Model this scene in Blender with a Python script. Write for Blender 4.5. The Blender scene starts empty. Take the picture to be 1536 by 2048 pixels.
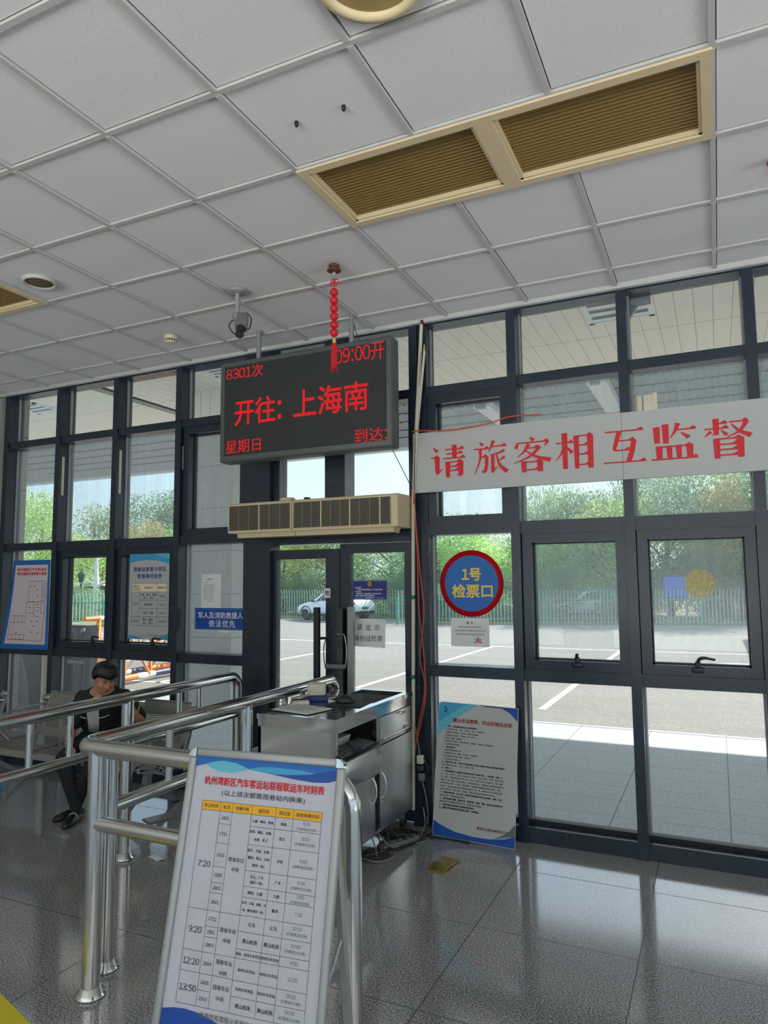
import bpy, bmesh, math, random
from mathutils import Vector, Matrix, Quaternion

# ------------------------------------------------------------------ camera, sky, sun, exposure
SC = bpy.context.scene
COL = SC.collection
PI = math.pi
random.seed(7)

YAW, PITCH, ROLL, FPX = 0.440583, 0.097735, 0.008357, 1407.72
cam_data = bpy.data.cameras.new('camera')
cam = bpy.data.objects.new('camera', cam_data)
COL.objects.link(cam)
_m = Matrix.Rotation(YAW, 3, 'Z') @ Matrix.Rotation(PITCH, 3, 'X') @ Matrix.Rotation(ROLL, 3, 'Y')
_r, _f, _u = _m.col[0], _m.col[1], _m.col[2]
cam.matrix_world = Matrix(((_r.x, _u.x, -_f.x, 1.12424), (_r.y, _u.y, -_f.y, -4.79959), (_r.z, _u.z, -_f.z, 1.73914), (0, 0, 0, 1)))
cam_data.sensor_fit = 'HORIZONTAL'
cam_data.sensor_width = 36.0
cam_data.lens = FPX / 1536.0 * 36.0
cam_data.clip_start = 0.05
cam_data.clip_end = 600
SC.camera = cam

SC.view_settings.view_transform = 'Standard'
SC.view_settings.look = 'None'
SC.view_settings.gamma = 1.0
SC.view_settings.use_curve_mapping = False
SC.view_settings.exposure = 0.0
SC.cycles.max_bounces = 10
SC.cycles.diffuse_bounces = 5
SC.cycles.glossy_bounces = 5
SC.cycles.transparent_max_bounces = 24
SC.cycles.transmission_bounces = 6
SC.cycles.caustics_reflective = True
SC.cycles.caustics_refractive = False
SC.cycles.sample_clamp_indirect = 6.0

SUN_TO = Vector((0.45, 1.23, 1.0)).normalized()
SKY_STRENGTH, SUN_STRENGTH, HALL_FILL = 0.55, 8.6, 430.0
world = bpy.data.worlds.new('sky')
SC.world = world
world.use_nodes = True
_wn = world.node_tree
_bg = _wn.nodes['Background']
_sky = _wn.nodes.new('ShaderNodeTexSky')
_sky.sky_type = 'NISHITA'
_sky.sun_disc = False
_sky.sun_elevation = math.asin(SUN_TO.z)
_sky.sun_rotation = math.atan2(SUN_TO.x, SUN_TO.y)
_sky.altitude = 10
_sky.air_density = 1.0
_sky.dust_density = 3.0
_sky.ozone_density = 1.5
_pale = _wn.nodes.new('ShaderNodeMix'); _pale.data_type = 'RGBA'      # thin white haze over the blue
_pale.inputs[0].default_value = 0.84
_wn.links.new(_sky.outputs[0], _pale.inputs[6]); _pale.inputs[7].default_value = (1.20, 1.68, 2.0, 1)
_wn.links.new(_pale.outputs[2], _bg.inputs[0])
_bg.inputs[1].default_value = SKY_STRENGTH

sun_data = bpy.data.lights.new('sun', 'SUN')
sun_data.energy = SUN_STRENGTH
sun_data.angle = 0.009
sun_data.color = (1.0, 0.93, 0.82)
sun = bpy.data.objects.new('sun', sun_data)
COL.objects.link(sun)
sun.rotation_euler = (-SUN_TO).to_track_quat('-Z', 'Y').to_euler()
sun.location = (10, 30, 30)

def fill_light(name, loc, rot, sx, sy, energy, color=(1.0, 0.985, 0.95)):
    d = bpy.data.lights.new(name, 'AREA')
    d.shape = 'RECTANGLE'; d.spread = math.radians(75); d.size = sx; d.size_y = sy; d.energy = energy; d.color = color
    o = bpy.data.objects.new(name, d); COL.objects.link(o)
    o.location = loc; o.rotation_euler = rot
    return o
# added fill lamps by the unseen back and right walls, tilted up at the ceiling
fill_light('fill_back', (1.5, -11.8, 1.5), (PI/2 + 0.62, 0, 0), 13.0, 3.0, HALL_FILL)
fill_light('fill_right', (8.8, -6.0, 1.5), (PI/2 + 0.62, 0, PI/2), 9.0, 3.0, HALL_FILL * 0.45)

# ------------------------------------------------------------------ materials
class NT:
    def __init__(s, name):
        s.m = bpy.data.materials.new(name); s.m.use_nodes = True
        s.t = s.m.node_tree; s.t.nodes.clear()
        s.out = s.t.nodes.new('ShaderNodeOutputMaterial')
    def n(s, typ, **kw):
        x = s.t.nodes.new(typ)
        for k, v in kw.items():
            setattr(x, k, v)
        return x
    def l(s, a, b):
        s.t.links.new(a, b)
    def put(s, sock, v):
        if hasattr(v, 'is_linked') or hasattr(v, 'links'):
            s.l(v, sock)
        else:
            sock.default_value = v
    def math(s, op, a, b=0.0, c=None):
        x = s.n('ShaderNodeMath', operation=op)
        s.put(x.inputs[0], a); s.put(x.inputs[1], b)
        if c is not None: s.put(x.inputs[2], c)
        return x.outputs[0]
    def mix(s, f, a, b):
        x = s.n('ShaderNodeMix', data_type='RGBA')
        s.put(x.inputs[0], f); s.put(x.inputs[6], a); s.put(x.inputs[7], b)
        return x.outputs[2]
    def coord(s, which='Object'):
        return s.n('ShaderNodeTexCoord').outputs[which]
    def xyz(s, v):
        x = s.n('ShaderNodeSeparateXYZ'); s.l(v, x.inputs[0]); return x.outputs
    def noise(s, v, scale, detail=2.0, rough=0.5):
        x = s.n('ShaderNodeTexNoise'); s.l(v, x.inputs['Vector'])
        x.inputs['Scale'].default_value = scale; x.inputs['Detail'].default_value = detail; x.inputs['Roughness'].default_value = rough
        return x.outputs[0]
    def ramp(s, f, stops):
        x = s.n('ShaderNodeValToRGB'); s.l(f, x.inputs[0])
        e = x.color_ramp.elements
        while len(e) < len(stops): e.new(0.5)
        for i, (p, c) in enumerate(stops):
            e[i].position = p; e[i].color = (c[0], c[1], c[2], 1) if not isinstance(c, (int, float)) else (c, c, c, 1)
        return x.outputs[0]
    def bsdf(s, color, rough=0.5, metal=0.0, **kw):
        b = s.n('ShaderNodeBsdfPrincipled')
        s.put(b.inputs['Base Color'], c4(color) if isinstance(color, tuple) else color)
        s.put(b.inputs['Roughness'], rough); s.put(b.inputs['Metallic'], metal)
        for k, v in kw.items():
            s.put(b.inputs[k.replace('_', ' ')], v)
        return b
    def bump(s, h, strength=0.3, dist=0.002):
        x = s.n('ShaderNodeBump'); s.l(h, x.inputs['Height'])
        x.inputs['Strength'].default_value = strength; x.inputs['Distance'].default_value = dist
        return x.outputs[0]
    def done(s, shader):
        s.l(shader.outputs[0] if hasattr(shader, 'outputs') else shader, s.out.inputs[0]); return s.m

def c4(c):
    return (c[0], c[1], c[2], 1.0)
def srgb(r, g, b):
    f = lambda v: (v / 255 / 12.92) if v / 255 <= 0.04045 else ((v / 255 + 0.055) / 1.055) ** 2.4
    return (f(r), f(g), f(b))

def plain(name, color, rough=0.5, metal=0.0, var=0.06, scale=9.0, **kw):
    """principled with a faint procedural wear in tone and gloss"""
    t = NT(name)
    n = t.noise(t.coord(), scale, 3.0, 0.6)
    lo = tuple(max(0.0, c * (1 - var)) for c in color); hi = tuple(min(1.0, c * (1 + var)) for c in color)
    col = t.mix(n, c4(lo), c4(hi))
    r = t.math('MULTIPLY_ADD', n, 0.12, max(0.0, rough - 0.06))
    return t.done(t.bsdf(col, r, metal, **kw))

M = {}
M['frame'] = plain('dark_window_aluminium', srgb(35, 45, 59), 0.28, 0.0, 0.05, 4.0)
M['bead'] = plain('bright_glazing_bead', srgb(150, 156, 162), 0.4, 0.3)
M['frame_black'] = plain('black_rubber_seal', (0.012, 0.013, 0.016), 0.5)
M['grille_grey'] = plain('dusty_grille_plastic', srgb(138, 130, 108), 0.5)
M['white_tbar'] = plain('white_ceiling_bar', srgb(190, 190, 188), 0.45)
M['cream'] = plain('cream_painted_metal', srgb(214, 196, 158), 0.45)
M['gold'] = plain('brass_louvre', srgb(132, 108, 58), 0.42, 0.15)
M['black'] = plain('matt_black', (0.012, 0.012, 0.013), 0.6)
M['black_plastic'] = plain('black_plastic', (0.018, 0.018, 0.02), 0.35)
M['grey_plastic'] = plain('grey_plastic', srgb(110, 112, 112), 0.45)
M['white_plastic'] = plain('white_plastic', srgb(226, 226, 220), 0.4)
M['ivory'] = plain('ivory_plastic', srgb(208, 202, 178), 0.42)
M['red'] = plain('red_silk', srgb(205, 18, 32), 0.55)
M['red_print'] = plain('red_print', srgb(212, 8, 24), 0.5, 0, 0.03)
M['dark_red_print'] = plain('dark_red_print', srgb(150, 30, 36), 0.5, 0, 0.03)
M['black_print'] = plain('black_print', (0.012, 0.012, 0.014), 0.5, 0, 0.0)
M['grey_print'] = plain('grey_print', srgb(96, 110, 112), 0.5, 0, 0.0)
M['white_print'] = plain('white_print', srgb(228, 232, 236), 0.5, 0, 0.0)
M['yellow_print'] = plain('yellow_print', srgb(243, 214, 70), 0.5, 0, 0.0)
M['header_yellow'] = plain('table_header_yellow', srgb(240, 176, 24), 0.5, 0, 0.02)
M['cream_print'] = plain('cream_print', srgb(236, 224, 190), 0.5, 0, 0.02)
M['paper'] = plain('white_poster_film', srgb(194, 193, 203), 0.4, 0, 0.02)
M['paper_back'] = plain('white_paper', srgb(232, 232, 228), 0.6, 0, 0.03)
M['pink_paper'] = plain('pinkish_poster', srgb(222, 205, 212), 0.5, 0, 0.02)
M['board_white'] = plain('white_pvc_board', srgb(184, 185, 182), 0.4, 0, 0.03)
M['blue_print'] = plain('blue_print', srgb(18, 104, 186), 0.45, 0, 0.03)
M['deep_blue'] = plain('deep_blue_print', srgb(14, 72, 160), 0.45, 0, 0.03)
M['navy'] = plain('navy_print', srgb(34, 44, 120), 0.45, 0, 0.03)
M['sky_blue'] = plain('sky_blue_print', srgb(60, 160, 205), 0.45, 0, 0.03)
M['teal_print'] = plain('teal_print', srgb(96, 186, 205), 0.45, 0, 0.03)
M['navy_text'] = plain('navy_text', srgb(20, 60, 140), 0.45, 0, 0.0)
M['green_tape'] = plain('green_tape', srgb(20, 120, 80), 0.5)
M['orange_wire'] = plain('orange_cable', srgb(214, 84, 44), 0.5)
M['white_cable'] = plain('grey_cable', srgb(128, 126, 120), 0.5)
M['dark_cable'] = plain('dark_cable', (0.02, 0.02, 0.022), 0.5)
M['led_case'] = plain('dark_grey_sign_housing', srgb(84, 88, 86), 0.5)
M['gold_print'] = plain('gold_print', srgb(214, 178, 90), 0.45)
M['silver'] = plain('silver_aluminium', srgb(168, 170, 168), 0.40, 0.45, 0.04)
M['dull_silver'] = plain('dull_aluminium', srgb(150, 152, 150), 0.42, 0.5)
M['cctv_body'] = plain('grey_camera_body', srgb(130, 132, 130), 0.4, 0.3)
M['mat_dark'] = plain('dark_mat', srgb(44, 50, 58), 0.7)
M['blue_plastic'] = plain('blue_plastic', srgb(26, 52, 110), 0.35)
M['brown_board'] = plain('brown_board', srgb(84, 66, 58), 0.5)
M['rust'] = plain('rusty_canopy', srgb(92, 54, 46), 0.6, 0.2, 0.25)
M['blue_tarp'] = plain('blue_tarpaulin', srgb(40, 96, 205), 0.6)
M['orange_paint'] = plain('orange_paint', srgb(240, 138, 24), 0.45)
M['navy_paint'] = plain('navy_paint', srgb(40, 50, 90), 0.45)
M['white_paint'] = plain('white_paint', srgb(236, 238, 240), 0.4)
M['skin'] = plain('skin', srgb(196, 138, 110), 0.5, 0, 0.05, 14, Subsurface_Weight=0.12)
M['lips'] = plain('lips', srgb(160, 84, 78), 0.45)
M['hair'] = plain('black_hair', (0.012, 0.010, 0.010), 0.42, 0, 0.3, 60)
M['black_cloth'] = plain('black_cloth', (0.013, 0.013, 0.016), 0.8, 0, 0.25, 30)
M['shirt'] = plain('white_shirt', srgb(206, 204, 200), 0.75)
M['stocking'] = plain('sheer_black_stocking', (0.016, 0.014, 0.015), 0.6)
M['shoe'] = plain('black_leather', (0.014, 0.014, 0.015), 0.3)
M['eye_white'] = plain('eye_white', srgb(220, 214, 208), 0.3)
M['car_paint'] = plain('white_car_paint', srgb(232, 240, 244), 0.2, 0, 0.02, 3, Coat_Weight=0.6)
M['car_glass'] = plain('dark_car_glass', (0.03, 0.04, 0.05), 0.08)
M['tyre'] = plain('tyre_rubber', (0.02, 0.02, 0.022), 0.7)
M['lamp_red'] = plain('tail_lamp_red', srgb(150, 30, 30), 0.3)
M['fence_paint'] = plain('pale_green_fence_paint', srgb(196, 226, 216), 0.5)
M['fence_rail'] = plain('green_fence_paint', srgb(52, 160, 136), 0.5)
M['trunk'] = plain('bark', srgb(84, 70, 56), 0.9, 0, 0.3, 12)
M['lamp_green'] = plain('dark_green_lamp_post', srgb(56, 82, 78), 0.5)
M['road_line'] = plain('white_road_paint', srgb(236, 236, 230), 0.7)
M['wall'] = plain('warm_white_wall', srgb(206, 202, 192), 0.7)
M['steel_seat'] = plain('grey_seat_metal', srgb(150, 148, 142), 0.38, 0.4)

def steel(name, tone=0.62, rough=0.16, streak=0.5):
    t = NT(name)
    v = t.coord()
    mp = t.n('ShaderNodeMapping'); mp.inputs['Scale'].default_value = (60, 60, 1.2)
    t.l(v, mp.inputs[0])
    a = t.noise(mp.outputs[0], 1.0, 3, 0.6)
    b = t.noise(v, 3.0, 4, 0.6)
    col = t.mix(b, c4((tone * 0.86, tone * 0.86, tone * 0.84)), c4((tone, tone, tone * 0.98)))
    r = t.math('ADD', t.math('MULTIPLY', a, 0.14 * streak), t.math('MULTIPLY_ADD', b, 0.16, rough - 0.1))
    return t.done(t.bsdf(col, r, 1.0))
M['steel'] = steel('polished_stainless_steel', 0.66, 0.12)
M['brushed'] = steel('brushed_stainless_sheet', 0.64, 0.30, 0.3)
M['dark_chrome'] = steel('dark_chrome', 0.10, 0.12, 0.2)
M['chrome'] = steel('chrome', 0.75, 0.10, 0.2)

def glass(name, dust, tint=(0.975, 0.992, 0.995), scale=2.2):
    t = NT(name)
    v = t.coord()
    tr = t.n('ShaderNodeBsdfTransparent'); tr.inputs[0].default_value = c4(tint)
    gl = t.n('ShaderNodeBsdfGlossy'); gl.inputs['Roughness'].default_value = 0.0
    geo = t.n('ShaderNodeNewGeometry'); fr = t.n('ShaderNodeFresnel')
    t.l(t.math('MULTIPLY_ADD', geo.outputs['Backfacing'], 1 / 1.3 - 1.3, 1.3), fr.inputs[0])
    clear = t.n('ShaderNodeMixShader'); t.l(fr.outputs[0], clear.inputs[0]); t.l(tr.outputs[0], clear.inputs[1]); t.l(gl.outputs[0], clear.inputs[2])
    di = t.n('ShaderNodeBsdfTranslucent'); di.inputs[0].default_value = (0.72, 0.82, 0.86, 1)
    mp = t.n('ShaderNodeMapping'); mp.inputs['Scale'].default_value = (9, 9, 0.9); t.l(v, mp.inputs[0])
    streak = t.noise(mp.outputs[0], 2.0, 4, 0.65)
    blot = t.noise(v, scale, 4, 0.6)
    fine = t.noise(v, 160, 2, 0.6)
    f = t.math('MULTIPLY', t.math('ADD', t.math('MULTIPLY', streak, 0.9), t.math('MULTIPLY', blot, 0.7)), dust)
    f = t.math('MULTIPLY', f, t.math('MULTIPLY_ADD', fine, 0.8, 0.6))
    mx = t.n('ShaderNodeMixShader'); t.l(f, mx.inputs[0]); t.l(clear.outputs[0], mx.inputs[1]); t.l(di.outputs[0], mx.inputs[2])
    return t.done(mx)
M['glass'] = glass('window_glass', 0.075)
M['glass_dusty'] = glass('dusty_window_glass', 0.26)
M['glass_hazy'] = glass('hazy_window_glass', 0.32)
M['glass_clear'] = glass('clean_glass', 0.015)

def grid_line(t, x, origin, pitch, half):
    """1 inside a joint of half-width half every pitch from origin"""
    f = t.math('FRACT', t.math('ADD', t.math('DIVIDE', t.math('SUBTRACT', x, origin), pitch), 1000.5))
    d = t.math('MULTIPLY', t.math('ABSOLUTE', t.math('SUBTRACT', f, 0.5)), pitch)
    return t.math('LESS_THAN', d, half)

def floor_mat():
    t = NT('polished_granite_tiles')
    v = t.coord(); x, y, z = t.xyz(v)
    a = t.noise(v, 130, 3, 0.75)
    b = t.noise(v, 300, 2, 0.6)
    c = t.noise(v, 2.4, 3, 0.5)
    s = t.math('ADD', t.math('MULTIPLY', a, 0.6), t.math('MULTIPLY', b, 0.4))
    col = t.ramp(s, [(0.40, srgb(40, 40, 42)), (0.48, srgb(110, 110, 111)), (0.54, srgb(174, 174, 173)), (0.60, srgb(232, 231, 228))])
    col = t.mix(t.math('MULTIPLY', c, 0.25), col, c4(srgb(110, 108, 106)))
    j = t.math('MAXIMUM', grid_line(t, x, 0.71, 0.781, 0.003), grid_line(t, y, -0.448, 0.772, 0.003))
    col = t.mix(j, col, c4(srgb(24, 24, 26)))
    r = t.math('ADD', t.math('MULTIPLY_ADD', c, 0.08, 0.06), t.math('MULTIPLY', j, 0.5))
    return t.done(t.bsdf(col, r, 0.0, IOR=2.6))
M['floor'] = floor_mat()

def ceiling_mat():
    t = NT('mineral_ceiling_tile')
    v = t.coord()
    a = t.noise(v, 210, 3, 0.7)
    h = t.ramp(a, [(0.40, 0.0), (0.48, 1.0)])
    big = t.noise(v, 1.3, 2, 0.5)
    base = t.mix(big, c4(srgb(218, 218, 219)), c4(srgb(230, 230, 229)))
    col = t.mix(t.ramp(a, [(0.33, 0.0), (0.40, 1.0)]), c4(srgb(164, 164, 164)), base)
    return t.done(t.bsdf(col, 0.85, 0, Normal=t.bump(h, 0.25, 0.002)))
M['ceiling'] = ceiling_mat()

def granite_block_mat():
    t = NT('granite_cladding')
    v = t.coord(); x, y, z = t.xyz(v)
    a = t.noise(v, 110, 3, 0.7)
    col = t.ramp(a, [(0.36, srgb(112, 98, 92)), (0.52, srgb(168, 152, 144)), (0.66, srgb(204, 190, 182))])
    j = grid_line(t, z, 0.38, 0.6, 0.007)
    col = t.mix(j, col, c4(srgb(60, 54, 52)))
    return t.done(t.bsdf(col, 0.35))
M['granite'] = granite_block_mat()

def paving_mat():
    t = NT('pale_granite_paving')
    v = t.coord(); x, y, z = t.xyz(v)
    a = t.noise(v, 60, 3, 0.7)
    c = t.noise(v, 0.9, 4, 0.6)
    col = t.ramp(a, [(0.35, srgb(158, 170, 178)), (0.55, srgb(194, 205, 212)), (0.7, srgb(214, 223, 228))])
    col = t.mix(t.math('MULTIPLY', c, 0.3), col, c4(srgb(176, 178, 177)))
    j = t.math('MAXIMUM', grid_line(t, x, 0.34, 0.78, 0.004), grid_line(t, y, 0.40, 0.40, 0.003))
    col = t.mix(j, col, c4(srgb(104, 100, 96)))
    return t.done(t.bsdf(col, 0.65))
M['paving'] = paving_mat()

def asphalt_mat():
    t = NT('worn_asphalt')
    v = t.coord()
    mp = t.n('ShaderNodeMapping'); mp.inputs['Scale'].default_value = (0.5, 1.6, 1); t.l(v, mp.inputs[0])
    a = t.noise(v, 50, 4, 0.75)
    c = t.noise(mp.outputs[0], 0.8, 5, 0.65)
    col = t.ramp(a, [(0.33, srgb(96, 96, 95)), (0.5, srgb(134, 134, 132)), (0.66, srgb(168, 168, 165))])
    col = t.mix(t.ramp(c, [(0.4, 0.0), (0.7, 0.45)]), col, c4(srgb(112, 110, 107)))
    return t.done(t.bsdf(col, 0.85))
M['asphalt'] = asphalt_mat()

def soffit_mat():
    t = NT('cream_soffit_planks')
    v = t.coord(); x, y, z = t.xyz(v)
    n = t.noise(v, 1.1, 3, 0.5)
    mp = t.n('ShaderNodeMapping'); mp.inputs['Scale'].default_value = (2.8, 0.02, 1); t.l(v, mp.inputs[0])
    p = t.noise(mp.outputs[0], 1.0, 1, 0.5)
    col = t.mix(n, c4(srgb(252, 244, 228)), c4(srgb(250, 240, 222)))
    col = t.mix(t.math('MULTIPLY', p, 0.3), col, c4(srgb(244, 230, 212)))
    j = t.math('MAXIMUM', grid_line(t, x, 0.68, 0.178, 0.0028), grid_line(t, y, 3.35, 3.0, 0.006))
    col = t.mix(j, col, c4(srgb(158, 138, 122)))
    return t.done(t.bsdf(col, 0.5))
M['soffit'] = soffit_mat()

def deck_mat():
    t = NT('grey_metal_roof_deck')
    v = t.coord(); x, y, z = t.xyz(v)
    w = t.n('ShaderNodeTexWave', wave_type='BANDS', bands_direction='X'); t.l(v, w.inputs[0]); w.inputs['Scale'].default_value = 3.2
    col = t.mix(w.outputs[1], c4(srgb(120, 126, 134)), c4(srgb(134, 140, 148)))
    return t.done(t.bsdf(col, 0.5))
M['deck'] = deck_mat()

def leaf_mat(name, a, b):
    t = NT(name)
    oi = t.n('ShaderNodeObjectInfo')
    n = t.noise(t.coord(), 1.6, 3, 0.6)
    col = t.mix(n, c4(a), c4(b))
    hs = t.n('ShaderNodeHueSaturation'); t.l(col, hs.inputs['Color']); hs.inputs['Saturation'].default_value = 0.82
    t.l(t.math('MULTIPLY_ADD', oi.outputs['Random'], 0.04, 0.48), hs.inputs['Hue'])
    t.l(t.math('MULTIPLY_ADD', oi.outputs['Random'], 0.4, 0.8), hs.inputs['Value'])
    d = t.n('ShaderNodeBsdfDiffuse'); t.l(hs.outputs[0], d.inputs[0])
    tr = t.n('ShaderNodeBsdfTranslucent'); t.l(hs.outputs[0], tr.inputs[0])
    mx = t.n('ShaderNodeMixShader'); mx.inputs[0].default_value = 0.68
    t.l(d.outputs[0], mx.inputs[1]); t.l(tr.outputs[0], mx.inputs[2])
    return t.done(mx)
M['leaf_bright'] = leaf_mat('bright_green_leaves', srgb(204, 222, 104), srgb(156, 196, 104))
M['leaf_mid'] = leaf_mat('mid_green_leaves', srgb(164, 198, 122), srgb(124, 170, 116))
M['leaf_dark'] = leaf_mat('dark_green_leaves', srgb(136, 172, 132), srgb(106, 150, 124))
M['leaf_gold'] = leaf_mat('yellowing_leaves', srgb(222, 184, 84), srgb(156, 176, 80))

def perforated_mat():
    t = NT('perforated_seat_sheet')
    v = t.coord(); x, y, z = t.xyz(v)
    P = 0.016
    def cell(u):
        return t.math('SUBTRACT', t.math('FRACT', t.math('ADD', t.math('DIVIDE', u, P), 1000.0)), 0.5)
    # the sheet is bent, so the second direction runs along whichever of y and z is longer there
    geo = t.n('ShaderNodeNewGeometry'); nx, ny, nz = t.xyz(geo.outputs['Normal'])
    flat = t.math('GREATER_THAN', t.math('ABSOLUTE', nz), 0.7)
    w = t.math('ADD', t.math('MULTIPLY', y, flat), t.math('MULTIPLY', z, t.math('SUBTRACT', 1.0, flat)))
    a, b = cell(x), cell(w)
    d = t.math('SQRT', t.math('ADD', t.math('MULTIPLY', a, a), t.math('MULTIPLY', b, b)))
    hole = t.math('LESS_THAN', d, 0.30)
    bs = t.bsdf(srgb(150, 147, 142), 0.38, 0.4)
    tr = t.n('ShaderNodeBsdfTransparent')
    mx = t.n('ShaderNodeMixShader'); t.l(hole, mx.inputs[0]); t.l(bs.outputs[0], mx.inputs[1]); t.l(tr.outputs[0], mx.inputs[2])
    return t.done(mx)
M['perforated'] = perforated_mat()

def led_panel_mat():
    t = NT('led_dot_matrix_panel')
    v = t.coord(); x, y, z = t.xyz(v)
    P = 0.0112
    def cell(u):
        return t.math('SUBTRACT', t.math('FRACT', t.math('ADD', t.math('DIVIDE', u, P), 1000.0)), 0.5)
    a, b = cell(x), cell(z)
    d = t.math('SQRT', t.math('ADD', t.math('MULTIPLY', a, a), t.math('MULTIPLY', b, b)))
    dot = t.math('LESS_THAN', d, 0.27)
    col = t.mix(dot, c4(srgb(20, 23, 23)), c4(srgb(76, 82, 78)))
    return t.done(t.bsdf(col, 0.55))
M['led_panel'] = led_panel_mat()

def led_lit_mat():
    t = NT('lit_red_led')
    v = t.coord(); x, y, z = t.xyz(v)
    P = 0.0112
    def cell(u):
        return t.math('SUBTRACT', t.math('FRACT', t.math('ADD', t.math('DIVIDE', u, P), 1000.0)), 0.5)
    a, b = cell(x), cell(z)
    d = t.math('SQRT', t.math('ADD', t.math('MULTIPLY', a, a), t.math('MULTIPLY', b, b)))
    dot = t.math('LESS_THAN', d, 0.40)
    e = t.n('ShaderNodeEmission'); t.l(t.mix(dot, c4((0.16, 0.006, 0.008)), c4((1.0, 0.03, 0.035))), e.inputs[0])
    e.inputs[1].default_value = 1.15
    return t.done(e)
M['led_lit'] = led_lit_mat()

def verge_mat():
    t = NT('dry_planted_ground')
    n = t.noise(t.coord(), 1.2, 4, 0.7)
    return t.done(t.bsdf(t.ramp(n, [(0.35, srgb(96, 104, 66)), (0.6, srgb(150, 134, 96))]), 0.9))
M['verge'] = verge_mat()
M['shed'] = plain('grey_shed_wall', srgb(120, 130, 136), 0.7)

# ------------------------------------------------------------------ building helpers
ORIGIN = {}
_GLYPH = {}

def glyph(ch, bold):
    k = (ch, round(bold, 3))
    if k not in _GLYPH:
        c = bpy.data.curves.new('glyph', 'FONT'); c.body = ch; c.resolution_u = 2; c.offset = bold
        o = bpy.data.objects.new('glyph', c); COL.objects.link(o)
        dg = bpy.context.evaluated_depsgraph_get()
        m = bpy.data.meshes.new_from_object(o.evaluated_get(dg))
        _GLYPH[k] = ([(v.co.x, v.co.y) for v in m.vertices], [tuple(p.vertices) for p in m.polygons])
        bpy.data.objects.remove(o); bpy.data.curves.remove(c); bpy.data.meshes.remove(m)
    return _GLYPH[k]

def layout(s, bold, track=0.0):
    """text as flat polygons: one em per CJK character, about half an em for others; bold lays the glyph down again a little aside"""
    V, F, x = [], [], 0.0
    sh = [(0, 0)] if bold < .003 else [(-bold, 0), (bold, 0)] if bold < .009 else [(-bold, -bold), (bold, -bold), (-bold, bold), (bold, bold)]
    for ch in s:
        if ch == ' ':
            x += 0.5; continue
        gv, gf = glyph(chr(ord(ch) + 0xFEE0) if ch.isdigit() or ch == ':' else ch, 0.0)
        if ord(ch) > 0x2000:
            adv, off = 1.0, 0.0
        elif gv:
            lo = min(p[0] for p in gv); hi = max(p[0] for p in gv)
            adv = 0.56 if ch.isdigit() else hi - lo + 0.16
            off = (adv - (hi - lo)) / 2 - lo
        else:
            adv, off = 0.5, 0
        for (q, (dx, dy)) in enumerate(sh):
            b = len(V)
            V += [(p[0] + x + off + dx, p[1] + dy, q * .00012) for p in gv]
            F += [tuple(i + b for i in f) for f in gf]
        x += adv + track
    return V, F, x - track

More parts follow.
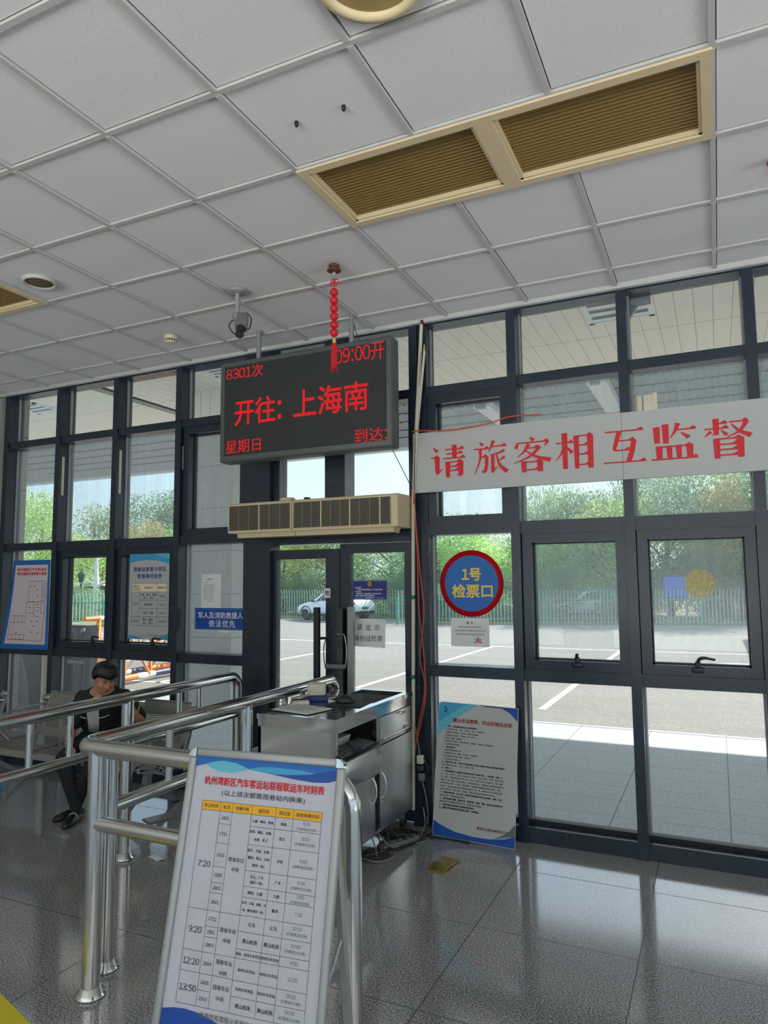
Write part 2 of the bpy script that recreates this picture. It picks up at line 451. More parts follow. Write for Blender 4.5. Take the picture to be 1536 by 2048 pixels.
class MB:
    """collects shapes into one mesh"""
    def __init__(s):
        s.v, s.f, s.mi, s.sm, s.mats = [], [], [], [], []
        s.T = Matrix.Identity(4)
    def mat(s, m):
        m = M[m] if isinstance(m, str) else m
        if m not in s.mats: s.mats.append(m)
        return s.mats.index(m)
    def add(s, verts, faces, m, smooth=False):
        b = len(s.v); i = s.mat(m)
        s.v += [s.T @ Vector(p) for p in verts]
        for f in faces:
            s.f.append(tuple(k + b for k in f)); s.mi.append(i); s.sm.append(smooth)
        return s
    def box(s, a, b, m):
        x0, x1 = sorted((a[0], b[0])); y0, y1 = sorted((a[1], b[1])); z0, z1 = sorted((a[2], b[2]))
        return s.add([(x0,y0,z0),(x1,y0,z0),(x1,y1,z0),(x0,y1,z0),(x0,y0,z1),(x1,y0,z1),(x1,y1,z1),(x0,y1,z1)],
                     [(0,3,2,1),(4,5,6,7),(0,1,5,4),(1,2,6,5),(2,3,7,6),(3,0,4,7)], m)
    def rbox(s, a, b, m, r=0.01, seg=2):
        bm = bmesh.new(); bmesh.ops.create_cube(bm, size=1.0)
        for v in bm.verts:
            v.co = Vector([(a[k] + b[k]) / 2 + v.co[k] * abs(b[k] - a[k]) for k in range(3)])
        r = min(r, 0.49 * min(abs(b[k] - a[k]) for k in range(3)))
        bmesh.ops.bevel(bm, geom=bm.edges[:] + bm.verts[:], offset=r, segments=seg, affect='EDGES', profile=0.5)
        bm.verts.index_update()
        s.add([v.co.copy() for v in bm.verts], [tuple(v.index for v in f.verts) for f in bm.faces], m, seg > 1)
        bm.free(); return s
    def bar(s, p, q, w, h, m, up=(0, 0, 1)):
        """a rectangular bar from p to q, w across and h along up"""
        p, q = Vector(p), Vector(q); d = (q - p).normalized(); up = Vector(up)
        if abs(d.dot(up)) > 0.98: up = Vector((0, 1, 0))
        a = d.cross(up).normalized() * w / 2; b = a.cross(d).normalized() * h / 2
        vs = [p - a - b, p + a - b, p + a + b, p - a + b, q - a - b, q + a - b, q + a + b, q - a + b]
        return s.add(vs, [(0,1,2,3),(7,6,5,4),(0,4,5,1),(1,5,6,2),(2,6,7,3),(3,7,4,0)], m)
    def tube(s, pts, r, m, seg=12, closed=False, rn=None):
        """a round tube along pts; r a number or one per point; rn(k) may give (rx, ry)"""
        P = [Vector(p) for p in pts]; n = len(P)
        R = r if isinstance(r, (list, tuple)) else [r] * n
        T = []
        for i in range(n):
            a = P[i - 1] if (i or closed) else P[i]; b = P[(i + 1) % n] if (i < n - 1 or closed) else P[i]
            T.append((b - a).normalized())
        u = T[0].orthogonal().normalized()
        if abs(T[0].z) < 0.95:
            u = (Vector((0, 0, 1)) - T[0] * T[0].z).normalized()
        vs = []
        for i in range(n):
            if i:
                u = (u - T[i] * u.dot(T[i])).normalized()
            w = T[i].cross(u)
            for k in range(seg):
                t = 2 * PI * k / seg
                vs.append(P[i] + (u * math.cos(t) + w * math.sin(t)) * R[i])
        fs = []
        for i in range(n if closed else n - 1):
            j = (i + 1) % n
            for k in range(seg):
                l = (k + 1) % seg
                fs.append((i * seg + k, j * seg + k, j * seg + l, i * seg + l))
        s.add(vs, fs, m, True)
        if not closed:
            s.add(vs[:seg], [tuple(range(seg))], m); s.add(vs[-seg:], [tuple(range(seg - 1, -1, -1))], m)
        return s
    def lathe(s, prof, c, m, seg=24, axis='Z', smooth=True):
        """prof = [(radius, height)...] turned about axis through c"""
        vs, fs = [], []
        for (r, h) in prof:
            for k in range(seg):
                t = 2 * PI * k / seg; a, b = r * math.cos(t), r * math.sin(t)
                o = {'Z': (a, b, h), 'Y': (a, h, b), 'X': (h, a, b)}[axis]
                vs.append((c[0] + o[0], c[1] + o[1], c[2] + o[2]))
        for i in range(len(prof) - 1):
            for k in range(seg):
                l = (k + 1) % seg
                q = (i * seg + k, i * seg + l, (i + 1) * seg + l, (i + 1) * seg + k)
                fs.append(q if axis != 'Y' else q[::-1])
        if prof[0][0] > 1e-6: fs.append(tuple(range(seg))[::-1])
        if prof[-1][0] > 1e-6: fs.append(tuple((len(prof) - 1) * seg + k for k in range(seg)))
        return s.add(vs, fs, m, smooth)
    def ball(s, c, r, m, seg=16, rings=10):
        rr = (r, r, r) if isinstance(r, (int, float)) else r
        vs, fs = [(c[0], c[1], c[2] - rr[2])], []
        for i in range(1, rings):
            a = -PI / 2 + PI * i / rings
            for k in range(seg):
                t = 2 * PI * k / seg
                vs.append((c[0] + rr[0] * math.cos(a) * math.cos(t), c[1] + rr[1] * math.cos(a) * math.sin(t), c[2] + rr[2] * math.sin(a)))
        vs.append((c[0], c[1], c[2] + rr[2]))
        for k in range(seg):
            l = (k + 1) % seg
            fs.append((0, 1 + l, 1 + k))
            for i in range(rings - 2):
                fs.append((1 + i * seg + k, 1 + i * seg + l, 1 + (i + 1) * seg + l, 1 + (i + 1) * seg + k))
            fs.append((1 + (rings - 2) * seg + k, 1 + (rings - 2) * seg + l, len(vs) - 1))
        return s.add(vs, fs, m, True)
    def prism(s, poly, y0, y1, m):
        """polygon in x,z pushed from y0 to y1"""
        n = len(poly)
        vs = [(p[0], y0, p[1]) for p in poly] + [(p[0], y1, p[1]) for p in poly]
        fs = [tuple(range(n)), tuple(range(2 * n - 1, n - 1, -1))] + [(i, i + n, (i + 1) % n + n, (i + 1) % n) for i in range(n)]
        return s.add(vs, fs, m)
    def flat(s, poly, y, m):
        """a printed patch: polygon in x,z at depth y"""
        return s.add([(p[0], y, p[1]) for p in poly], [tuple(range(len(poly)))], m)
    def rect(s, x0, x1, z0, z1, y, m):
        return s.flat([(x0, z0), (x1, z0), (x1, z1), (x0, z1)], y, m)
    def line(s, x0, z0, x1, z1, w, y, m):
        d = Vector((x1 - x0, z1 - z0)); d.normalize(); a = (-d.y * w / 2, d.x * w / 2)
        return s.flat([(x0 - a[0], z0 - a[1]), (x1 - a[0], z1 - a[1]), (x1 + a[0], z1 + a[1]), (x0 + a[0], z0 + a[1])], y, m)
    def text(s, txt, x, z, h, y, m, bold=0.0, align='c', width=None, track=0.0):
        """one line of lettering, em height h, centred on z, at depth y"""
        V, F, w = layout(txt, bold, track)
        sx = h if width is None else width / w
        x0 = x - {'c': 0.5, 'l': 0.0, 'r': 1.0}[align] * w * sx
        return s.add([(x0 + p[0] * sx, y - p[2], z + (p[1] - 0.38) * h) for p in V], F, m)
    def fit(s, txt, x0, x1, z0, z1, y, m, bold=0.0, track=0.0):
        V, F, w = layout(txt, bold, track)
        a, b = min(p[0] for p in V), max(p[0] for p in V); c, d = min(p[1] for p in V), max(p[1] for p in V)
        return s.add([(x0 + (p[0] - a) / (b - a) * (x1 - x0), y - p[2], z0 + (p[1] - c) / (d - c) * (z1 - z0)) for p in V], F, m)
    def build(s, name, parent=None, loc=None, label=None, cat=None, group=None, kind=None):
        o0 = Vector(ORIGIN[parent.name]) if parent is not None else Vector(loc if loc is not None else (0, 0, 0))
        me = bpy.data.meshes.new(name)
        me.from_pydata([v - o0 for v in s.v], [], s.f)
        for m in s.mats: me.materials.append(m)
        me.polygons.foreach_set('material_index', s.mi)
        me.polygons.foreach_set('use_smooth', s.sm)
        me.update()
        o = bpy.data.objects.new(name, me); COL.objects.link(o)
        if parent is not None:
            o.parent = parent
        else:
            o.location = o0
        ORIGIN[o.name] = tuple(o0)
        return tag(o, label, cat, group, kind)

def tag(o, label=None, cat=None, group=None, kind=None):
    if label: o['label'] = label
    if cat: o['category'] = cat
    if group: o['group'] = group
    if kind: o['kind'] = kind
    return o

def thing(name, label, cat, loc, group=None, kind=None):
    o = bpy.data.objects.new(name, None); COL.objects.link(o)
    o.location = loc; o.empty_display_size = 0.05
    ORIGIN[o.name] = tuple(loc)
    return tag(o, label, cat, group, kind)

def copy_tree(o, parent=None):
    c = o.copy(); COL.objects.link(c)
    if parent is not None: c.parent = parent
    for ch in list(o.children):
        copy_tree(ch, c)
    return c

def settle(mesh_object, *mods):
    """bake modifiers into the mesh"""
    for typ, kw in mods:
        m = mesh_object.modifiers.new(typ.lower(), typ)
        for k, v in kw.items(): setattr(m, k, v)
    bpy.context.view_layer.update()
    dg = bpy.context.evaluated_depsgraph_get()
    me = bpy.data.meshes.new_from_object(mesh_object.evaluated_get(dg))
    mesh_object.modifiers.clear()
    old = mesh_object.data; mats = [m for m in old.materials]
    mesh_object.data = me; me.name = old.name
    if not me.materials:
        for m in mats: me.materials.append(m)
    bpy.data.meshes.remove(old)
    for p in me.polygons: p.use_smooth = True
    return mesh_object

def arc(c, r, a0, a1, n, plane='xz'):
    out = []
    for i in range(n + 1):
        t = a0 + (a1 - a0) * i / n
        u, v = r * math.cos(t), r * math.sin(t)
        out.append({'xz': (c[0] + u, c[1], c[2] + v), 'yz': (c[0], c[1] + u, c[2] + v), 'xy': (c[0] + u, c[1] + v, c[2])}[plane])
    return out

def spline(pts, n=6):
    """Catmull-Rom through pts"""
    P = [Vector(p) for p in pts]; P = [P[0] * 2 - P[1]] + P + [P[-1] * 2 - P[-2]]
    out = []
    for i in range(1, len(P) - 2):
        for k in range(n):
            t = k / n
            a, b, c, d = P[i - 1], P[i], P[i + 1], P[i + 2]
            out.append(0.5 * ((2 * b) + (c - a) * t + (2 * a - 5 * b + 4 * c - d) * t * t + (3 * b - a - 3 * c + d) * t ** 3))
    out.append(P[-2]); return out

# ------------------------------------------------------------------ room shell
HZ = 3.69                       # ceiling height
XL, XR, YB = -5.55, 9.0, -12.0  # left wall, right wall, back wall
b = MB(); b.box((XL - 0.2, YB - 0.2, -0.12), (XR + 0.2, 0.17, 0.0), 'floor')
b.build('floor', label='polished grey speckled granite tile floor of the waiting hall', cat='floor', kind='structure')

ce = MB()
AY0, AX0 = -2.69, 0.0           # ceiling grid origin: bars at x = 0.6 i, y = rows
VENTS = [(-0.6, 1.2, -2.095, -1.51), (-4.8, -3.0, -2.095, -1.51)]
rows = [-2.69 + 0.598 * k for k in range(-15, 5)]
def row_y(k):
    return {0: -2.69, 1: -2.095, 2: -1.51, 3: -0.908, 4: -0.305}.get(k, -2.69 + 0.597 * k)
xs = [0.6 * i for i in range(-10, 16)]
xs = [max(XL, x) for x in xs]
ys = [row_y(k) for k in range(-15, 5)] + [0.0]
for i in range(len(xs) - 1):
    for k in range(len(ys) - 1):
        xc, yc = (xs[i] + xs[i + 1]) / 2, (ys[k] + ys[k + 1]) / 2
        if xs[i + 1] - xs[i] < 0.02: continue
        if any(v[0] < xc < v[1] and v[2] < yc < v[3] for v in VENTS): continue
        z = HZ + 0.010; dz = [random.uniform(-.0015, .0015) for _ in range(4)]
        if xs[i] > 0.5 and k == len(ys) - 2: dz = [0.004, 0.004, 0.010, 0.002]
        g1, g2 = .0155 + random.uniform(0, .002), .0155 + random.uniform(0, .002)      # narrow open joint beside the bars
        ce.add([(xs[i] + g1, ys[k] - .005, z + dz[0]), (xs[i] + g1, ys[k + 1] - g2, z + dz[1]), (xs[i + 1] + .005, ys[k + 1] - g2, z + dz[2]), (xs[i + 1] + .005, ys[k] - .005, z + dz[3])], [(0, 1, 2, 3)], 'ceiling')
ce.box((XL - 0.2, YB - 0.2, HZ + 0.32), (XR + 0.2, 0.0, HZ + 0.42), 'mat_dark')
co = ce.build('ceiling', label='suspended ceiling of white mineral tiles in a bar grid', cat='ceiling', kind='structure')
g = MB()
def vent_hit(x0, x1, y0, y1):
    return [v for v in VENTS if x0 < v[1] - 0.01 and x1 > v[0] + 0.01 and y0 < v[3] - 0.01 and y1 > v[2] + 0.01]
for x in xs[1:-1]:
    for k in range(len(ys) - 1):
        if vent_hit(x - .001, x + .001, ys[k], ys[k + 1]): continue
        g.box((x - 0.012, ys[k] + 0.012, HZ - 0.004), (x + 0.012, ys[k + 1] - 0.012, HZ + 0.014), 'white_tbar')
for y in ys[:-1]:
    for i in range(len(xs) - 1):
        if vent_hit(xs[i], xs[i + 1], y - .001, y + .001): continue
        g.box((xs[i], y - 0.012, HZ - 0.002), (xs[i + 1], y + 0.012, HZ + 0.013), 'white_tbar')
g.box((XL, -0.035, HZ - 0.02), (XR, 0.0, HZ + 0.02), 'white_tbar')
g.box((XL, YB, HZ - 0.02), (XL + 0.03, 0, HZ + 0.02), 'white_tbar')
g.build('ceiling_grid', parent=co)
h = MB()
for (x, y) in ((-0.412, -2.387), (-0.182, -2.389)):
    h.lathe([(0.006, HZ - 0.012), (0.009, HZ - 0.004), (0.009, HZ + 0.012)], (x, y, 0), 'black', 10)
h.build('ceiling_hook', parent=co)

b = MB(); b.box((XL - 0.2, YB - 0.2, 0), (XL, 0.16, HZ + 0.4), 'wall')
b.build('wall_left', label='warm white end wall at the edge of the glazing', cat='wall', kind='structure')
b = MB()
b.box((XL, YB - 0.2, 0), (XR, YB, 0.25), 'wall'); b.box((XL, YB - 0.2, 3.25), (XR, YB, HZ + 0.4), 'wall')
for x in (XL, -2.4, 1.2, 4.8, 8.0):
    b.box((x, YB - 0.2, 0.25), (x + 0.5, YB, 3.25), 'wall')
b.build('wall_back', label='white wall with tall window openings behind the viewer', cat='wall', kind='structure')
b = MB()
b.box((XR, YB - 0.2, 0), (XR + 0.2, 0.16, 0.25), 'wall'); b.box((XR, YB - 0.2, 3.25), (XR + 0.2, 0.16, HZ + 0.4), 'wall')
for y in (YB, -8.6, -5.0, -1.5):
    b.box((XR, y, 0.25), (XR + 0.2, y + 0.5, 3.25), 'wall')
b.build('wall_right', label='white wall with window openings far to the right', cat='wall', kind='structure')
b = MB(); b.box((XL - 0.2, 0.0, 3.80), (XR + 0.2, 0.16, 4.62), 'wall')
b.build('wall_front', label='wall above the ceiling over the glazed front', cat='wall', kind='structure')

# ------------------------------------------------------------------ glazed front: posts, bays, doors
MX = [-5.463, -4.707, -3.951, -3.192, -2.435, -0.921, -0.163, 0.592, 1.348, 2.104, 2.860, 3.616, 4.372]
MW = 0.064
DEP = 0.152
side = ['first', 'second', 'third', 'fourth', 'fifth', 'sixth', 'seventh', 'eighth', 'ninth', 'tenth', 'eleventh', 'twelfth', 'thirteenth']
for i, x in enumerate(MX):
    b = MB()
    w = MW if i not in (4,) else 0.26
    b.box((x, -0.001, 0.0), (x + w, DEP, 3.80), 'frame')
    if i == 5:
        b.box((x + MW, 0.03, 0), (x + 0.13, DEP, 3.80), 'frame')
    o = b.build('trim_%d' % (i + 1), label='dark aluminium window post, %s from the left end wall' % side[i], cat='window post', kind='structure')
    if i in (1, 2, 3):
        k = MB(); za, zb = ((2.60, 2.98), (2.57, 2.98), (2.74, 2.95))[i - 1]
        k.box((x + MW, 0.03, za), (x + MW + 0.006, 0.055, zb), 'ivory'); k.build('sealing_strip', parent=o)
GY = 0.135      # glass plane
def beam(b, x0, x1, z0, z1, y0=0.012, y1=0.165):
    b.box((x0, y0, z0), (x1, y1, z1), 'frame')
def pane(root, x0, x1, z0, z1, mat, y=GY):
    p = MB(); p.box((x0, y - 0.003, z0), (x1, y + 0.003, z1), mat)
    return p.build('pane', parent=root)
def sash(root, x0, x1, z0, z1, mat, w=0.055, y0=0.03, handle=None):
    s = MB()
    for (a, c) in (((x0, y0, z0), (x0 + w, 0.15, z1)), ((x1 - w, y0, z0), (x1, 0.15, z1)), ((x0 + w, y0, z0), (x1 - w, 0.15, z0 + w)), ((x0 + w, y0, z1 - w), (x1 - w, 0.15, z1))):
        s.box(a, c, 'frame')
    for (a, c) in (((x0 + w, 0.10, z0 + w), (x0 + w + 0.008, 0.15, z1 - w)), ((x1 - w - 0.008, 0.10, z0 + w), (x1 - w, 0.15, z1 - w)),
                   ((x0 + w, 0.10, z0 + w), (x1 - w, 0.15, z0 + w + 0.008)), ((x0 + w, 0.10, z1 - w - 0.008), (x1 - w, 0.15, z1 - w))):
        s.box(a, c, 'frame_black')
    so = s.build('sash', parent=root)
    p = MB(); p.box((x0 + w, GY - 0.003, z0 + w), (x1 - w, GY + 0.003, z1 - w), mat)
    p.build('pane', parent=so)
    if handle is not None:
        hx, open_ = handle
        k = MB(); zz = z0 + w
        k.rbox((hx - 0.035, y0 - 0.012, zz - 0.04), (hx + 0.035, y0 + 0.03, zz - 0.005), 'black_plastic', 0.006)
        k.rbox((hx - 0.016, y0 - 0.022, zz - 0.01), (hx + 0.016, y0 + 0.012, zz + 0.03), 'black_plastic', 0.006)
        if open_:
            k.tube(spline([(hx, y0 - 0.012, zz + 0.02), (hx + 0.01, y0 - 0.02, zz + 0.045), (hx + 0.04, y0 - 0.025, zz + 0.055), (hx + 0.10, y0 - 0.028, zz + 0.046)], 4), [0.011] * 8 + [0.010, 0.009, 0.008, 0.008, 0.007], 'black_plastic', 8)
        else:
            k.tube([(hx - 0.004, y0 - 0.012, zz + 0.02), (hx + 0.004, y0 - 0.03, zz + 0.05)], 0.011, 'black_plastic', 8)
        k.build('handle', parent=so)
    return so

def bay(n, x0, x1, kind, label, mats, handle=None):
    root = thing('window_%d' % n, label, 'window', ((x0 + x1) / 2, 0.08, 0), kind='structure')
    f = MB()
    beam(f, x0, x1, 3.115, 3.185)
    beam(f, x0, x1, 2.070 if kind != 'casement' else 2.055, 2.145)
    beam(f, x0, x1, 1.055, 1.135)
    beam(f, x0, x1, 0.0, 0.10)
    beam(f, x0, x1, 3.66, 3.80)
    f.box((x0, 0.10, 0.10), (x1, 0.165, 0.125), 'frame_black')
    # bright glazing beads along the sides
    for (a, c) in ((x0, x0 + 0.010), (x1 - 0.010, x1)):
        f.box((a, 0.105, 0.10), (c, 0.13, 3.66), 'bead')
        f.box((a, 0.13, 0.10), (c, 0.165, 3.66), 'frame_black')
    f.build('window_frame', parent=root)
    pane(root, x0 + .01, x1 - .01, 3.185, 3.66, mats[0])
    if kind == 'thick':
        sash(root, x0 + 0.005, x1 - 0.005, 2.145, 3.115, mats[1], 0.062)
    else:
        pane(root, x0 + .01, x1 - .01, 2.145, 3.115, mats[1])
    if kind == 'casement':
        sash(root, x0 + 0.004, x1 - 0.004, 1.135, 2.055, mats[2], 0.062, handle=handle)
    else:
        pane(root, x0 + .01, x1 - .01, 1.135, 2.07, mats[2])
    pane(root, x0 + .01, x1 - .01, 0.10, 1.055, mats[3])
    return root

G, D, Hz = 'glass', 'glass_dusty', 'glass_hazy'
bay(1, MX[0] + MW, MX[1], 'plain', 'narrow glazed bay at the left end wall with a fire plan poster', (G, D, G, G))
bay(2, MX[1] + MW, MX[2], 'casement', 'glazed bay with a casement behind the seated woman', (G, D, G, G), (-4.15, True))
bay(3, MX[2] + MW, MX[3], 'casement', 'glazed bay with a casement carrying the transfer timetable', (G, D, G, G), (-3.42, True))
bay(4, MX[3] + MW, MX[4], 'thick', 'glazed bay beside the doors with a stone column outside it', (G, Hz, D, D))
bay(5, MX[5] + 0.13, MX[6], 'thick', 'glazed bay with the round blue ticket gate sticker', (G, Hz, G, G))
bay(6, MX[6] + MW, MX[7], 'casement', 'glazed bay with a casement handle standing upright', (G, Hz, D, G), (0.255, False))
bay(7, MX[7] + MW, MX[8], 'casement', 'glazed bay with a faded golden round sticker', (G, Hz, D, G), (0.985, True))
bay(8, MX[8] + MW, MX[9], 'casement', 'glazed bay at the right edge of the view', (G, Hz, D, G), (1.75, True))
bay(9, MX[9] + MW, MX[10], 'plain', 'second glazed bay past the round sticker bays', (G, D, G, G))
bay(10, MX[10] + MW, MX[11], 'plain', 'third glazed bay past the round sticker bays', (G, D, G, G))
bay(11, MX[11] + MW, MX[12], 'plain', 'fourth glazed bay past the round sticker bays', (G, D, G, G))
b = MB(); b.box((MX[12] + MW, 0.0, 0), (XR, 0.16, 3.80), 'wall')
b.build('wall_front', label='plain front wall beyond the last glazed bay', cat='wall', kind='structure')

# door bay: overlight above, two glazed leaves below
DX0, DX1 = MX[4] + 0.26, MX[5]
root = thing('window_12', 'overlight of two panes above the double door', 'window', ((DX0 + DX1) / 2, 0.08, 2.1), kind='structure')
f = MB()
beam(f, DX0, DX1, 3.115, 3.185); beam(f, DX0, DX1, 2.035, 2.17, -0.01); beam(f, DX0, DX1, 3.66, 3.80)
f.box((-1.655, 0.0, 2.17), (-1.475, 0.165, 3.66), 'frame')
f.box((DX0, 0.05, 2.17), (DX0 + 0.06, 0.165, 3.115), 'frame'); f.box((DX1 - 0.03, 0.05, 2.17), (DX1, 0.165, 3.115), 'frame')
f.build('window_frame', parent=root)
for (a, c) in ((DX0 + .06, -1.655), (-1.475, DX1 - 0.03)):
    pane(root, a, c, 2.17, 3.115, 'glass'); pane(root, a, c, 3.185, 3.66, 'glass')

def door_leaf(n, x0, x1, label, hx, meeting_left, sw0, sw1):
    root = thing('door_%d' % n, label, 'door', ((x0 + x1) / 2, 0.08, 0), kind='structure')
    f = MB(); y0, y1 = 0.045, 0.105
    zt = 1.995 if n == 1 else 2.03
    f.box((x0, y0, 0.012), (x0 + sw0, y1, zt), 'frame'); f.box((x1 - sw1, y0, 0.012), (x1, y1, zt), 'frame')
    f.box((x0 + sw0, y0, 0.012), (x1 - sw1, y1, 0.14), 'frame'); f.box((x0 + sw0, y0, zt - 0.075), (x1 - sw1, y1, zt), 'frame')
    f.build('door_frame', parent=root)
    p = MB(); p.box((x0 + sw0, 0.072, 0.14), (x1 - sw1, 0.078, zt - 0.075), 'glass')
    p.build('pane', parent=root)
    return root
DM = -1.545
d1 = door_leaf(1, DX0 + 0.004, DM - 0.003, 'left leaf of the dark framed glass double door', -1.70, False, 0.035, 0.125)
d2 = door_leaf(2, DM + 0.003, DX1 - 0.004, 'right leaf of the dark framed glass double door', -1.42, True, 0.085, 0.07)
h = MB(); h.bar((-1.705, -0.035, 0.86), (-1.705, -0.035, 1.54), 0.045, 0.03, 'frame_black', (0, 1, 0))
for z in (0.95, 1.30): h.tube([(-1.705, -0.03, z), (-1.66, 0.05, z)], 0.010, 'black_plastic', 8)
h.build('pull_handle', parent=d1)
h = MB(); h.bar((-1.405, -0.035, 0.86), (-1.405, -0.035, 1.545), 0.05, 0.03, 'dull_silver', (0, 1, 0))
for z in (0.95, 1.45): h.tube([(-1.405, -0.03, z), (-1.43, 0.05, z)], 0.010, 'dull_silver', 8)
h.build('pull_handle', parent=d2)
h = MB()
h.bar((-1.515, 0.0, 0.86), (-1.515, 0.0, 1.53), 0.05, 0.03, 'dark_chrome', (0, 1, 0))
for z in (0.95, 1.40): h.tube([(-1.515, 0.0, z), (-1.515, 0.05, z)], 0.010, 'dark_chrome', 8)
h.build('pull_handle', parent=d2)
h = MB()
h.tube(spline([(-1.62, 0.02, 1.38), (-1.655, -0.01, 1.25), (-1.645, -0.015, 1.10), (-1.60, -0.01, 1.085)], 5), 0.004, 'black_plastic', 6)
h.tube(spline([(-1.535, -0.02, 1.335), (-1.47, -0.025, 1.33), (-1.455, -0.02, 1.20), (-1.465, -0.02, 1.09)], 5), 0.004, 'chrome', 6)
h.rbox((-1.64, -0.035, 1.075), (-1.47, 0.0, 1.11), 'grey_plastic', 0.006)
h.build('lock', loc=(-1.55, -0.02, 1.09), label='grey bar lock with a cable holding the door handles together', cat='lock')
p = MB(); p.box((-1.685, 0.040, 1.612), (-1.63, 0.0445, 1.686), 'white_plastic')
p.text('推', -1.6575, 1.649, 0.046, 0.0395, 'black_print', 0.01)
p.build('push_sticker', loc=(-1.6575, 0.04, 1.65), label='small white push sticker on the door stile', cat='sticker')

# ------------------------------------------------------------------ ceiling fittings
def vent(x0, x1, y0, y1, div, label):
    root = thing('ceiling_vent', label, 'air vent', ((x0 + x1) / 2, (y0 + y1) / 2, HZ), 'louvred ceiling vents')
    z0, z1 = HZ - 0.012, HZ + 0.03
    f = MB(); w = 0.042
    for (a, c) in (((x0, y0, z0), (x1, y0 + w, z1)), ((x0, y1 - w, z0), (x1, y1, z1)), ((x0, y0 + w, z0), (x0 + w, y1 - w, z1)), ((x1 - w, y0 + w, z0), (x1, y1 - w, z1)), ((div - .042, y0 + w, z0), (div + .042, y1 - w, z1))):
        f.box(a, c, 'cream')
    for (p, q) in ((x0 + w, div - .042), (div + .042, x1 - w)):
        for (a, c) in (((p, y0 + w, z0 + .008), (q, y0 + w + .014, z1)), ((p, y1 - w - .014, z0 + .008), (q, y1 - w, z1)), ((p, y0 + w, z0 + .008), (p + .014, y1 - w, z1)), ((q - .014, y0 + w, z0 + .008), (q, y1 - w, z1))):
            f.box(a, c, 'cream')
    f.build('frame', parent=root)
    k = MB(); k.box((x0 + w, y0 + w, HZ + 0.09), (x1 - w, y1 - w, HZ + 0.10), 'black')
    k.build('backing', parent=root)
    for (p, q) in ((x0 + w + .014, div - .056), (div + .056, x1 - w - .014)):
        l = MB(); n = 19
        for i in range(n):
            y = y0 + w + 0.018 + (y1 - y0 - 2 * w - 0.036) * (i + 0.5) / n
            l.bar((p, y, HZ + 0.022), (q, y, HZ + 0.022), 0.0135, 0.0024, 'gold', (0, 0.62, 0.78))
        l.build('louvre', parent=root)
vent(*VENTS[0], 0.308, 'large cream ceiling vent with two brass louvre fields')
vent(*VENTS[1], -3.9, 'cream and brass louvred vent at the left edge of the ceiling')

def round_speaker(x, y, r, name, label, cat, ring, face):
    root = thing(name, label, cat, (x, y, HZ))
    b = MB(); b.lathe([(r * 0.80, HZ - 0.004), (r * 0.84, HZ - 0.014), (r * 0.95, HZ - 0.016), (r, HZ - 0.004), (r, HZ + 0.012)], (x, y, 0), ring, 40)
    b.build('trim_ring', parent=root)
    b = MB(); b.lathe([(0.001, HZ - 0.010), (r * 0.5, HZ - 0.010), (r * 0.82, HZ - 0.004), (r * 0.82, HZ + 0.02)], (x, y, 0), face, 40)
    b.build('grille', parent=root)
M['speaker_grille'] = plain('brown_speaker_cloth', srgb(104, 84, 62), 0.7, 0, 0.2, 120)
round_speaker(-2.762, -1.77, 0.105, 'ceiling_speaker', 'round brown ceiling speaker with a white ring beside the left vent', 'speaker', 'white_tbar', 'speaker_grille')
x, y, r = 0.205, -2.925, 0.195
root = thing('ceiling_light', 'large beige round ceiling light at the top edge of the photo', 'ceiling light', (x, y, HZ))
b = MB(); b.lathe([(r * 0.80, HZ + 0.004), (r * 0.80, HZ - 0.012), (r * 0.86, HZ - 0.022), (r * 0.97, HZ - 0.018), (r, HZ - 0.004), (r, HZ + 0.01)], (x, y, 0), 'cream', 48)
b.build('trim_ring', parent=root)
M['light_cover'] = plain('yellowed_light_cover', srgb(196, 168, 104), 0.45)
b = MB(); b.lathe([(0.001, HZ - 0.020), (r * 0.4, HZ - 0.016), (r * 0.78, HZ - 0.002), (r * 0.80, HZ + 0.006)], (x, y, 0), 'light_cover', 48)
b.build('diffuser', parent=root)

x, y = -2.71, -0.608
root = thing('smoke_detector', 'ivory smoke detector on the ceiling left of the camera', 'smoke detector', (x, y, HZ))
b = MB(); b.lathe([(0.050, HZ + .002), (0.054, HZ - 0.012), (0.050, HZ - 0.026), (0.047, HZ - 0.030)], (x, y, 0), 'ivory', 28)
b.build('base', parent=root)
b = MB(); b.lathe([(0.044, HZ - 0.030), (0.044, HZ - 0.046)], (x, y, 0), 'black', 28)
for k in range(14):
    t = 2 * PI * k / 14
    b.bar((x + 0.045 * math.cos(t), y + 0.045 * math.sin(t), HZ - 0.029), (x + 0.043 * math.cos(t), y + 0.043 * math.sin(t), HZ - 0.047), 0.006, 0.006, 'ivory')
b.lathe([(0.046, HZ - 0.046), (0.036, HZ - 0.056), (0.02, HZ - 0.060), (0.001, HZ - 0.061)], (x, y, 0), 'ivory', 28)
b.build('sensor_head', parent=root)

# security camera on a ceiling bracket
x, y = -1.71, -1.075
root = thing('security_camera', 'grey box security camera hanging from a ceiling bracket', 'security camera', (x, y, HZ))
b = MB()
b.lathe([(0.072, HZ), (0.074, HZ - 0.006), (0.040, HZ - 0.012), (0.022, HZ - 0.02)], (x, y, 0), 'silver', 28)
b.tube([(x, y, HZ - 0.01), (x, y, HZ - 0.165)], 0.016, 'silver', 14)
b.lathe([(0.022, HZ - 0.15), (0.024, HZ - 0.155), (0.024, HZ - 0.185), (0.018, HZ - 0.19)], (x, y, 0), 'dull_silver', 16)
b.ball((x, y, HZ - 0.20), 0.026, 'dull_silver', 14, 8)
b.tube([(x - 0.045, y, HZ - 0.168), (x - 0.015, y, HZ - 0.168)], 0.008, 'dull_silver', 8)
b.build('bracket', parent=root)
dirv = Vector((0.30, -0.55, -0.80)).normalized()       # where the lens looks
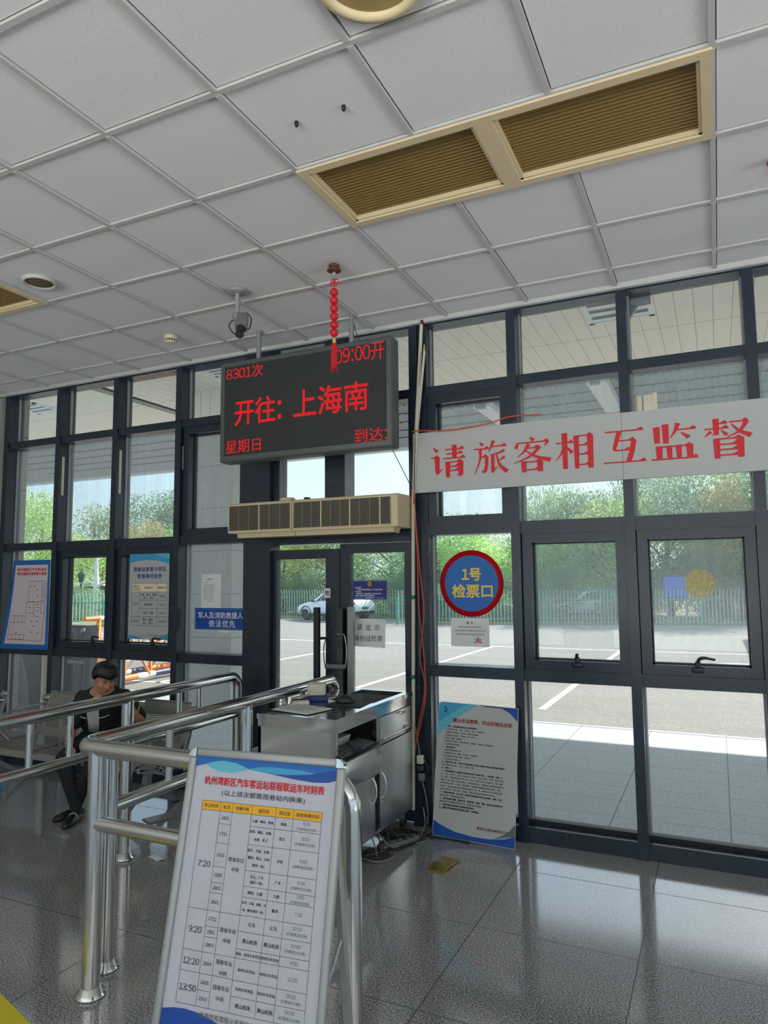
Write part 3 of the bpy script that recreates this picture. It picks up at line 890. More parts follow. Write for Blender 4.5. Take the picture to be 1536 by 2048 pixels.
c0 = Vector((x + 0.035, y + 0.015, HZ - 0.175)); c1 = c0 + dirv * 0.145
b = MB(); b.bar(c0, c1, 0.074, 0.062, 'cctv_body', (0, 0, 1)); b.bar(c0 - dirv * .008, c0, 0.066, 0.055, 'black_plastic')
b.bar(c0 + dirv * .03 + Vector((-.036, 0, .02)), Vector((x, y, HZ - 0.20)), 0.02, 0.02, 'dull_silver')
b.build('camera_body', parent=root)
b = MB(); b.tube([c1, c1 + dirv * .006, c1 + dirv * .02, c1 + dirv * 0.06, c1 + dirv * .062, c1 + dirv * 0.078], [0.030, 0.030, 0.024, 0.024, 0.028, 0.028], 'black_plastic', 18)
b.tube([c1 + dirv * 0.0781, c1 + dirv * 0.079], 0.021, 'car_glass', 18)
b.build('lens', parent=root)
b = MB(); s = Vector((0.06, 0.02, 0))
b.tube(spline([c0 + Vector((0, 0, .02)), c0 + Vector((-.05, -.03, -.02)), c0 + dirv * .10 + Vector((-.085, -.02, .0)), c1 + Vector((-.05, 0, -.03)), c1 + dirv * .02 + Vector((.0, .02, -.01))], 6), 0.004, 'black_plastic', 6)
b.tube(spline([c1 + Vector((.02, 0, 0)), c1 + Vector((.06, .01, -.01)), c0 + dirv * .08 + Vector((.075, .0, .02)), c0 + Vector((.03, 0, .02))], 6), 0.004, 'black_plastic', 6)
b.build('cable', parent=root)

# sprinkler with the red bead string hung on it
x, y = -0.931, -1.136
root = thing('sprinkler', 'rusty brass sprinkler head on the ceiling above the red beads', 'sprinkler', (x, y, HZ))
b = MB(); b.lathe([(0.026, HZ + .002), (0.034, HZ - 0.004), (0.034, HZ - 0.012), (0.022, HZ - 0.018), (0.018, HZ - 0.03)], (x, y, 0), 'rust', 24)
b.lathe([(0.018, HZ - 0.028), (0.044, HZ - 0.034), (0.045, HZ - 0.038), (0.020, HZ - 0.046)], (x, y, 0), 'rust', 24)
b.build('escutcheon', parent=root)
b = MB(); b.lathe([(0.012, HZ - 0.045), (0.014, HZ - 0.06), (0.006, HZ - 0.065), (0.006, HZ - 0.085), (0.016, HZ - 0.088), (0.016, HZ - 0.092), (0.002, HZ - 0.096)], (x, y, 0), 'dull_silver', 16)
b.build('nozzle', parent=root)
root = thing('bead_string', 'string of six red silk balls with a tassel hanging from the ceiling', 'hanging ornament', (x, y, HZ - 0.09))
b = MB(); b.tube([(x, y, HZ - 0.085), (x, y, 3.215)], 0.0022, 'red', 6)
b.build('cord', parent=root)
b = MB()
for a in range(4):
    t = a * PI / 2 + 0.4
    cx, cz = x + 0.020 * math.cos(t), 3.578 + 0.016 * math.sin(t)
    b.tube(arc((cx, y, cz), 0.011, 0, 2 * PI - 0.3, 10), 0.0035, 'red', 6)
b.ball((x, y, 3.578), 0.010, 'red', 10, 6)
b.build('knot', parent=root)
for z in (3.514, 3.463, 3.412, 3.361, 3.309, 3.257):
    b = MB(); b.ball((x, y, z), 0.0262, 'red', 20, 12); b.build('bead', parent=root)
b = MB(); b.lathe([(0.008, 3.222), (0.011, 3.212), (0.011, 3.196), (0.013, 3.190)], (x, y, 0), 'gold_print', 14); b.build('tassel_cap', parent=root)
b = MB(); b.lathe([(0.012, 3.192), (0.015, 3.17), (0.017, 3.10), (0.019, 3.035), (0.001, 3.033)], (x, y, 0), 'red', 14)
for k in range(14):
    t = 2 * PI * k / 14
    b.tube([(x + .013 * math.cos(t), y + .013 * math.sin(t), 3.18), (x + .019 * math.cos(t), y + .019 * math.sin(t), 3.028 - .006 * (k % 3))], 0.003, 'red', 5)
b.build('tassel', parent=root)

b = MB(); b.lathe([(0.03, HZ + .002), (0.032, HZ - .01), (0.018, HZ - .016), (0.014, HZ - 0.05), (0.001, HZ - 0.052)], (1.46, -1.174, 0), 'red', 18)
b.build('ceiling_beacon', loc=(1.46, -1.174, HZ), label='small red fitting on the ceiling at the right edge of the photo', cat='ceiling fitting')

# ------------------------------------------------------------------ LED departure board
LY = -0.42
x0, x1, z0, z1 = -2.37, -0.875, 2.668, 3.470
root = thing('led_departure_board', 'black LED departure board with red characters hung on two poles', 'departure board', ((x0 + x1) / 2, -0.36, z0))
b = MB(); b.rbox((x0, LY, z0), (x1, LY + 0.14, z1), 'led_case', 0.022, 3)
b.build('housing', parent=root)
sx0, sx1, sz0, sz1 = -2.318, -0.915, 2.716, 3.428
b = MB(); b.box((sx0, LY - 0.004, sz0), (sx1, LY + 0.01, sz1), 'led_panel')
y = LY - 0.0055
b.fit('8301次', -2.303, -1.955, 3.315, 3.415, y, 'led_lit', 0.008)
b.fit('09:00开', -1.325, -0.925, 3.302, 3.428, y, 'led_lit', 0.008)
b.fit('开往:', -2.215, -1.785, 2.945, 3.150, y, 'led_lit', 0.014)
b.fit('上海南', -1.680, -1.055, 2.950, 3.165, y, 'led_lit', 0.014)
b.fit('星期日', -2.300, -1.970, 2.735, 2.835, y, 'led_lit', 0.006)
b.fit('到达:', -1.165, -0.908, 2.718, 2.815, y, 'led_lit', 0.006)
b.rect(-2.312, -2.304, 2.80, 2.808, y, 'led_lit')
b.build('screen', parent=root)
for x in (-2.035, -1.215):
    b = MB(); b.tube([(x, -0.37, z1 - 0.01), (x, -0.37, HZ + 0.01)], 0.019, 'dull_silver', 16)
    b.build('hanging_pole', parent=root)
for x in (-2.16, -1.33):
    b = MB(); b.box((x, -0.29, z1 - 0.02), (x + 0.16, -0.26, z1 + 0.035), 'black_plastic')
    b.build('mounting_bracket', parent=root)
b = MB(); b.tube(spline([(-1.205, -0.375, 3.66), (-1.19, -0.36, 3.58), (-1.15, -0.36, 3.46)], 5), 0.003, 'dark_cable', 6)
b.build('power_cable', parent=root)
b = MB(); b.tube(spline([(-0.93, -0.30, 2.675), (-0.90, -0.20, 2.55), (-0.88, -0.04, 2.40)], 5), 0.003, 'dark_cable', 6)
b.build('power_cable', parent=root)

# ------------------------------------------------------------------ air curtains over the doors
def air_curtain(x0, x1, label, ncell, rightcap):
    root = thing('air_curtain', label, 'air curtain', ((x0 + x1) / 2, -0.13, 2.12), 'air curtains over the doors')
    zt, zb, yf = 2.362, 2.125, -0.27
    b = MB()
    prof = [(yf, zb), (yf, zt - 0.012), (yf + 0.012, zt), (-0.03, zt + 0.004), (-0.012, zt - 0.01), (-0.012, zb)]
    n = len(prof)
    vs = [(x0, p[0], p[1]) for p in prof] + [(x1, p[0], p[1]) for p in prof]
    fs = [tuple(range(n)), tuple(range(2 * n - 1, n - 1, -1))] + [(i, i + n, (i + 1) % n + n, (i + 1) % n) for i in range(n)]
    b.add(vs, fs, 'cream')
    b.build('casing', parent=root)
    gx0, gx1 = x0 + 0.008, x1 - (0.055 if rightcap else 0.008)
    gz0, gz1 = zb + 0.018, zt - 0.022
    b = MB(); b.box((gx0, yf - 0.001, gz0), (gx1, yf + 0.004, gz1), 'black')
    b.build('intake', parent=root)
    b = MB()
    w = (gx1 - gx0) / ncell
    for i in range(ncell + 1):
        x = gx0 + w * i; t = 0.0035 if i % 3 else 0.007
        b.box((x - t * .6, yf - 0.009, gz0), (x + t * .6, yf - 0.001, gz1), 'cream' if i % 3 == 0 else 'grille_grey')
    nz = 21
    for k in range(nz):
        z = gz0 + (gz1 - gz0) * (k + 0.5) / nz
        b.box((gx0, yf - 0.006, z - 0.0015), (gx1, yf - 0.001, z + 0.0015), 'grille_grey')
    b.box((gx0, yf - 0.010, gz1), (gx1, yf, gz1 + 0.008), 'cream'); b.box((gx0, yf - 0.010, gz0 - 0.008), (gx1, yf, gz0), 'cream')
    b.build('grille', parent=root)
    b = MB()
    a, c = (x0 + 0.06, x1) if not rightcap else (x0, x1 - 0.05)
    prof = [(-0.235, zb), (-0.225, zb - 0.035), (-0.14, zb - 0.042), (-0.10, zb)]
    n = 4
    vs = [(a, p[0], p[1]) for p in prof] + [(c, p[0], p[1]) for p in prof]
    fs = [tuple(range(n)), tuple(range(2 * n - 1, n - 1, -1))] + [(i, i + n, (i + 1) % n + n, (i + 1) % n) for i in range(n)]
    b.add(vs, fs, 'cream'); b.box((a + 0.01, -0.19, zb - 0.046), (c - 0.01, -0.15, zb - 0.036), 'black')
    b.build('outlet', parent=root)
air_curtain(-2.385, -1.788, 'short cream air curtain with two grille fields over the left door', 6, False)
air_curtain(-1.782, -0.905, 'long cream air curtain over the right door', 10, True)
b = MB(); b.lathe([(0.062, 2.362), (0.062, 2.385), (0.055, 2.393), (0.001, 2.395)], (-1.90, -0.16, 0), 'cream', 20); b.build('cap', loc=(-1.90, -0.16, 2.362), label='round cream cover lying on top of the short air curtain', cat='cover')
b = MB(); b.rbox((-1.735, -0.19, 2.363), (-1.70, -0.13, 2.388), 'black_plastic', 0.008); b.build('junction_box', loc=(-1.72, -0.16, 2.363), label='small dark box on top of the long air curtain', cat='junction box')

# ------------------------------------------------------------------ conduit and cables beside the doors
root = thing('cable_conduit', 'thin white cable conduit running up the post beside the banner', 'conduit', (-0.90, -0.03, 0))
b = MB(); b.tube([(-0.915, -0.03, 0.12), (-0.905, -0.03, 0.8), (-0.893, -0.035, 1.5), (-0.880, -0.045, 2.3), (-0.845, -0.045, 2.9), (-0.800, -0.03, 3.66)], 0.0135, 'ivory', 10)
b.build('pipe', parent=root)
b = MB(); b.tube([(-0.880, -0.030, 2.36), (-0.840, -0.030, 2.9), (-0.778, -0.02, 3.5)], 0.010, 'ivory', 8)
b.build('pipe', parent=root)
for z, x in ((1.05, -0.90), (1.62, -0.892), (2.60, -0.865)):
    b = MB(); b.lathe([(0.0155, z - 0.014), (0.0155, z + 0.014)], (x, -0.038, 0), 'green_tape', 12, smooth=True)
    b.build('green_tape', parent=root)
b = MB()
b.tube(spline([(-0.790, -0.03, 3.67), (-0.815, -0.045, 3.3), (-0.850, -0.055, 2.8), (-0.868, -0.060, 2.3)], 6), 0.004, 'rust', 6)
b.tube(spline([(-0.784, -0.03, 3.66), (-0.765, -0.035, 3.58), (-0.770, -0.03, 3.45)], 6), 0.006, 'dark_cable', 6)
b.lathe([(0.012, 3.655), (0.016, 3.67), (0.012, 3.69)], (-0.795, -0.03, 0), 'rust', 10)
b.build('wire', parent=root)
b = MB()
b.tube(spline([(-0.862, -0.065, 2.40), (-0.850, -0.06, 2.1), (-0.82, -0.06, 1.75), (-0.80, -0.06, 1.5), (-0.835, -0.06, 1.2), (-0.80, -0.06, 0.98), (-0.86, -0.05, 0.70), (-0.885, -0.045, 0.55)], 8), 0.0038, 'orange_wire', 6)
b.tube(spline([(-0.855, -0.062, 2.15), (-0.84, -0.07, 1.9), (-0.835, -0.07, 1.55), (-0.80, -0.07, 1.2), (-0.80, -0.06, 0.9), (-0.87, -0.06, 0.6)], 8), 0.0038, 'orange_wire', 6)
b.tube(spline([(-0.872, -0.065, 2.84), (-0.80, -0.07, 2.838), (-0.60, -0.06, 2.822), (-0.30, -0.055, 2.84), (-0.14, -0.05, 2.875), (0.08, -0.05, 2.868)], 8), 0.005, 'orange_wire', 6)
b.build('orange_cable', loc=(-0.85, -0.06, 0.55), label='loose orange cables hanging down the post and over the banner', cat='cable')
root = thing('power_adapter', 'pale power adapter block hanging by its cable beside the counter', 'power adapter', (-0.84, -0.05, 0.42))
b = MB(); b.rbox((-0.868, -0.075, 0.45), (-0.820, -0.035, 0.51), 'ivory', 0.008); b.rbox((-0.87, -0.07, 0.40), (-0.825, -0.04, 0.44), 'black_plastic', 0.006)
b.rbox((-0.860, -0.07, 0.335), (-0.815, -0.04, 0.385), 'grey_plastic', 0.006)
b.build('plug', parent=root)
b = MB(); b.tube(spline([(-0.85, -0.055, 0.515), (-0.865, -0.05, 0.60), (-0.888, -0.045, 0.72)], 5), 0.004, 'white_cable', 6)
b.tube(spline([(-0.83, -0.055, 0.33), (-0.80, -0.06, 0.20), (-0.79, -0.07, 0.06), (-0.84, -0.12, 0.01)], 6), 0.004, 'white_cable', 6)
b.tube(spline([(-0.82, -0.055, 0.5), (-0.79, -0.06, 0.42), (-0.80, -0.06, 0.34)], 6), 0.004, 'dark_cable', 6)
b.build('cable', parent=root)

# ------------------------------------------------------------------ signs and posters
def song(b, name, x0, z0, w, h, y, m):
    """one heavy printed character drawn stroke by stroke in a unit square: H thin bar, V thick post, P tapering stroke"""
    lay = [0]
    def put(poly):
        lay[0] += 1
        b.flat([(x0 + p[0] * w, z0 + p[1] * h) for p in poly], y - .00006 * lay[0], m)
    def H(a, c, yy, t=0.042):
        put([(a, yy - t / 2), (c - 0.005, yy - t / 2), (c, yy + t / 2), (a, yy + t / 2)])
        put([(c - 0.15, yy + t / 2), (c, yy + t / 2), (c - 0.055, yy + 0.085)])
    def V(x, ya, yb, t=0.11):
        t *= 1.12
        put([(x - t / 2, yb), (x + t / 2, yb), (x + t / 2 + 0.012, ya), (x + t / 2 - 0.01, ya + 0.022), (x - t / 2 - 0.02, ya + 0.012)])
    def P(pts, wa, wb):
        q = [Vector((p[0], p[1], 0)) for p in (spline([(p[0], p[1], 0) for p in pts], 6) if len(pts) > 2 else [Vector((pts[0][0] + (pts[1][0] - pts[0][0]) * k / 4, pts[0][1] + (pts[1][1] - pts[0][1]) * k / 4, 0)) for k in range(5)])]
        n = len(q)
        L, R = [], []
        for i, p in enumerate(q):
            d = (q[min(i + 1, n - 1)] - q[max(i - 1, 0)]).normalized()
            ww = (wa + (wb - wa) * i / (n - 1)) / 2
            L.append((p.x - d.y * ww, p.y + d.x * ww)); R.append((p.x + d.y * ww, p.y - d.x * ww))
        for i in range(n - 1):
            put([R[i], R[i + 1], L[i + 1], L[i]])
    S = {
    '请': lambda: (P([(.09,.94),(.21,.80)],.03,.11), H(.02,.25,.62), V(.20,.62,.16), P([(.17,.10),(.37,.26)],.10,.01), H(.42,.96,.85), V(.69,.97,.56,.10), H(.46,.92,.71), H(.37,.99,.57), V(.50,.45,-.03,.10), H(.48,.90,.45), V(.86,.45,.02,.115), P([(.87,.0),(.74,.07)],.08,.01), H(.5,.84,.31), H(.5,.84,.18)),
    '旅': lambda: (P([(.19,.99),(.29,.87)],.03,.11), H(.02,.47,.77), P([(.21,.77),(.19,.42),(.03,.0)],.10,.02), H(.2,.42,.52), P([(.40,.53),(.38,.22),(.33,.05)],.10,.10), P([(.34,.04),(.23,.10)],.08,.01), P([(.61,1.0),(.46,.66)],.11,.02), H(.54,.98,.82), P([(.92,.68),(.72,.60),(.50,.56)],.08,.03), P([(.58,.58),(.57,.10)],.10,.10), P([(.54,.03),(.72,.20)],.09,.01), P([(.92,.48),(.76,.36)],.08,.02), P([(.68,.58),(.78,.24),(.99,.02)],.03,.13)),
    '客': lambda: (P([(.46,1.0),(.56,.89)],.04,.12), P([(.14,.86),(.08,.68)],.05,.11), H(.12,.95,.84), P([(.94,.85),(.82,.68)],.09,.01), P([(.43,.80),(.30,.58),(.12,.42)],.11,.02), H(.40,.70,.67), P([(.72,.70),(.45,.42),(.02,.24)],.11,.02), P([(.33,.61),(.62,.40),(.99,.27)],.03,.13), V(.29,.27,-.05,.10), H(.28,.75,.25), V(.72,.25,-.05,.115), H(.3,.72,.02)),
    '相': lambda: (H(.02,.47,.73), V(.25,1.0,-.04,.11), P([(.25,.72),(.17,.46),(.02,.22)],.09,.02), P([(.28,.62),(.44,.42)],.03,.11), V(.55,.90,-.05,.10), H(.54,.95,.90), V(.90,.90,-.05,.115), H(.56,.88,.63), H(.56,.88,.36), H(.54,.9,.06)),
    '互': lambda: (H(.07,.95,.92), H(.02,.99,.04), P([(.40,.90),(.27,.40)],.12,.09), H(.3,.76,.65), P([(.73,.66),(.68,.34),(.60,.06)],.12,.12), H(.26,.66,.38)),
    '监': lambda: (V(.14,.92,.48,.11), V(.33,.98,.46,.11), P([(.60,1.0),(.53,.78),(.42,.60)],.12,.02), H(.55,.98,.82), P([(.66,.74),(.82,.58)],.03,.12), V(.18,.38,.04,.11), V(.40,.38,.04,.09), V(.60,.38,.04,.09), V(.83,.38,.04,.11), H(.16,.88,.37), H(.0,1.0,.03)),
    '督': lambda: (V(.28,1.0,.58,.10), H(.3,.52,.88), H(.03,.54,.75), P([(.17,.68),(.03,.54)],.09,.02), P([(.38,.70),(.50,.56)],.03,.10), P([(.28,.60),(.18,.58)],.06,.01), H(.55,.95,.90), P([(.92,.90),(.76,.64),(.50,.50)],.11,.02), P([(.60,.84),(.76,.64),(.99,.50)],.03,.13), V(.28,.46,-.06,.10), H(.27,.80,.46), V(.77,.46,-.06,.115), H(.3,.74,.31), H(.3,.74,.17), H(.28,.76,.02)),
    }
    S[name]()

root = thing('banner_board', 'long white banner board with seven large red characters across the glazing', 'banner', (0.45, -0.03, 2.38))
b = MB()
by = -0.035
b.box((-0.880, by, 2.383), (0.600, -0.004, 2.828), 'board_white'); b.box((0.602, by, 2.383), (2.02, -0.004, 2.824), 'board_white')
for ch, a, c in (('请', -.742, -.470), ('旅', -.412, -.165), ('客', -.125, .138), ('相', .168, .426), ('互', .476, .748), ('监', .776, 1.052), ('督', 1.084, 1.352)):
    song(b, ch, a, 2.488, c - a, 0.232, by - 0.0015, 'red_print')
b.build('panel', parent=root)
b = MB(); b.rbox((0.70, -0.03, 2.815), (0.82, 0.01, 2.93), 'ivory', 0.006); b.box((0.735, -0.033, 2.82), (0.742, -0.028, 2.925), 'grey_plastic'); b.box((0.80, -0.034, 2.815), (0.826, 0.0, 2.935), 'ivory')
b.build('switch_box', loc=(0.76, -0.01, 2.82), label='ivory switch box peeking out above the banner', cat='switch box')

# round blue ticket gate sticker on the glass
yg = 0.131
root = thing('gate_sticker', 'round blue sticker with a red rim and yellow gate characters', 'sticker', (-0.503, yg, 1.48))
def disc(b, cx, cz, r, y, m, n=56):
    b.flat([(cx + r * math.cos(2 * PI * k / n), cz + r * math.sin(2 * PI * k / n)) for k in range(n)], y, m)
b = MB(); b.lathe([(0.001, yg - 0.0008), (0.242, yg - 0.0008), (0.242, yg + 0.0005)], (-0.503, 0, 1.717), 'red_print', 56, 'Y')
disc(b, -0.503, 1.717, 0.203, yg - 0.0014, 'blue_print')
b.fit('1号', -0.573, -0.428, 1.735, 1.828, yg - 0.002, 'yellow_print', 0.028); b.fit('检票口', -0.650, -0.342, 1.612, 1.712, yg - 0.002, 'yellow_print', 0.022)
b.build('film', parent=root)

b = MB(); b.box((-0.665, yg - .001, 1.262), (-0.375, yg + .0005, 1.466), 'paper_back')
y = yg - 0.0018
b.text('通 告', -0.52, 1.432, 0.022, y, 'black_print', 0.01)
for k, s in enumerate(['因客运站安全管理要求', '自即日起所有车辆请停放在车位', '如有疑问请与车站值班室联系']):
    b.text(s, -0.52, 1.402 - 0.026 * k, 0.017, y, 'grey_print', 0.005)
for t in range(10):
    a = 2 * PI * t / 10; b.line(-0.46 + .015 * math.cos(a), 1.312 + .013 * math.sin(a), -0.46 + .026 * math.cos(a), 1.312 + .022 * math.sin(a), .005, y, 'red_print')
disc(b, -0.46, 1.312, 0.010, y, 'red_print', 16); b.rect(-0.492, -0.428, 1.292, 1.297, y, 'red_print')
b.build('notice_sheet', loc=(-0.52, yg, 1.262), label='grey paper notice with a red stamp under the round blue sticker', cat='notice')

# faded golden sticker in the third right bay: a plain disc of worn gold flecks
root = thing('round_sticker', 'faded golden round sticker on the right casement glass', 'sticker', (1.012, yg, 1.63))
t = NT('worn_gold_film'); n = t.noise(t.coord(), 34, 3, 0.6)
bs = t.bsdf(srgb(236, 200, 110), 0.5); tl = t.n('ShaderNodeBsdfTranslucent'); tl.inputs[0].default_value = c4(srgb(240, 205, 110))
m1 = t.n('ShaderNodeMixShader'); m1.inputs[0].default_value = 0.6; t.l(bs.outputs[0], m1.inputs[1]); t.l(tl.outputs[0], m1.inputs[2])
tp = t.n('ShaderNodeBsdfTransparent'); m2 = t.n('ShaderNodeMixShader'); t.l(t.ramp(n, [(0.35, 0.25), (0.6, 0.75)]), m2.inputs[0]); t.l(tp.outputs[0], m2.inputs[1]); t.l(m1.outputs[0], m2.inputs[2])
M['worn_gold'] = t.done(m2)
b = MB(); disc(b, 1.012, 1.708, 0.088, yg - 0.001, 'worn_gold'); b.build('film', parent=root)
b = MB(); b.tube(arc((1.012, yg - .0015, 1.708), 0.092, 0, 2 * PI * 59 / 60, 59), 0.0012, 'gold_print', 5, True); b.build('rim', parent=root)

# sticker at the top of bay five
b = MB(); b.flat([(-0.745, 2.985), (-0.710, 3.022), (-0.745, 3.060), (-0.780, 3.022)], yg - 0.001, 'navy_print' if 'navy_print' in M else 'navy')
b.text('安全', -0.745, 3.032, 0.020, yg - .0016, 'white_print'); b.text('出口', -0.745, 3.010, 0.016, yg - .0016, 'white_print')
b.build('diamond_sticker', loc=(-0.745, yg, 2.985), label='small dark blue diamond sticker in the corner of the upper pane', cat='sticker')

# door notices
yd = 0.070
b = MB(); b.box((-1.445, yd - .001, 1.598), (-1.153, yd + .0005, 1.745), 'navy')
y = yd - .0018
b.rect(-1.440, -1.158, 1.738, 1.741, y, 'sky_blue'); b.rect(-1.440, -1.158, 1.602, 1.605, y, 'sky_blue')
disc(b, -1.299, 1.718, 0.017, y, 'header_yellow', 20); disc(b, -1.299, 1.718, 0.010, y - .0003, 'red_print', 16)
for k, (s, x) in enumerate([('各位旅客:', -1.425), ('  严禁携带易燃易爆物品上车,请自觉接受', -1.425), ('安全检查。', -1.425), ('  请保管好个人随身物品,注意防盗,遇到', -1.425), ('可疑人员请及时拨打报警电话。', -1.425)]):
    b.text(s, x, 1.690 - 0.0155 * k, 0.0128, y, 'white_print', 0.012, 'l')
b.text('车站派出所宣', -1.299, 1.612, 0.012, y, 'white_print', 0.01); b.line(-1.425, 1.612, -1.35, 1.612, .0015, y, 'white_print'); b.line(-1.25, 1.612, -1.175, 1.612, .0015, y, 'white_print')
b.build('police_notice', loc=(-1.299, yd, 1.598), label='navy blue notice with white lines and a round emblem on the right door', cat='notice')
b = MB()
b.add([(-1.462, yd - .001, 1.243), (-1.172, yd - .001, 1.236), (-1.165, yd - .001, 1.449), (-1.453, yd - .001, 1.455)], [(0, 1, 2, 3)], 'paper_back')
b.add([(-1.462, yd, 1.243), (-1.172, yd, 1.236), (-1.165, yd, 1.449), (-1.453, yd, 1.455)], [(3, 2, 1, 0)], 'paper_back')
b.text('请 出 示', -1.312, 1.388, 0.052, yd - .002, 'black_print', 0.004, width=0.20); b.text('身份证检票', -1.312, 1.305, 0.049, yd - .002, 'black_print', 0.004)
b.line(-1.215, 1.433, -1.185, 1.440, .002, yd - .002, 'black_print')
b.build('ticket_notice', loc=(-1.312, yd, 1.24), label='white sheet asking to show identity cards on the right door', cat='notice')

# blue priority sign and the paper behind the fourth bay's glass
b = MB(); yb = 0.128
b.box((-3.040, yb - .002, 1.334), (-2.445, yb, 1.519), 'deep_blue')
y = yb - .003
for (a, c, d, e) in ((-3.028, -2.457, 1.505, 1.508), (-3.028, -2.457, 1.345, 1.348), (-3.028, -3.024, 1.345, 1.508), (-2.461, -2.457, 1.345, 1.508)): b.rect(a, c, d, e, y, 'sky_blue')
b.text('军人及消防救援人员', -2.735, 1.457, 0.0605, y, 'white_print', 0.012); b.text('依法优先', -2.745, 1.386, 0.066, y, 'white_print', 0.012, track=0.1)
b.build('priority_sign', loc=(-2.74, yb, 1.334), label='blue priority sign with white characters beside the left door', cat='sign')
b = MB(); yp = 0.130
b.box((-2.975, yp - .0006, 1.505), (-2.765, yp, 1.81), 'paper_back')
b.text('温馨提示', -2.885, 1.768, 0.017, yp - .001, 'grey_print', 0.005)
for k in range(9):
    b.text(['各位旅客:', '  为方便广大旅客出行,', '现将有关事项通知如下,', '请旅客朋友们提前到站', '购票候车,遵守车站秩', '序,文明乘车,并随身', '携带好有效身份证件。', '不便之处,敬请谅解。', '      汽车客运站'][k], -2.955, 1.738 - 0.020 * k, 0.0125, yp - .001, 'grey_print', 0, 'l')
b.build('paper_notice', loc=(-2.87, yp, 1.505), label='white printed paper taped on the glass above the blue priority sign', cat='notice')
b = MB(); b.add([(-2.79, .131, 1.315), (-2.66, .131, 1.305), (-2.655, .131, 1.335), (-2.79, .131, 1.335)], [(0, 1, 2, 3)], 'cream_print'); b.build('paper_scrap', loc=(-2.72, .131, 1.305), label='torn scrap of paper showing below the blue priority sign', cat='paper')

# company mark: two interlocked curls
def company_mark(b, cx, cz, s, y):
    p = spline([(cx + .5 * s, y, cz + .7 * s), (cx + .1 * s, y, cz + .8 * s), (cx - .3 * s, y, cz + .5 * s), (cx + .2 * s, y, cz + .05 * s), (cx + .5 * s, y, cz - .35 * s), (cx + .1 * s, y, cz - .75 * s), (cx - .5 * s, y, cz - .6 * s)], 5)
    def ribbon(p, w, m):
        for i in range(len(p) - 1):
            b.line(p[i].x, p[i].z, p[i + 1].x, p[i + 1].z, w, y, m)
    ribbon(p, .28 * s, 'black_print')
    q = spline([(cx - .1 * s, y, cz - .3 * s), (cx + .35 * s, y, cz - .1 * s), (cx + .75 * s, y, cz + .1 * s)], 4)
    ribbon(q, .2 * s, 'green_tape')

# transfer timetable in bay three
root = thing('transfer_timetable', 'white timetable poster with blue waves on the third bay window', 'poster', (-3.50, 0.02, 1.235))
yt = 0.026
b = MB(); X0, X1, Z0, Z1 = -3.715, -3.248, 1.240, 2.000
b.box((X0, yt - .0015, Z0), (X1, yt, Z1), 'board_white'); y = yt - .0025
W = X1 - X0
b.flat([(X0, Z1), (X0, Z1 - .085)] + [(X0 + W * k / 12, Z1 - .085 + .035 * math.sin(PI * k / 12) ** 0.8 - .012 * k / 12) for k in range(1, 12)] + [(X1, Z1 - .10), (X1, Z1)], y, 'sky_blue')
b.flat([(X1 - .19, Z1), (X1, Z1 - .05), (X1, Z1)], y - .0003, 'teal_print')
b.flat([(X0, Z0), (X0 + .20, Z0), (X0 + .13, Z0 + .022), (X0, Z0 + .038)], y, 'sky_blue'); b.flat([(X0 + .20, Z0), (X1, Z0), (X1, Z0 + .055), (X1 - .1, Z0 + .02)], y, 'sky_blue')
b.text('周巷站旅客中转区', -3.475, 1.862, .045, y, 'navy_text', .02, track=.08); b.text('附换乘时刻表', -3.475, 1.800, .045, y, 'navy_text', .02, track=.08)
tx = [-3.682, -3.588, -3.380, -3.268]; tz = [1.735, 1.660, 1.585, 1.512, 1.440, 1.360]
b.rect(tx[0], tx[3], tz[1], tz[0], y, 'cream_print')
for x in tx: b.line(x, tz[0], x, tz[5], .0022, y - .0004, 'black_print')
for i, z in enumerate(tz): b.line(tx[0] if i in (0, 1, 4, 5) else tx[1], z, tx[3], z, .0022, y - .0004, 'black_print')
y -= .0006
b.text('周巷站', -3.635, 1.710, .026, y, 'black_print', .006); b.text('上车时间', -3.635, 1.682, .0215, y, 'black_print', .006); b.text('换乘地点', -3.484, 1.697, .024, y, 'black_print', .006); b.text('换乘时间', -3.324, 1.697, .025, y, 'black_print', .006)
for s, z in (('平湖、嘉兴、盛泽', 1.635), ('吴江、昆山', 1.607), ('浦东机场', 1.548), ('苏州、无锡', 1.475), ('嘉兴、盛泽', 1.415), ('吴江、昆山', 1.385)): b.text(s, -3.484, z, .024, y, 'black_print', .006)
for s, x, z in (('8:20', -3.635, 1.555), ('13:00', -3.635, 1.40), ('9:05', -3.324, 1.622), ('9:10', -3.324, 1.548), ('9:40', -3.324, 1.475), ('14:20', -3.324, 1.40)): b.text(s, x, z, .030, y, 'black_print', .004)
company_mark(b, -3.455, 1.275, .013, y); b.text('杭州湾新区汽车客运站', -3.355, 1.277, .0155, y, 'grey_print', 0); b.line(-3.435, 1.264, -3.275, 1.264, .0015, y, 'grey_print')
b.build('sheet', parent=root)

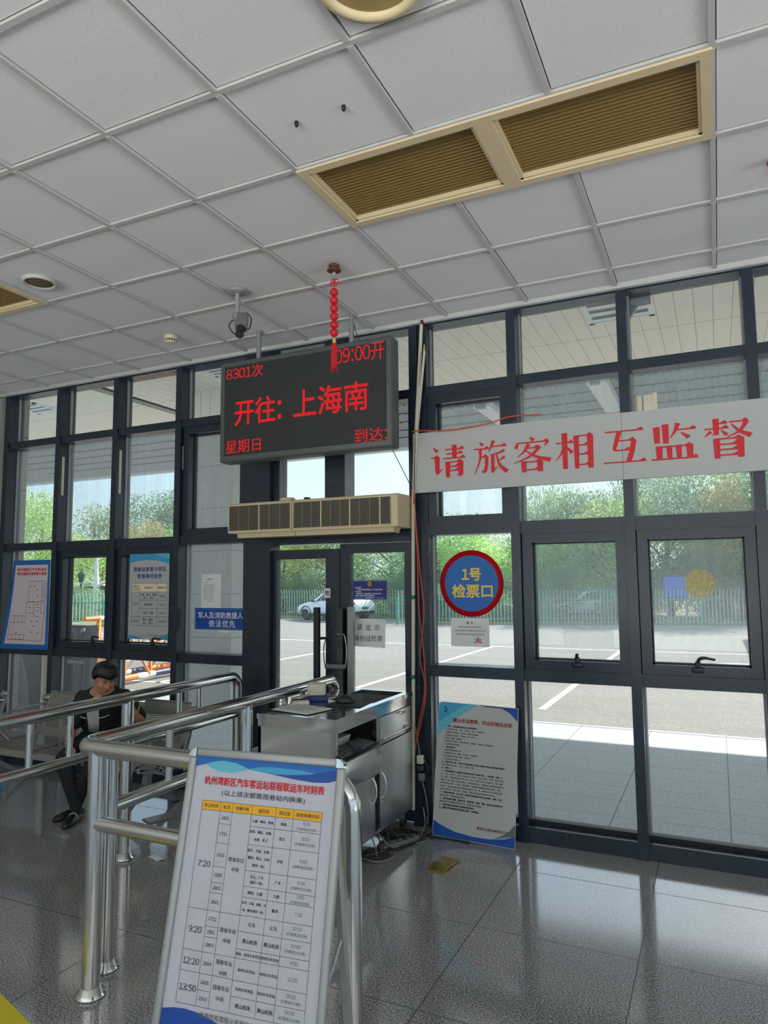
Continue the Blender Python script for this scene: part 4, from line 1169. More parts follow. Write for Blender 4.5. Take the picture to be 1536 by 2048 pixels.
# fire plan poster, its sheet bowed away at the lower left
root = thing('fire_plan_poster', 'blue bordered evacuation plan poster curling off the first bay', 'poster', (-5.0, -0.03, 1.11))
PX0, PX1, PZ0, PZ1 = -5.225, -4.700, 1.112, 1.972
def bow(u, v, lift=0.0):
    k = (1 - v) ** 1.6
    return (PX0 + (PX1 - PX0) * u - 0.075 * k * (1 - u), -0.012 - 0.055 * k * (1 - u) ** 1.3 - 0.006 * math.sin(PI * u) - lift, PZ0 + (PZ1 - PZ0) * v)
def bowed(b, u0, u1, v0, v1, m, lift, n=10):
    vs, fs = [], []
    for j in range(n + 1):
        for i in range(n + 1): vs.append(bow(u0 + (u1 - u0) * i / n, v0 + (v1 - v0) * j / n, lift))
    for j in range(n):
        for i in range(n): fs.append((j * (n + 1) + i, j * (n + 1) + i + 1, (j + 1) * (n + 1) + i + 1, (j + 1) * (n + 1) + i))
    b.add(vs, fs, m, True)
b = MB(); bowed(b, 0, 1, 0, 1, 'blue_print', 0)
vs = len(b.v); bowed(b, 0, 1, 0, 1, 'board_white', -0.0015); b.f[-100:] = [f[::-1] for f in b.f[-100:]]
bowed(b, .075, .945, .055, .945, 'pink_paper', .001)
def bowed_text(s, u0, u1, v0, v1, m, bold):
    V, F, w = layout(s, bold); a, c = min(p[0] for p in V), max(p[0] for p in V); d, e = min(p[1] for p in V), max(p[1] for p in V)
    b.add([bow(u0 + (p[0] - a) / (c - a) * (u1 - u0), v0 + (p[1] - d) / (e - d) * (v1 - v0), .002 + p[2]) for p in V], F, m)
def bowed_line(u0, v0, u1, v1, w, m='black_print'):
    d = Vector((u1 - u0, (v1 - v0) * 1.6)); d.normalize(); a, c = -d.y * w / 2, d.x * w / 3.2
    n = 6; vs = []
    for i in range(n + 1):
        u, v = u0 + (u1 - u0) * i / n, v0 + (v1 - v0) * i / n
        vs += [bow(u - a, v - c, .002), bow(u + a, v + c, .002)]
    b.add(vs, [(2 * i, 2 * i + 1, 2 * i + 3, 2 * i + 2) for i in range(n)], m)
bowed_text('杭州湾新区汽车客运站', .13, .91, .875, .912, 'red_print', .02); bowed_text('消防设施及应急疏散示意图', .13, .91, .828, .865, 'red_print', .02)
def room(u0, u1, v0, v1):
    bowed_line(u0, v0, u1, v0, .006); bowed_line(u0, v1, u1, v1, .006); bowed_line(u0, v0, u0, v1, .006); bowed_line(u1, v0, u1, v1, .006)
room(.50, .82, .53, .76); room(.82, .92, .70, .76); room(.82, .92, .64, .70); room(.82, .92, .59, .64); room(.82, .92, .54, .59); room(.46, .65, .40, .525); room(.82, .90, .40, .525)
for i in range(4): room(.12 + .09 * i, .21 + .09 * i, .295, .37)
for i in range(4): room(.12 + .09 * i, .21 + .09 * i, .105, .16)
for a in ((.12, .295, .12, .105), (.12, .105, .86, .095), (.86, .095, .90, .40), (.66, .40, .66, .37), (.66, .37, .80, .36), (.70, .47, .79, .46), (.70, .43, .79, .42)): bowed_line(*a, .006)
for (u, v) in ((.55, .70), (.63, .70), (.70, .66), (.72, .60), (.87, .73), (.87, .67), (.87, .61), (.87, .565), (.55, .465), (.62, .31), (.75, .31), (.68, .26), (.63, .19), (.78, .18), (.3, .18), (.62, .53), (.72, .50)):
    bowed_line(u - .02, v, u + .02, v, .012)
b.build('sheet', parent=root)

# white pictures done; framed floor standing timetable
root = thing('prohibited_goods_board', 'white board listing prohibited goods standing on the floor by the glass', 'sign board', (-0.43, -0.08, 0.0))
mt = Matrix.Translation((-0.725, -0.145, 0.012)) @ Matrix.Rotation(math.radians(-7.5), 4, 'X') @ Matrix.Rotation(0.02, 4, 'Y')
BW, BH = 0.575, 0.885
b = MB(); b.T = mt
cr = [(0, 0), (BW, 0), (BW, BH), (0.03, BH)] + [(0.03 - .03 * math.sin(t * PI / 8), BH - .03 + .03 * math.cos(t * PI / 8)) for t in range(1, 4)] + [(0, BH - .03)]
b.prism(cr, -.006, 0, 'board_white'); y = -.0072
b.flat([(0.004, BH - .03), (0.004, BH - .235), (.05, BH - .19), (.14, BH - .10), (.27, BH - .015), (.29, BH - .004), (.03, BH - .004)], y, 'teal_print')
b.flat([(0.004, BH - .03), (0.004, BH - .14), (.08, BH - .09), (.2, BH - .01), (.2, BH - .004), (.03, BH - .004)], y - .0003, 'sky_blue')
b.flat([(.29, BH - .004), (.36, BH - .012), (.46, BH - .012), (.52, BH - .04), (BW - .003, BH - .09), (BW - .003, BH - .004)], y, 'navy_text')
b.flat([(.46, BH - .004), (.52, BH - .03), (BW - .003, BH - .075), (BW - .003, BH - .004)], y - .0003, 'deep_blue')
b.flat([(0.004, .004), (BW - .003, .004), (BW - .003, .075), (.50, .05), (.40, .035), (.28, .033), (.16, .045), (.06, .075), (0.004, .10)], y, 'deep_blue')
b.flat([(BW - .003, .075), (BW - .003, .15), (.53, .10), (.47, .06), (.42, .04)], y, 'grey_print')
company_mark(b, .055, BH - .05, .022, y - .0006)
y -= .0009
b.text('禁止非法携带、托运的物品目录', .325, BH - .118, .030, y, 'dark_red_print', .022)
L = ['*一、枪支、军用或警用械具(含主要零部件)', ' 1.公务用枪:手枪、步枪、冲锋枪、机枪、防暴枪等。', ' 2.民用枪:气枪猎枪、运动枪、麻醉注射枪等。', ' 3.其他枪支:样品枪、道具枪、发令枪等。', ' 4.军械、警械、警棍等。', ' 5.国家禁止的枪支、械具:钢珠枪、催泪枪、电击枪、电击器等。', ' 6.上述物品的仿制品。', '*二、爆炸物品类:', ' 1.弹药:各类炮弹和子弹。', ' 2.爆破器材:炸药、雷管、导火索、导爆索等。', ' 3.烟火制品:礼花弹、烟花、爆竹等。', ' 4.上述物品的仿制品。', '*三、管制刀具:匕首、三棱刀(包括机械加工用的三棱刮刀)带有自锁装置的弹簧刀', '以及其他类似的单刃、双刃、三棱尖刀等。', '*四、弩箭刀。', '*五、易燃易爆物品:以燃烧为主要特征的氢气(含氢气球)、一氧化碳、甲烷、乙', '烷、丁烷、天然气、乙烯、丙烯(溶于介质的)、液化石油气、氧气、水煤气等易', '燃、助燃、可燃毒性压缩气体;汽油、煤油、柴油(闪点小于60度的)、苯、酒精、', '丙酮、乙醚、油漆、稀料(香蕉水、硝基漆稀释剂)、松香油及含易燃溶剂的制品', '等易燃液体;红磷、闪光粉、固体酒精、赛璐珞等易燃固体;黄磷(白磷)、硝化', '纤维片、油纸及其制品等自燃物品;金属钾、钠、锂、碳化钙(电石)等遇湿易燃', '物品;过氧化钠、过氧化钾、过硫酸、双氧水等氧化剂和有机过氧化物。', '*六、毒害品:氰化物、汞(水银)、剧毒农药等剧毒化学品以及硒粉、苯酚、生漆', '等具有可燃、助燃特性的毒害品。', '*七、腐蚀性物品:盐酸、氢氧化钠、氢氧化钾、硫酸、硝酸、蓄电池(含氢氧化钾', '固体或者注有碱液的)等具有可燃、助燃特性的腐蚀品。', '*八、放射性物品:放射性同位素等放射性物品。', '*九、国家法律法规规定的其他禁止携带、寄递物品。']
for k, s in enumerate(L):
    h = s.startswith('*')
    b.text(s.lstrip('*'), .052 - .012 * k / 28, BH - .162 - .0198 * k, .0128, y, 'black_print', .022 if h else .004, 'l')
b.text('慈溪市公路运输有限公司', .42, .092, .0195, y, 'dark_red_print', .012)
b.build('panel', parent=root)

# ------------------------------------------------------------------ floor standing timetable (A-frame)
AO = Vector((-0.46327, -2.91718, 1.18350)); PHI, TH = 0.112784, 0.232193
AT = Matrix.Translation(AO) @ Matrix.Rotation(PHI, 4, 'Z') @ Matrix.Rotation(-TH, 4, 'X')   # local: x right, -z down the board, -y out of it
root = thing('a_frame_sign', 'silver framed folding timetable board standing in front of the rails', 'sign board', (-0.20, -2.98, 0.0))
LEN = AO.z / math.cos(TH)
AW = 0.543
b = MB(); b.T = AT
fw, dp = 0.025, 0.022
def rail(b, p, q):
    d = (Vector(q) - Vector(p)).normalized(); s = d.cross(Vector((0, 1, 0))) * fw / 2
    b.bar(p, q, dp, fw, 'silver', s)
PB = -0.800
r = 0.026
# rounded snap frame: two long legs, a top bar, round corner caps, a bottom bar
b.rbox((0, -dp, -LEN + 0.01), (fw, 0.002, 0.016 - r), 'silver', 0.006)
b.rbox((AW - fw, -dp, -LEN + 0.01), (AW, 0.002, 0.016 - r), 'silver', 0.006)
b.rbox((r, -dp, 0.016 - fw), (AW - r, 0.002, 0.016), 'silver', 0.006)
b.rbox((fw, -dp, PB), (AW - fw, 0.002, PB + fw), 'silver', 0.006)
for (cx, s) in ((r, -1), (AW - r, 1)):
    pts = [(cx, 0.016 - r)] + [(cx + s * r * math.sin(t * PI / 12), 0.016 - r + r * math.cos(t * PI / 12)) for t in range(0, 7)]
    b.prism(pts if s > 0 else pts[::-1], -dp - .001, 0.003, 'chrome')
b.build('snap_frame', parent=root)
b = MB(); b.T = AT; b.box((fw - .004, -.010, PB + .01), (AW - fw + .004, -.004, 0.0), 'paper'); y = -.0108
I0, I1 = .0252, AW - .0252
b.flat([(I0, -.040), (.06, -.031), (.12, -.017), (.17, -.022), (.212, -.036), (.25, -.040), (.30, -.045), (.37, -.053), (.443, -.058), (.49, -.055), (I1, -.047), (I1, -.009), (I0, -.009)], y, 'blue_print')
b.flat([(.06, -.031), (.09, -.022), (.12, -.017), (.17, -.021), (.212, -.034), (.20, -.042), (.16, -.051), (.12, -.050), (.085, -.043)], y - .0003, 'teal_print')
b.flat([(.212, -.036), (.25, -.028), (.31, -.024), (.40, -.026), (.46, -.034), (.40, -.041), (.32, -.044), (.25, -.0405)], y - .0003, 'sky_blue')
b.flat([(.30, -.045), (.36, -.043), (.43, -.036), (.48, -.024), (I1, -.018), (I1, -.047), (.49, -.055), (.443, -.058), (.37, -.053)], y - .0004, 'deep_blue')
b.fit('杭州湾新区汽车客运站联程联运车时刻表', .063, .481, -.0915, -.0655, y - .0006, 'red_print', .022)
b.fit('(以上班次都需周巷站内换乘)', .131, .420, -.1225, -.1035, y - .0006, 'black_print', .004)
C = [.067, .134, .177, .245, .328, .387, .480]
b.rect(C[0], C[6], -.1655, -.139, y - .0003, 'header_yellow')
def hl(a, c, v): b.line(a, -v, c, -v, .0009, y - .0008, 'black_print')
def vl(u, a, c): b.line(u, -a, u, -c, .0009, y - .0008, 'black_print')
for u in C: vl(u, .139, .690)
for v in (.139, .1655): hl(C[0], C[6], v)
for v in (.442, .552, .607, .690): hl(C[0], C[3], v)
for v in (.201, .256, .322, .366, .394, .484, .512, .649): hl(C[1], C[2], v)
for v in (.199, .25, .321, .364, .393, .441, .483, .528, .552, .608, .648, .690): hl(C[3], C[6], v)
y -= .001
def cell(c, v, s, h, m='black_print', bold=.006):
    b.text(s, (C[c] + C[c + 1]) / 2, -v, h, y, m, bold)
for c, s in enumerate(('发出时间', '车次', '车辆中转', '途径站', '到达站', '周巷换乘时间')): cell(c, .1525, s, .0128 if c != 2 else .0118)
for v, s in ((.318, '7:20'), (.497, '9:20'), (.580, '12:20'), (.648, '13:50')): cell(0, v, s, .0225, bold=.004)
for v, s in ((.184, '2421'), (.229, '2731'), (.289, '2631'), (.344, '2205'), (.380, '2802'), (.418, '2601'), (.463, '2711'), (.498, '2561'), (.532, '2803'), (.580, '2804'), (.628, '2805'), (.669, '2563')): cell(1, v, s, .0125, bold=.004)
for v in (.297, .487, .570, .634): cell(2, v, '周巷车站', .0138); cell(2, v + .027, '中转', .0138)
for v, s, h in ((.183, '上虞、嵊州、新昌', .0092), (.213, '东阳、横店、世雅、', .0092), (.234, '永康、武义', .0092), (.265, '金华、兰溪、龙游、', .0092), (.285, '衢州、常山、开化', .0092), (.305, '(隔天一班)', .0092), (.336, '玉山、广丰', .0092), (.351, '(隔天一班)', .0092), (.379, '城站、九堡', .0100), (.407, '金华、兰溪、湖镇、龙', .0080), (.426, '游、衢州(隔天一班)', .0080), (.462, '义乌', .0125), (.506, '萧山机场', .0125), (.540, '城站、杭州火车东站', .0090), (.580, '杭州火车东站', .0095), (.628, '杭州火车东站', .0095), (.669, '萧山机场', .0125)): cell(3, v, s, h, bold=.010)
for v, s, h in ((.183, '新昌', .0100), (.224, '武义', .0100), (.286, '开化', .0100), (.343, '广丰', .0100), (.379, '九堡', .0100), (.417, '衢州', .0100), (.462, '义乌', .0125), (.506, '萧山机场', .0125), (.540, '杭州火车东站', .0092), (.580, '杭州火车东站', .0092), (.628, '杭州火车东站', .0092), (.669, '萧山机场', .0125)): cell(4, v, s, h, bold=.010)
for v, s, w_ in ((.175, '8:30', '(约等待30分钟)'), (.217, '8:50', '(约等待50分钟)'), (.278, '9:05', '(约等待65分钟)'), (.335, '8:30', '(约等待30分钟)'), (.3715, '7:55', '(约等待5分钟)'), (.417, '7:50', ''), (.453, '10:10', '(约等待25分钟)'), (.497, '10:00', '(约等待10分钟)'), (.540, '9:50', ''), (.580, '12:50', ''), (.620, '14:25', '(约等待5分钟)'), (.660, '14:35', '(约等待15分钟)')):
    cell(5, v, s, .0125, 'grey_print', .002)
    if w_: cell(5, v + .0155, w_, .0100, 'grey_print', .002)
b.text('换乘旅客需服从周巷站内工作人员安排', .290, -.709, .0165, y, 'grey_print', .006)
b.flat([(I0, -.712), (.06, -.705), (.10, -.702), (.14, -.705), (.18, -.712), (.22, -.723), (.27, -.738), (.34, -.752), (.42, -.762), (I1, -.765), (I1, PB + fw), (I0, PB + fw)], y + .0003, 'deep_blue')
b.build('poster', parent=root)
# folding rear legs, braces and foot bar
top = AT @ Vector((AW / 2, .01, -.22))
nrm = (AT.to_3x3() @ Vector((0, 1, 0))).normalized(); nrm.z = 0; nrm.normalize()
ux = Vector((math.cos(PHI), math.sin(PHI), 0))
def backpt(u, v, dist):   # a point behind the board
    p = AT @ Vector((u, .01, -v)); return p + nrm * dist
for u in (0.022, AW - 0.022):
    leg = MB(); a = backpt(u, .235, 0.012); f = Vector((a.x, a.y, 0.0)) + nrm * 0.16; f.z = 0.012
    leg.bar(a, f, 0.018, 0.030, 'silver', nrm); leg.bar(a + Vector((0, 0, .03)), a - Vector((0, 0, .03)), 0.012, 0.05, 'dull_silver', nrm)
    leg.build('rear_leg', parent=root)
    st = MB(); p = AT @ Vector((u, .012, -.62)); m = a.lerp(f, (a.z - p.z - .06) / (a.z - f.z)); st.tube([p, m + Vector((0, 0, .05))], 0.006, 'silver', 8); st.build('brace', parent=root)
a, c = backpt(0.022, .235, .012), backpt(AW - .022, .235, .012)
b = MB()
la, lc = [Vector((q.x, q.y, 0.0)) + nrm * 0.16 for q in (a, c)]
zz = 0.55; ka, kc = a.lerp(la, (a.z - zz) / a.z), c.lerp(lc, (c.z - zz) / c.z)
b.bar(ka, kc, 0.014, 0.03, 'silver', (0, 0, 1)); b.build('cross_bar', parent=root)

# ------------------------------------------------------------------ stainless queue rails
RR = 0.038
def railing_post(root, x, y, zt, r=0.038):
    b = MB(); b.tube([(x, y, 0.0), (x, y, zt)], r, 'steel', 20)
    b.lathe([(r + .026, 0.001), (r + .026, 0.010), (r + .010, 0.020), (r + .004, 0.040), (r, 0.042)], (x, y, 0), 'steel', 24)
    b.build('post', parent=root)
def baluster(root, x, y, z0, z1):
    b = MB(); b.tube([(x, y, z0), (x, y, z1)], 0.019, 'steel', 14); b.build('baluster', parent=root)
# rail B: along the counter, round the corner, across in front of the timetable
ZB, ZL = 1.02, 0.705
xB, yB = -1.48, -2.47
root = thing('queue_railing', 'stainless steel railing turning a corner beside the counter', 'railing', (xB, yB, 0))
b = MB()
rc = 0.085
pts = [(xB, -0.155, 0.80), (xB, -0.155, ZB - 0.09)] + arc((xB, -0.155 - 0.09, ZB - 0.09), 0.09, 0, PI / 2, 6, 'yz')[1:]
pts += [(xB, yB + rc + .5, ZB), (xB, yB + rc, ZB)] + [(xB + rc - rc * math.cos(t * PI / 16), yB + rc - rc * math.sin(t * PI / 16), ZB) for t in range(1, 9)]
xe = -0.115
pts += [(xe - .3, yB, ZB)] + [(xe - .11 + .11 * math.sin(t * PI / 12), yB, ZB - .11 + .11 * math.cos(t * PI / 12)) for t in range(0, 7)] + [(xe, yB, 0.02)]
b.tube(pts, RR, 'steel', 20)
b.lathe([(RR + .026, 0.001), (RR + .026, 0.010), (RR + .010, 0.020), (RR + .004, 0.040), (RR, 0.042)], (xe, yB, 0), 'steel', 24)
b.build('top_rail', parent=root)
railing_post(root, xB + .11, yB, ZB - .01); railing_post(root, xB, yB + .18, ZB - .01)
railing_post(root, xB, -1.24, ZB - .01); railing_post(root, xB, -0.155, .82)
b = MB(); b.tube([(xB + .11, yB, ZL), (xe, yB, ZL)], 0.032, 'steel', 16); b.build('lower_rail', parent=root)
b = MB(); b.tube([(xB, yB + .18, ZL), (xB, -0.155, ZL)], 0.032, 'steel', 16); b.build('lower_rail', parent=root)
for y in (-1.90, -0.82, -0.60): baluster(root, xB, y, ZL, ZB)
for x in (-0.70, -0.40): baluster(root, x, yB, ZL, ZB)
# rail A: the next lane to the left
xA = -2.37; ZA = 1.0
root = thing('queue_railing', 'stainless steel railing passing in front of the seated woman', 'railing', (xA, -1.2, 0))
b = MB()
b.tube([(xA, -2.75, ZA), (xA, -1.2, ZA)] + [(xA, -0.23 + .09 * math.sin(t * PI / 12), ZA - .09 + .09 * math.cos(t * PI / 12)) for t in range(0, 7)] + [(xA, -0.14, 0.02)], RR, 'steel', 20)
b.lathe([(RR + .026, 0.001), (RR + .026, 0.010), (RR + .010, 0.020), (RR + .004, 0.040), (RR, 0.042)], (xA, -0.14, 0), 'steel', 24)
b.build('top_rail', parent=root)
railing_post(root, xA, -1.30, ZA - .01); railing_post(root, xA, -2.62, ZA - .01)
b = MB(); b.tube([(xA, -2.62, ZL), (xA, -0.15, ZL)], 0.030, 'steel', 16); b.build('lower_rail', parent=root)
for y in (-2.35, -2.02, -1.75, -0.82, -0.60): baluster(root, xA, y, ZL, ZA)

# ------------------------------------------------------------------ ticket counter
KX0, KX1, KY0, KY1, KZ = -1.425, -0.895, -1.195, -0.09, 0.952
root = thing('ticket_counter', 'stainless steel ticket counter with doors and a keyboard shelf', 'counter', ((KX0 + KX1) / 2, (KY0 + KY1) / 2, 0))
b = MB()
YD = -0.640
zf = 0.155
b.box((KX0, KY0, zf), (KX1 - .03, KY0 + .02, KZ - .075), 'brushed'); b.box((KX1 - .03, KY0, zf), (KX1, KY0 + .03, .70), 'steel')          # end panel facing the rails' corner
b.box((KX0, KY0, zf), (KX0 + .02, KY1, KZ - .03), 'brushed')
b.box((KX0, KY1 - .02, zf), (KX1, KY1, KZ - .03), 'brushed')
b.box((KX0, KY0, zf), (KX1, KY1, zf + .02), 'brushed')
b.box((KX0, KY0, 0.700), (KX1 - .02, KY1, 0.712), 'brushed'); b.box((KX1 - .02, KY0 + .03, 0.700), (KX1 + .035, YD - .02, 0.7115), 'steel')
b.box((KX0 + .02, YD - .006, zf), (KX1 - .012, YD + .006, KZ - .04), 'black')
for (y0, y1) in ((KY0, KY0 + .03), (YD - .018, YD + .018), (KY1 - .03, KY1)):
    b.box((KX1 - .03, y0, 0.70), (KX1 + .001, y1, KZ - .03), 'steel')
b.box((KX1 - .012, KY0 + .03, KZ - .085), (KX1 + .002, KY1 - .03, KZ - .03), 'steel')
b.box((KX0, KY0 - .003, KZ - .075), (KX1, KY0 + .02, KZ - .03), 'steel')
b.box((KX1 - .02, YD, 0.690), (KX1 + .001, KY1, 0.716), 'steel')
for (x, y) in ((KX0 + .05, KY0 + .05), (KX1 - .05, KY0 + .05), (KX0 + .05, KY1 - .05), (KX1 - .05, KY1 - .05)):
    b.box((x - .02, y - .02, 0.0), (x + .02, y + .02, zf), 'steel')
b.build('cabinet', parent=root)
b = MB()      # top with a sunken tray
TX0, TX1, TY0, TY1 = -1.27, -0.935, -0.62, -0.13
zt = KZ - .03
for (a, c) in (((KX0 - .006, KY0 - .008, zt), (KX1 + .008, TY0, KZ)), ((KX0 - .006, TY1, zt), (KX1 + .008, KY1 + .005, KZ)), ((KX0 - .006, TY0, zt), (TX0, TY1, KZ)), ((TX1, TY0, zt), (KX1 + .008, TY1, KZ))):
    b.box(a, c, 'steel')
b.build('worktop', parent=root)
b = MB(); zd = KZ - .13
b.box((TX0, TY0, zd - .01), (TX1, TY1, zd), 'mat_dark')
for (a, c) in (((TX0 - .004, TY0, zd), (TX0, TY1, zt)), ((TX1, TY0, zd), (TX1 + .004, TY1, zt)), ((TX0, TY0 - .004, zd), (TX1, TY0, zt)), ((TX0, TY1, zd), (TX1, TY1 + .004, zt))): b.box(a, c, 'brushed')
b.build('tray', parent=root)
f = MB(); f.box((KX1 - .012, YD + .022, 0.722), (KX1 + .006, KY1 - .032, KZ - .090), 'brushed')
fo = f.build('flap', parent=root)
k = MB(); hy = -0.30
k.tube([(KX1 + .006, hy - .035, 0.845), (KX1 + .028, hy - .033, 0.843), (KX1 + .028, hy + .033, 0.843), (KX1 + .006, hy + .035, 0.845)], .005, 'chrome', 8); k.box((KX1 + .004, hy - .04, .838), (KX1 + .009, hy + .04, .856), 'chrome')
k.build('handle', parent=fo)
k = MB(); k.tube([(KX1 + .012, KY1 - .05, .722), (KX1 + .012, YD + .05, .722)], .006, 'chrome', 8); k.rbox((KX1, -.235, .725), (KX1 + .018, -.20, .745), 'dull_silver', .004); k.build('hinge_rod', parent=fo)
def cup_door(y0, y1, hy, x=KX1, z1=.684):
    f = MB(); f.box((x - .012, y0, zf + .004), (x + .006, y1, z1), 'brushed'); fo = f.build('door', parent=root)
    k = MB(); s = 1
    k.tube([(x + .004, hy, .520)] + [(x + .006 + .030 * math.sin(t * PI / 8), hy, .435 + .075 * math.cos(t * PI / 8)) for t in range(1, 8)] + [(x + .004, hy, .350)], .006, 'chrome', 8)
    k.box((x + .004, hy - .010, .505), (x + .010, hy + .010, .54), 'chrome'); k.box((x + .004, hy - .010, .33), (x + .010, hy + .010, .365), 'chrome')
    k.build('handle', parent=fo)
cup_door(YD + .012, KY1 - .012, YD + .045)
cup_door(KY0 + .012, YD - .055, YD - .095, z1=.545)
# bent drop panel hanging under the keyboard shelf
f = MB(); n = 8; vs = []
for j in range(n + 1):
    for i in range(n + 1):
        u, v = i / n, j / n
        vs.append((KX1 + .012 + .05 * v * (1 - v) * 2 * (0.4 + .6 * math.sin(PI * u)) + .012 * math.sin(7 * u + 3 * v) * v, KY0 + .01 + (YD - KY0 - .015) * u, .70 - (.16 + .02 * u) * v))
fs = [(j * (n + 1) + i, (j + 1) * (n + 1) + i, (j + 1) * (n + 1) + i + 1, j * (n + 1) + i + 1) for j in range(n) for i in range(n)]
f.add(vs, fs, 'brushed', True)
f.rbox((KX1 + .004, YD - .05, .645), (KX1 + .03, YD - .015, .69), 'dull_silver', .004); f.box((KX1 + .01, YD - .17, .693), (KX1 + .03, YD - .10, .70), 'chrome')
f.build('drop_panel', parent=root)

# keyboard, papers and scanner inside the shelf
M['key_grey'] = plain('worn_grey_keys', srgb(88, 92, 94), 0.45)
b_root = thing('keyboard', 'black computer keyboard on the shelf of the steel counter', 'keyboard', (-0.97, -0.93, .712))
b = MB(); kx0, kx1, ky0, ky1 = -1.005, -0.868, -1.155, -0.690
b.add([(kx0, ky0, .712), (kx1, ky0, .712), (kx1, ky1, .712), (kx0, ky1, .712), (kx0, ky0, .742), (kx1, ky0, .728), (kx1, ky1, .728), (kx0, ky1, .742)], [(0,3,2,1),(4,5,6,7),(0,1,5,4),(1,2,6,5),(2,3,7,6),(3,0,4,7)], 'black_plastic')
b.rbox((kx1 - .004, ky0, .712), (kx1 + .030, ky1, .722), 'black_plastic', .004)
b.build('base', parent=b_root)
b = MB()
for r_ in range(6):
    for c_ in range(18):
        if r_ == 5 and 5 <= c_ <= 9: continue
        kx = kx0 + .014 + .0225 * r_; ky = ky0 + .015 + .0243 * c_; kz = .7415 - .0022 * r_
        b.rbox((kx - .0095, ky - .0105, kz - .004), (kx + .0095, ky + .0105, kz + .008), 'mat_dark' if (r_ + c_) % 11 == 0 else 'key_grey', .003, 1)
b.rbox((kx0 + .117, ky0 + .13, .728), (kx0 + .136, ky0 + .25, .737), 'mat_dark', .003, 1)
b.build('keys', parent=b_root)
b = MB()
for k in range(5):
    b.rbox((-1.26 + .004 * k, -0.93 + .01 * k, .714 + .010 * k), (-1.07 + .003 * k, -0.70, .723 + .010 * k), 'paper_back', .002, 1)
b.build('paper_stack', loc=(-1.17, -.82, .714), label='stack of white papers at the back of the counter shelf', cat='papers')
b = MB(); b.rbox((-1.12, -1.02, .714), (-1.07, -.955, .80), 'black_plastic', .008); b.tube([(-1.09, -1.0, .80), (-1.12, -1.06, .86)], .006, 'black_plastic', 8)
b.tube([(-1.095, -.93, .716), (-1.075, -.95, .86)], .005, 'black_plastic', 6)
b.build('barcode_scanner', loc=(-1.09, -.99, .714), label='black handheld device standing inside the counter shelf', cat='scanner')

# on top of the counter
zt = KZ + .0005
root = thing('clipboard', 'clipboard with white sheets lying on the near end of the counter', 'clipboard', (-1.24, -1.02, zt))
q = Matrix.Translation((-1.24, -1.005, zt)) @ Matrix.Rotation(math.radians(-12), 4, 'Z')
b = MB(); b.T = q; b.rbox((-.165, -.125, 0), (.165, .125, .004), 'black_plastic', .002, 1); b.build('board', parent=root)
b = MB(); b.T = q
b.add([(-.145, -.115, .006), (.155, -.115, .006), (.155, .11, .008), (-.145, .11, .010), (-.145, -.115, .004), (.155, -.115, .004), (.155, .11, .004), (-.145, .11, .004)], [(0,1,2,3),(4,7,6,5),(0,4,5,1),(1,5,6,2),(2,6,7,3),(3,7,4,0)], 'paper_back')
for k in range(7): b.box((-.12, .085 - .026 * k, .0085), (.13 - .03 * (k % 3), .0862 - .026 * k, .0103), 'grey_print')
b.build('paper', parent=root)
b = MB(); b.T = q; b.rbox((-.162, -.035, .004), (-.135, .035, .018), 'chrome', .005); b.tube([(-.15, -.02, .015), (-.165, -.015, .035), (-.165, .015, .035), (-.15, .02, .015)], .003, 'chrome', 8); b.tube([(-.15, .045, .01), (-.14, .06, .03), (-.125, .05, .02)], .003, 'chrome', 6); b.build('clip', parent=root)
b = MB(); q = Matrix.Translation((-1.06, -.715, zt)) @ Matrix.Rotation(math.radians(6), 4, 'Z'); b.T = q; b.rbox((-.125, -.11, 0), (.115, .11, .004), 'mat_dark', .003, 1)
b.build('mouse_pad', loc=(-1.06, -.715, zt), label='dark grey mouse pad at the edge of the sunken tray', cat='mouse pad')
root = thing('computer_mouse', 'black computer mouse on the dark grey pad', 'computer mouse', (-1.10, -.70, zt + .005))
b = MB(); n, m = 14, 8; vs = []
q = Matrix.Translation((-1.10, -.695, zt + .005)) @ Matrix.Rotation(math.radians(-65), 4, 'Z'); b.T = q
b.ball((0, 0, .004), (.035, .062, .042), 'black_plastic', 20, 12); b.v = [Vector((v.x, v.y, max(v.z, zt + .005))) for v in b.v]
b.build('shell', parent=root)
b = MB(); b.T = q; b.tube([(-.004, .035, .034), (.004, .035, .034)], .007, 'grey_plastic', 10); b.build('wheel', parent=root)
b = MB(); b.tube(spline([q @ Vector((0, .055, .008)), (-1.18, -.66, zt + .012), (-1.20, -.60, zt + .03), (-1.23, -.62, zt + .02), (-1.27, -.66, zt + .004)], 6), .0022, 'dark_cable', 6); b.build('cable', parent=root)
root = thing('ticket_printer', 'white boxy card reader sitting on a blue base by the rail', 'card reader', (-1.335, -.66, zt))
q = Matrix.Translation((-1.335, -.66, zt)) @ Matrix.Rotation(math.radians(28), 4, 'Z')
b = MB(); b.T = q; b.rbox((-.075, -.065, 0), (.075, .065, .035), 'blue_plastic', .006); b.build('base', parent=root)
b = MB(); b.T = q; b.rbox((-.060, -.055, .036), (.060, .055, .112), 'ivory', .010, 3); b.build('casing', parent=root)
b = MB(); b.T = q; b.tube(spline([(.075, -.03, .02), (.12, -.02, .03), (.14, .01, .006), (.13, .04, .004)], 5), .003, 'dark_cable', 6); b.build('cable', parent=root)
root = thing('stapler', 'small stapler on ticket stubs beside the blue base', 'stapler', (-1.39, -.80, zt))
q = Matrix.Translation((-1.372, -.815, zt)) @ Matrix.Rotation(math.radians(40), 4, 'Z')
b = MB(); b.T = q; b.rbox((-.06, -.035, 0), (.06, .035, .012), 'paper_back', .002, 1); b.rbox((-.052, -.03, .012), (.055, .03, .022), 'ivory', .002, 1); b.build('ticket_stubs', parent=root)
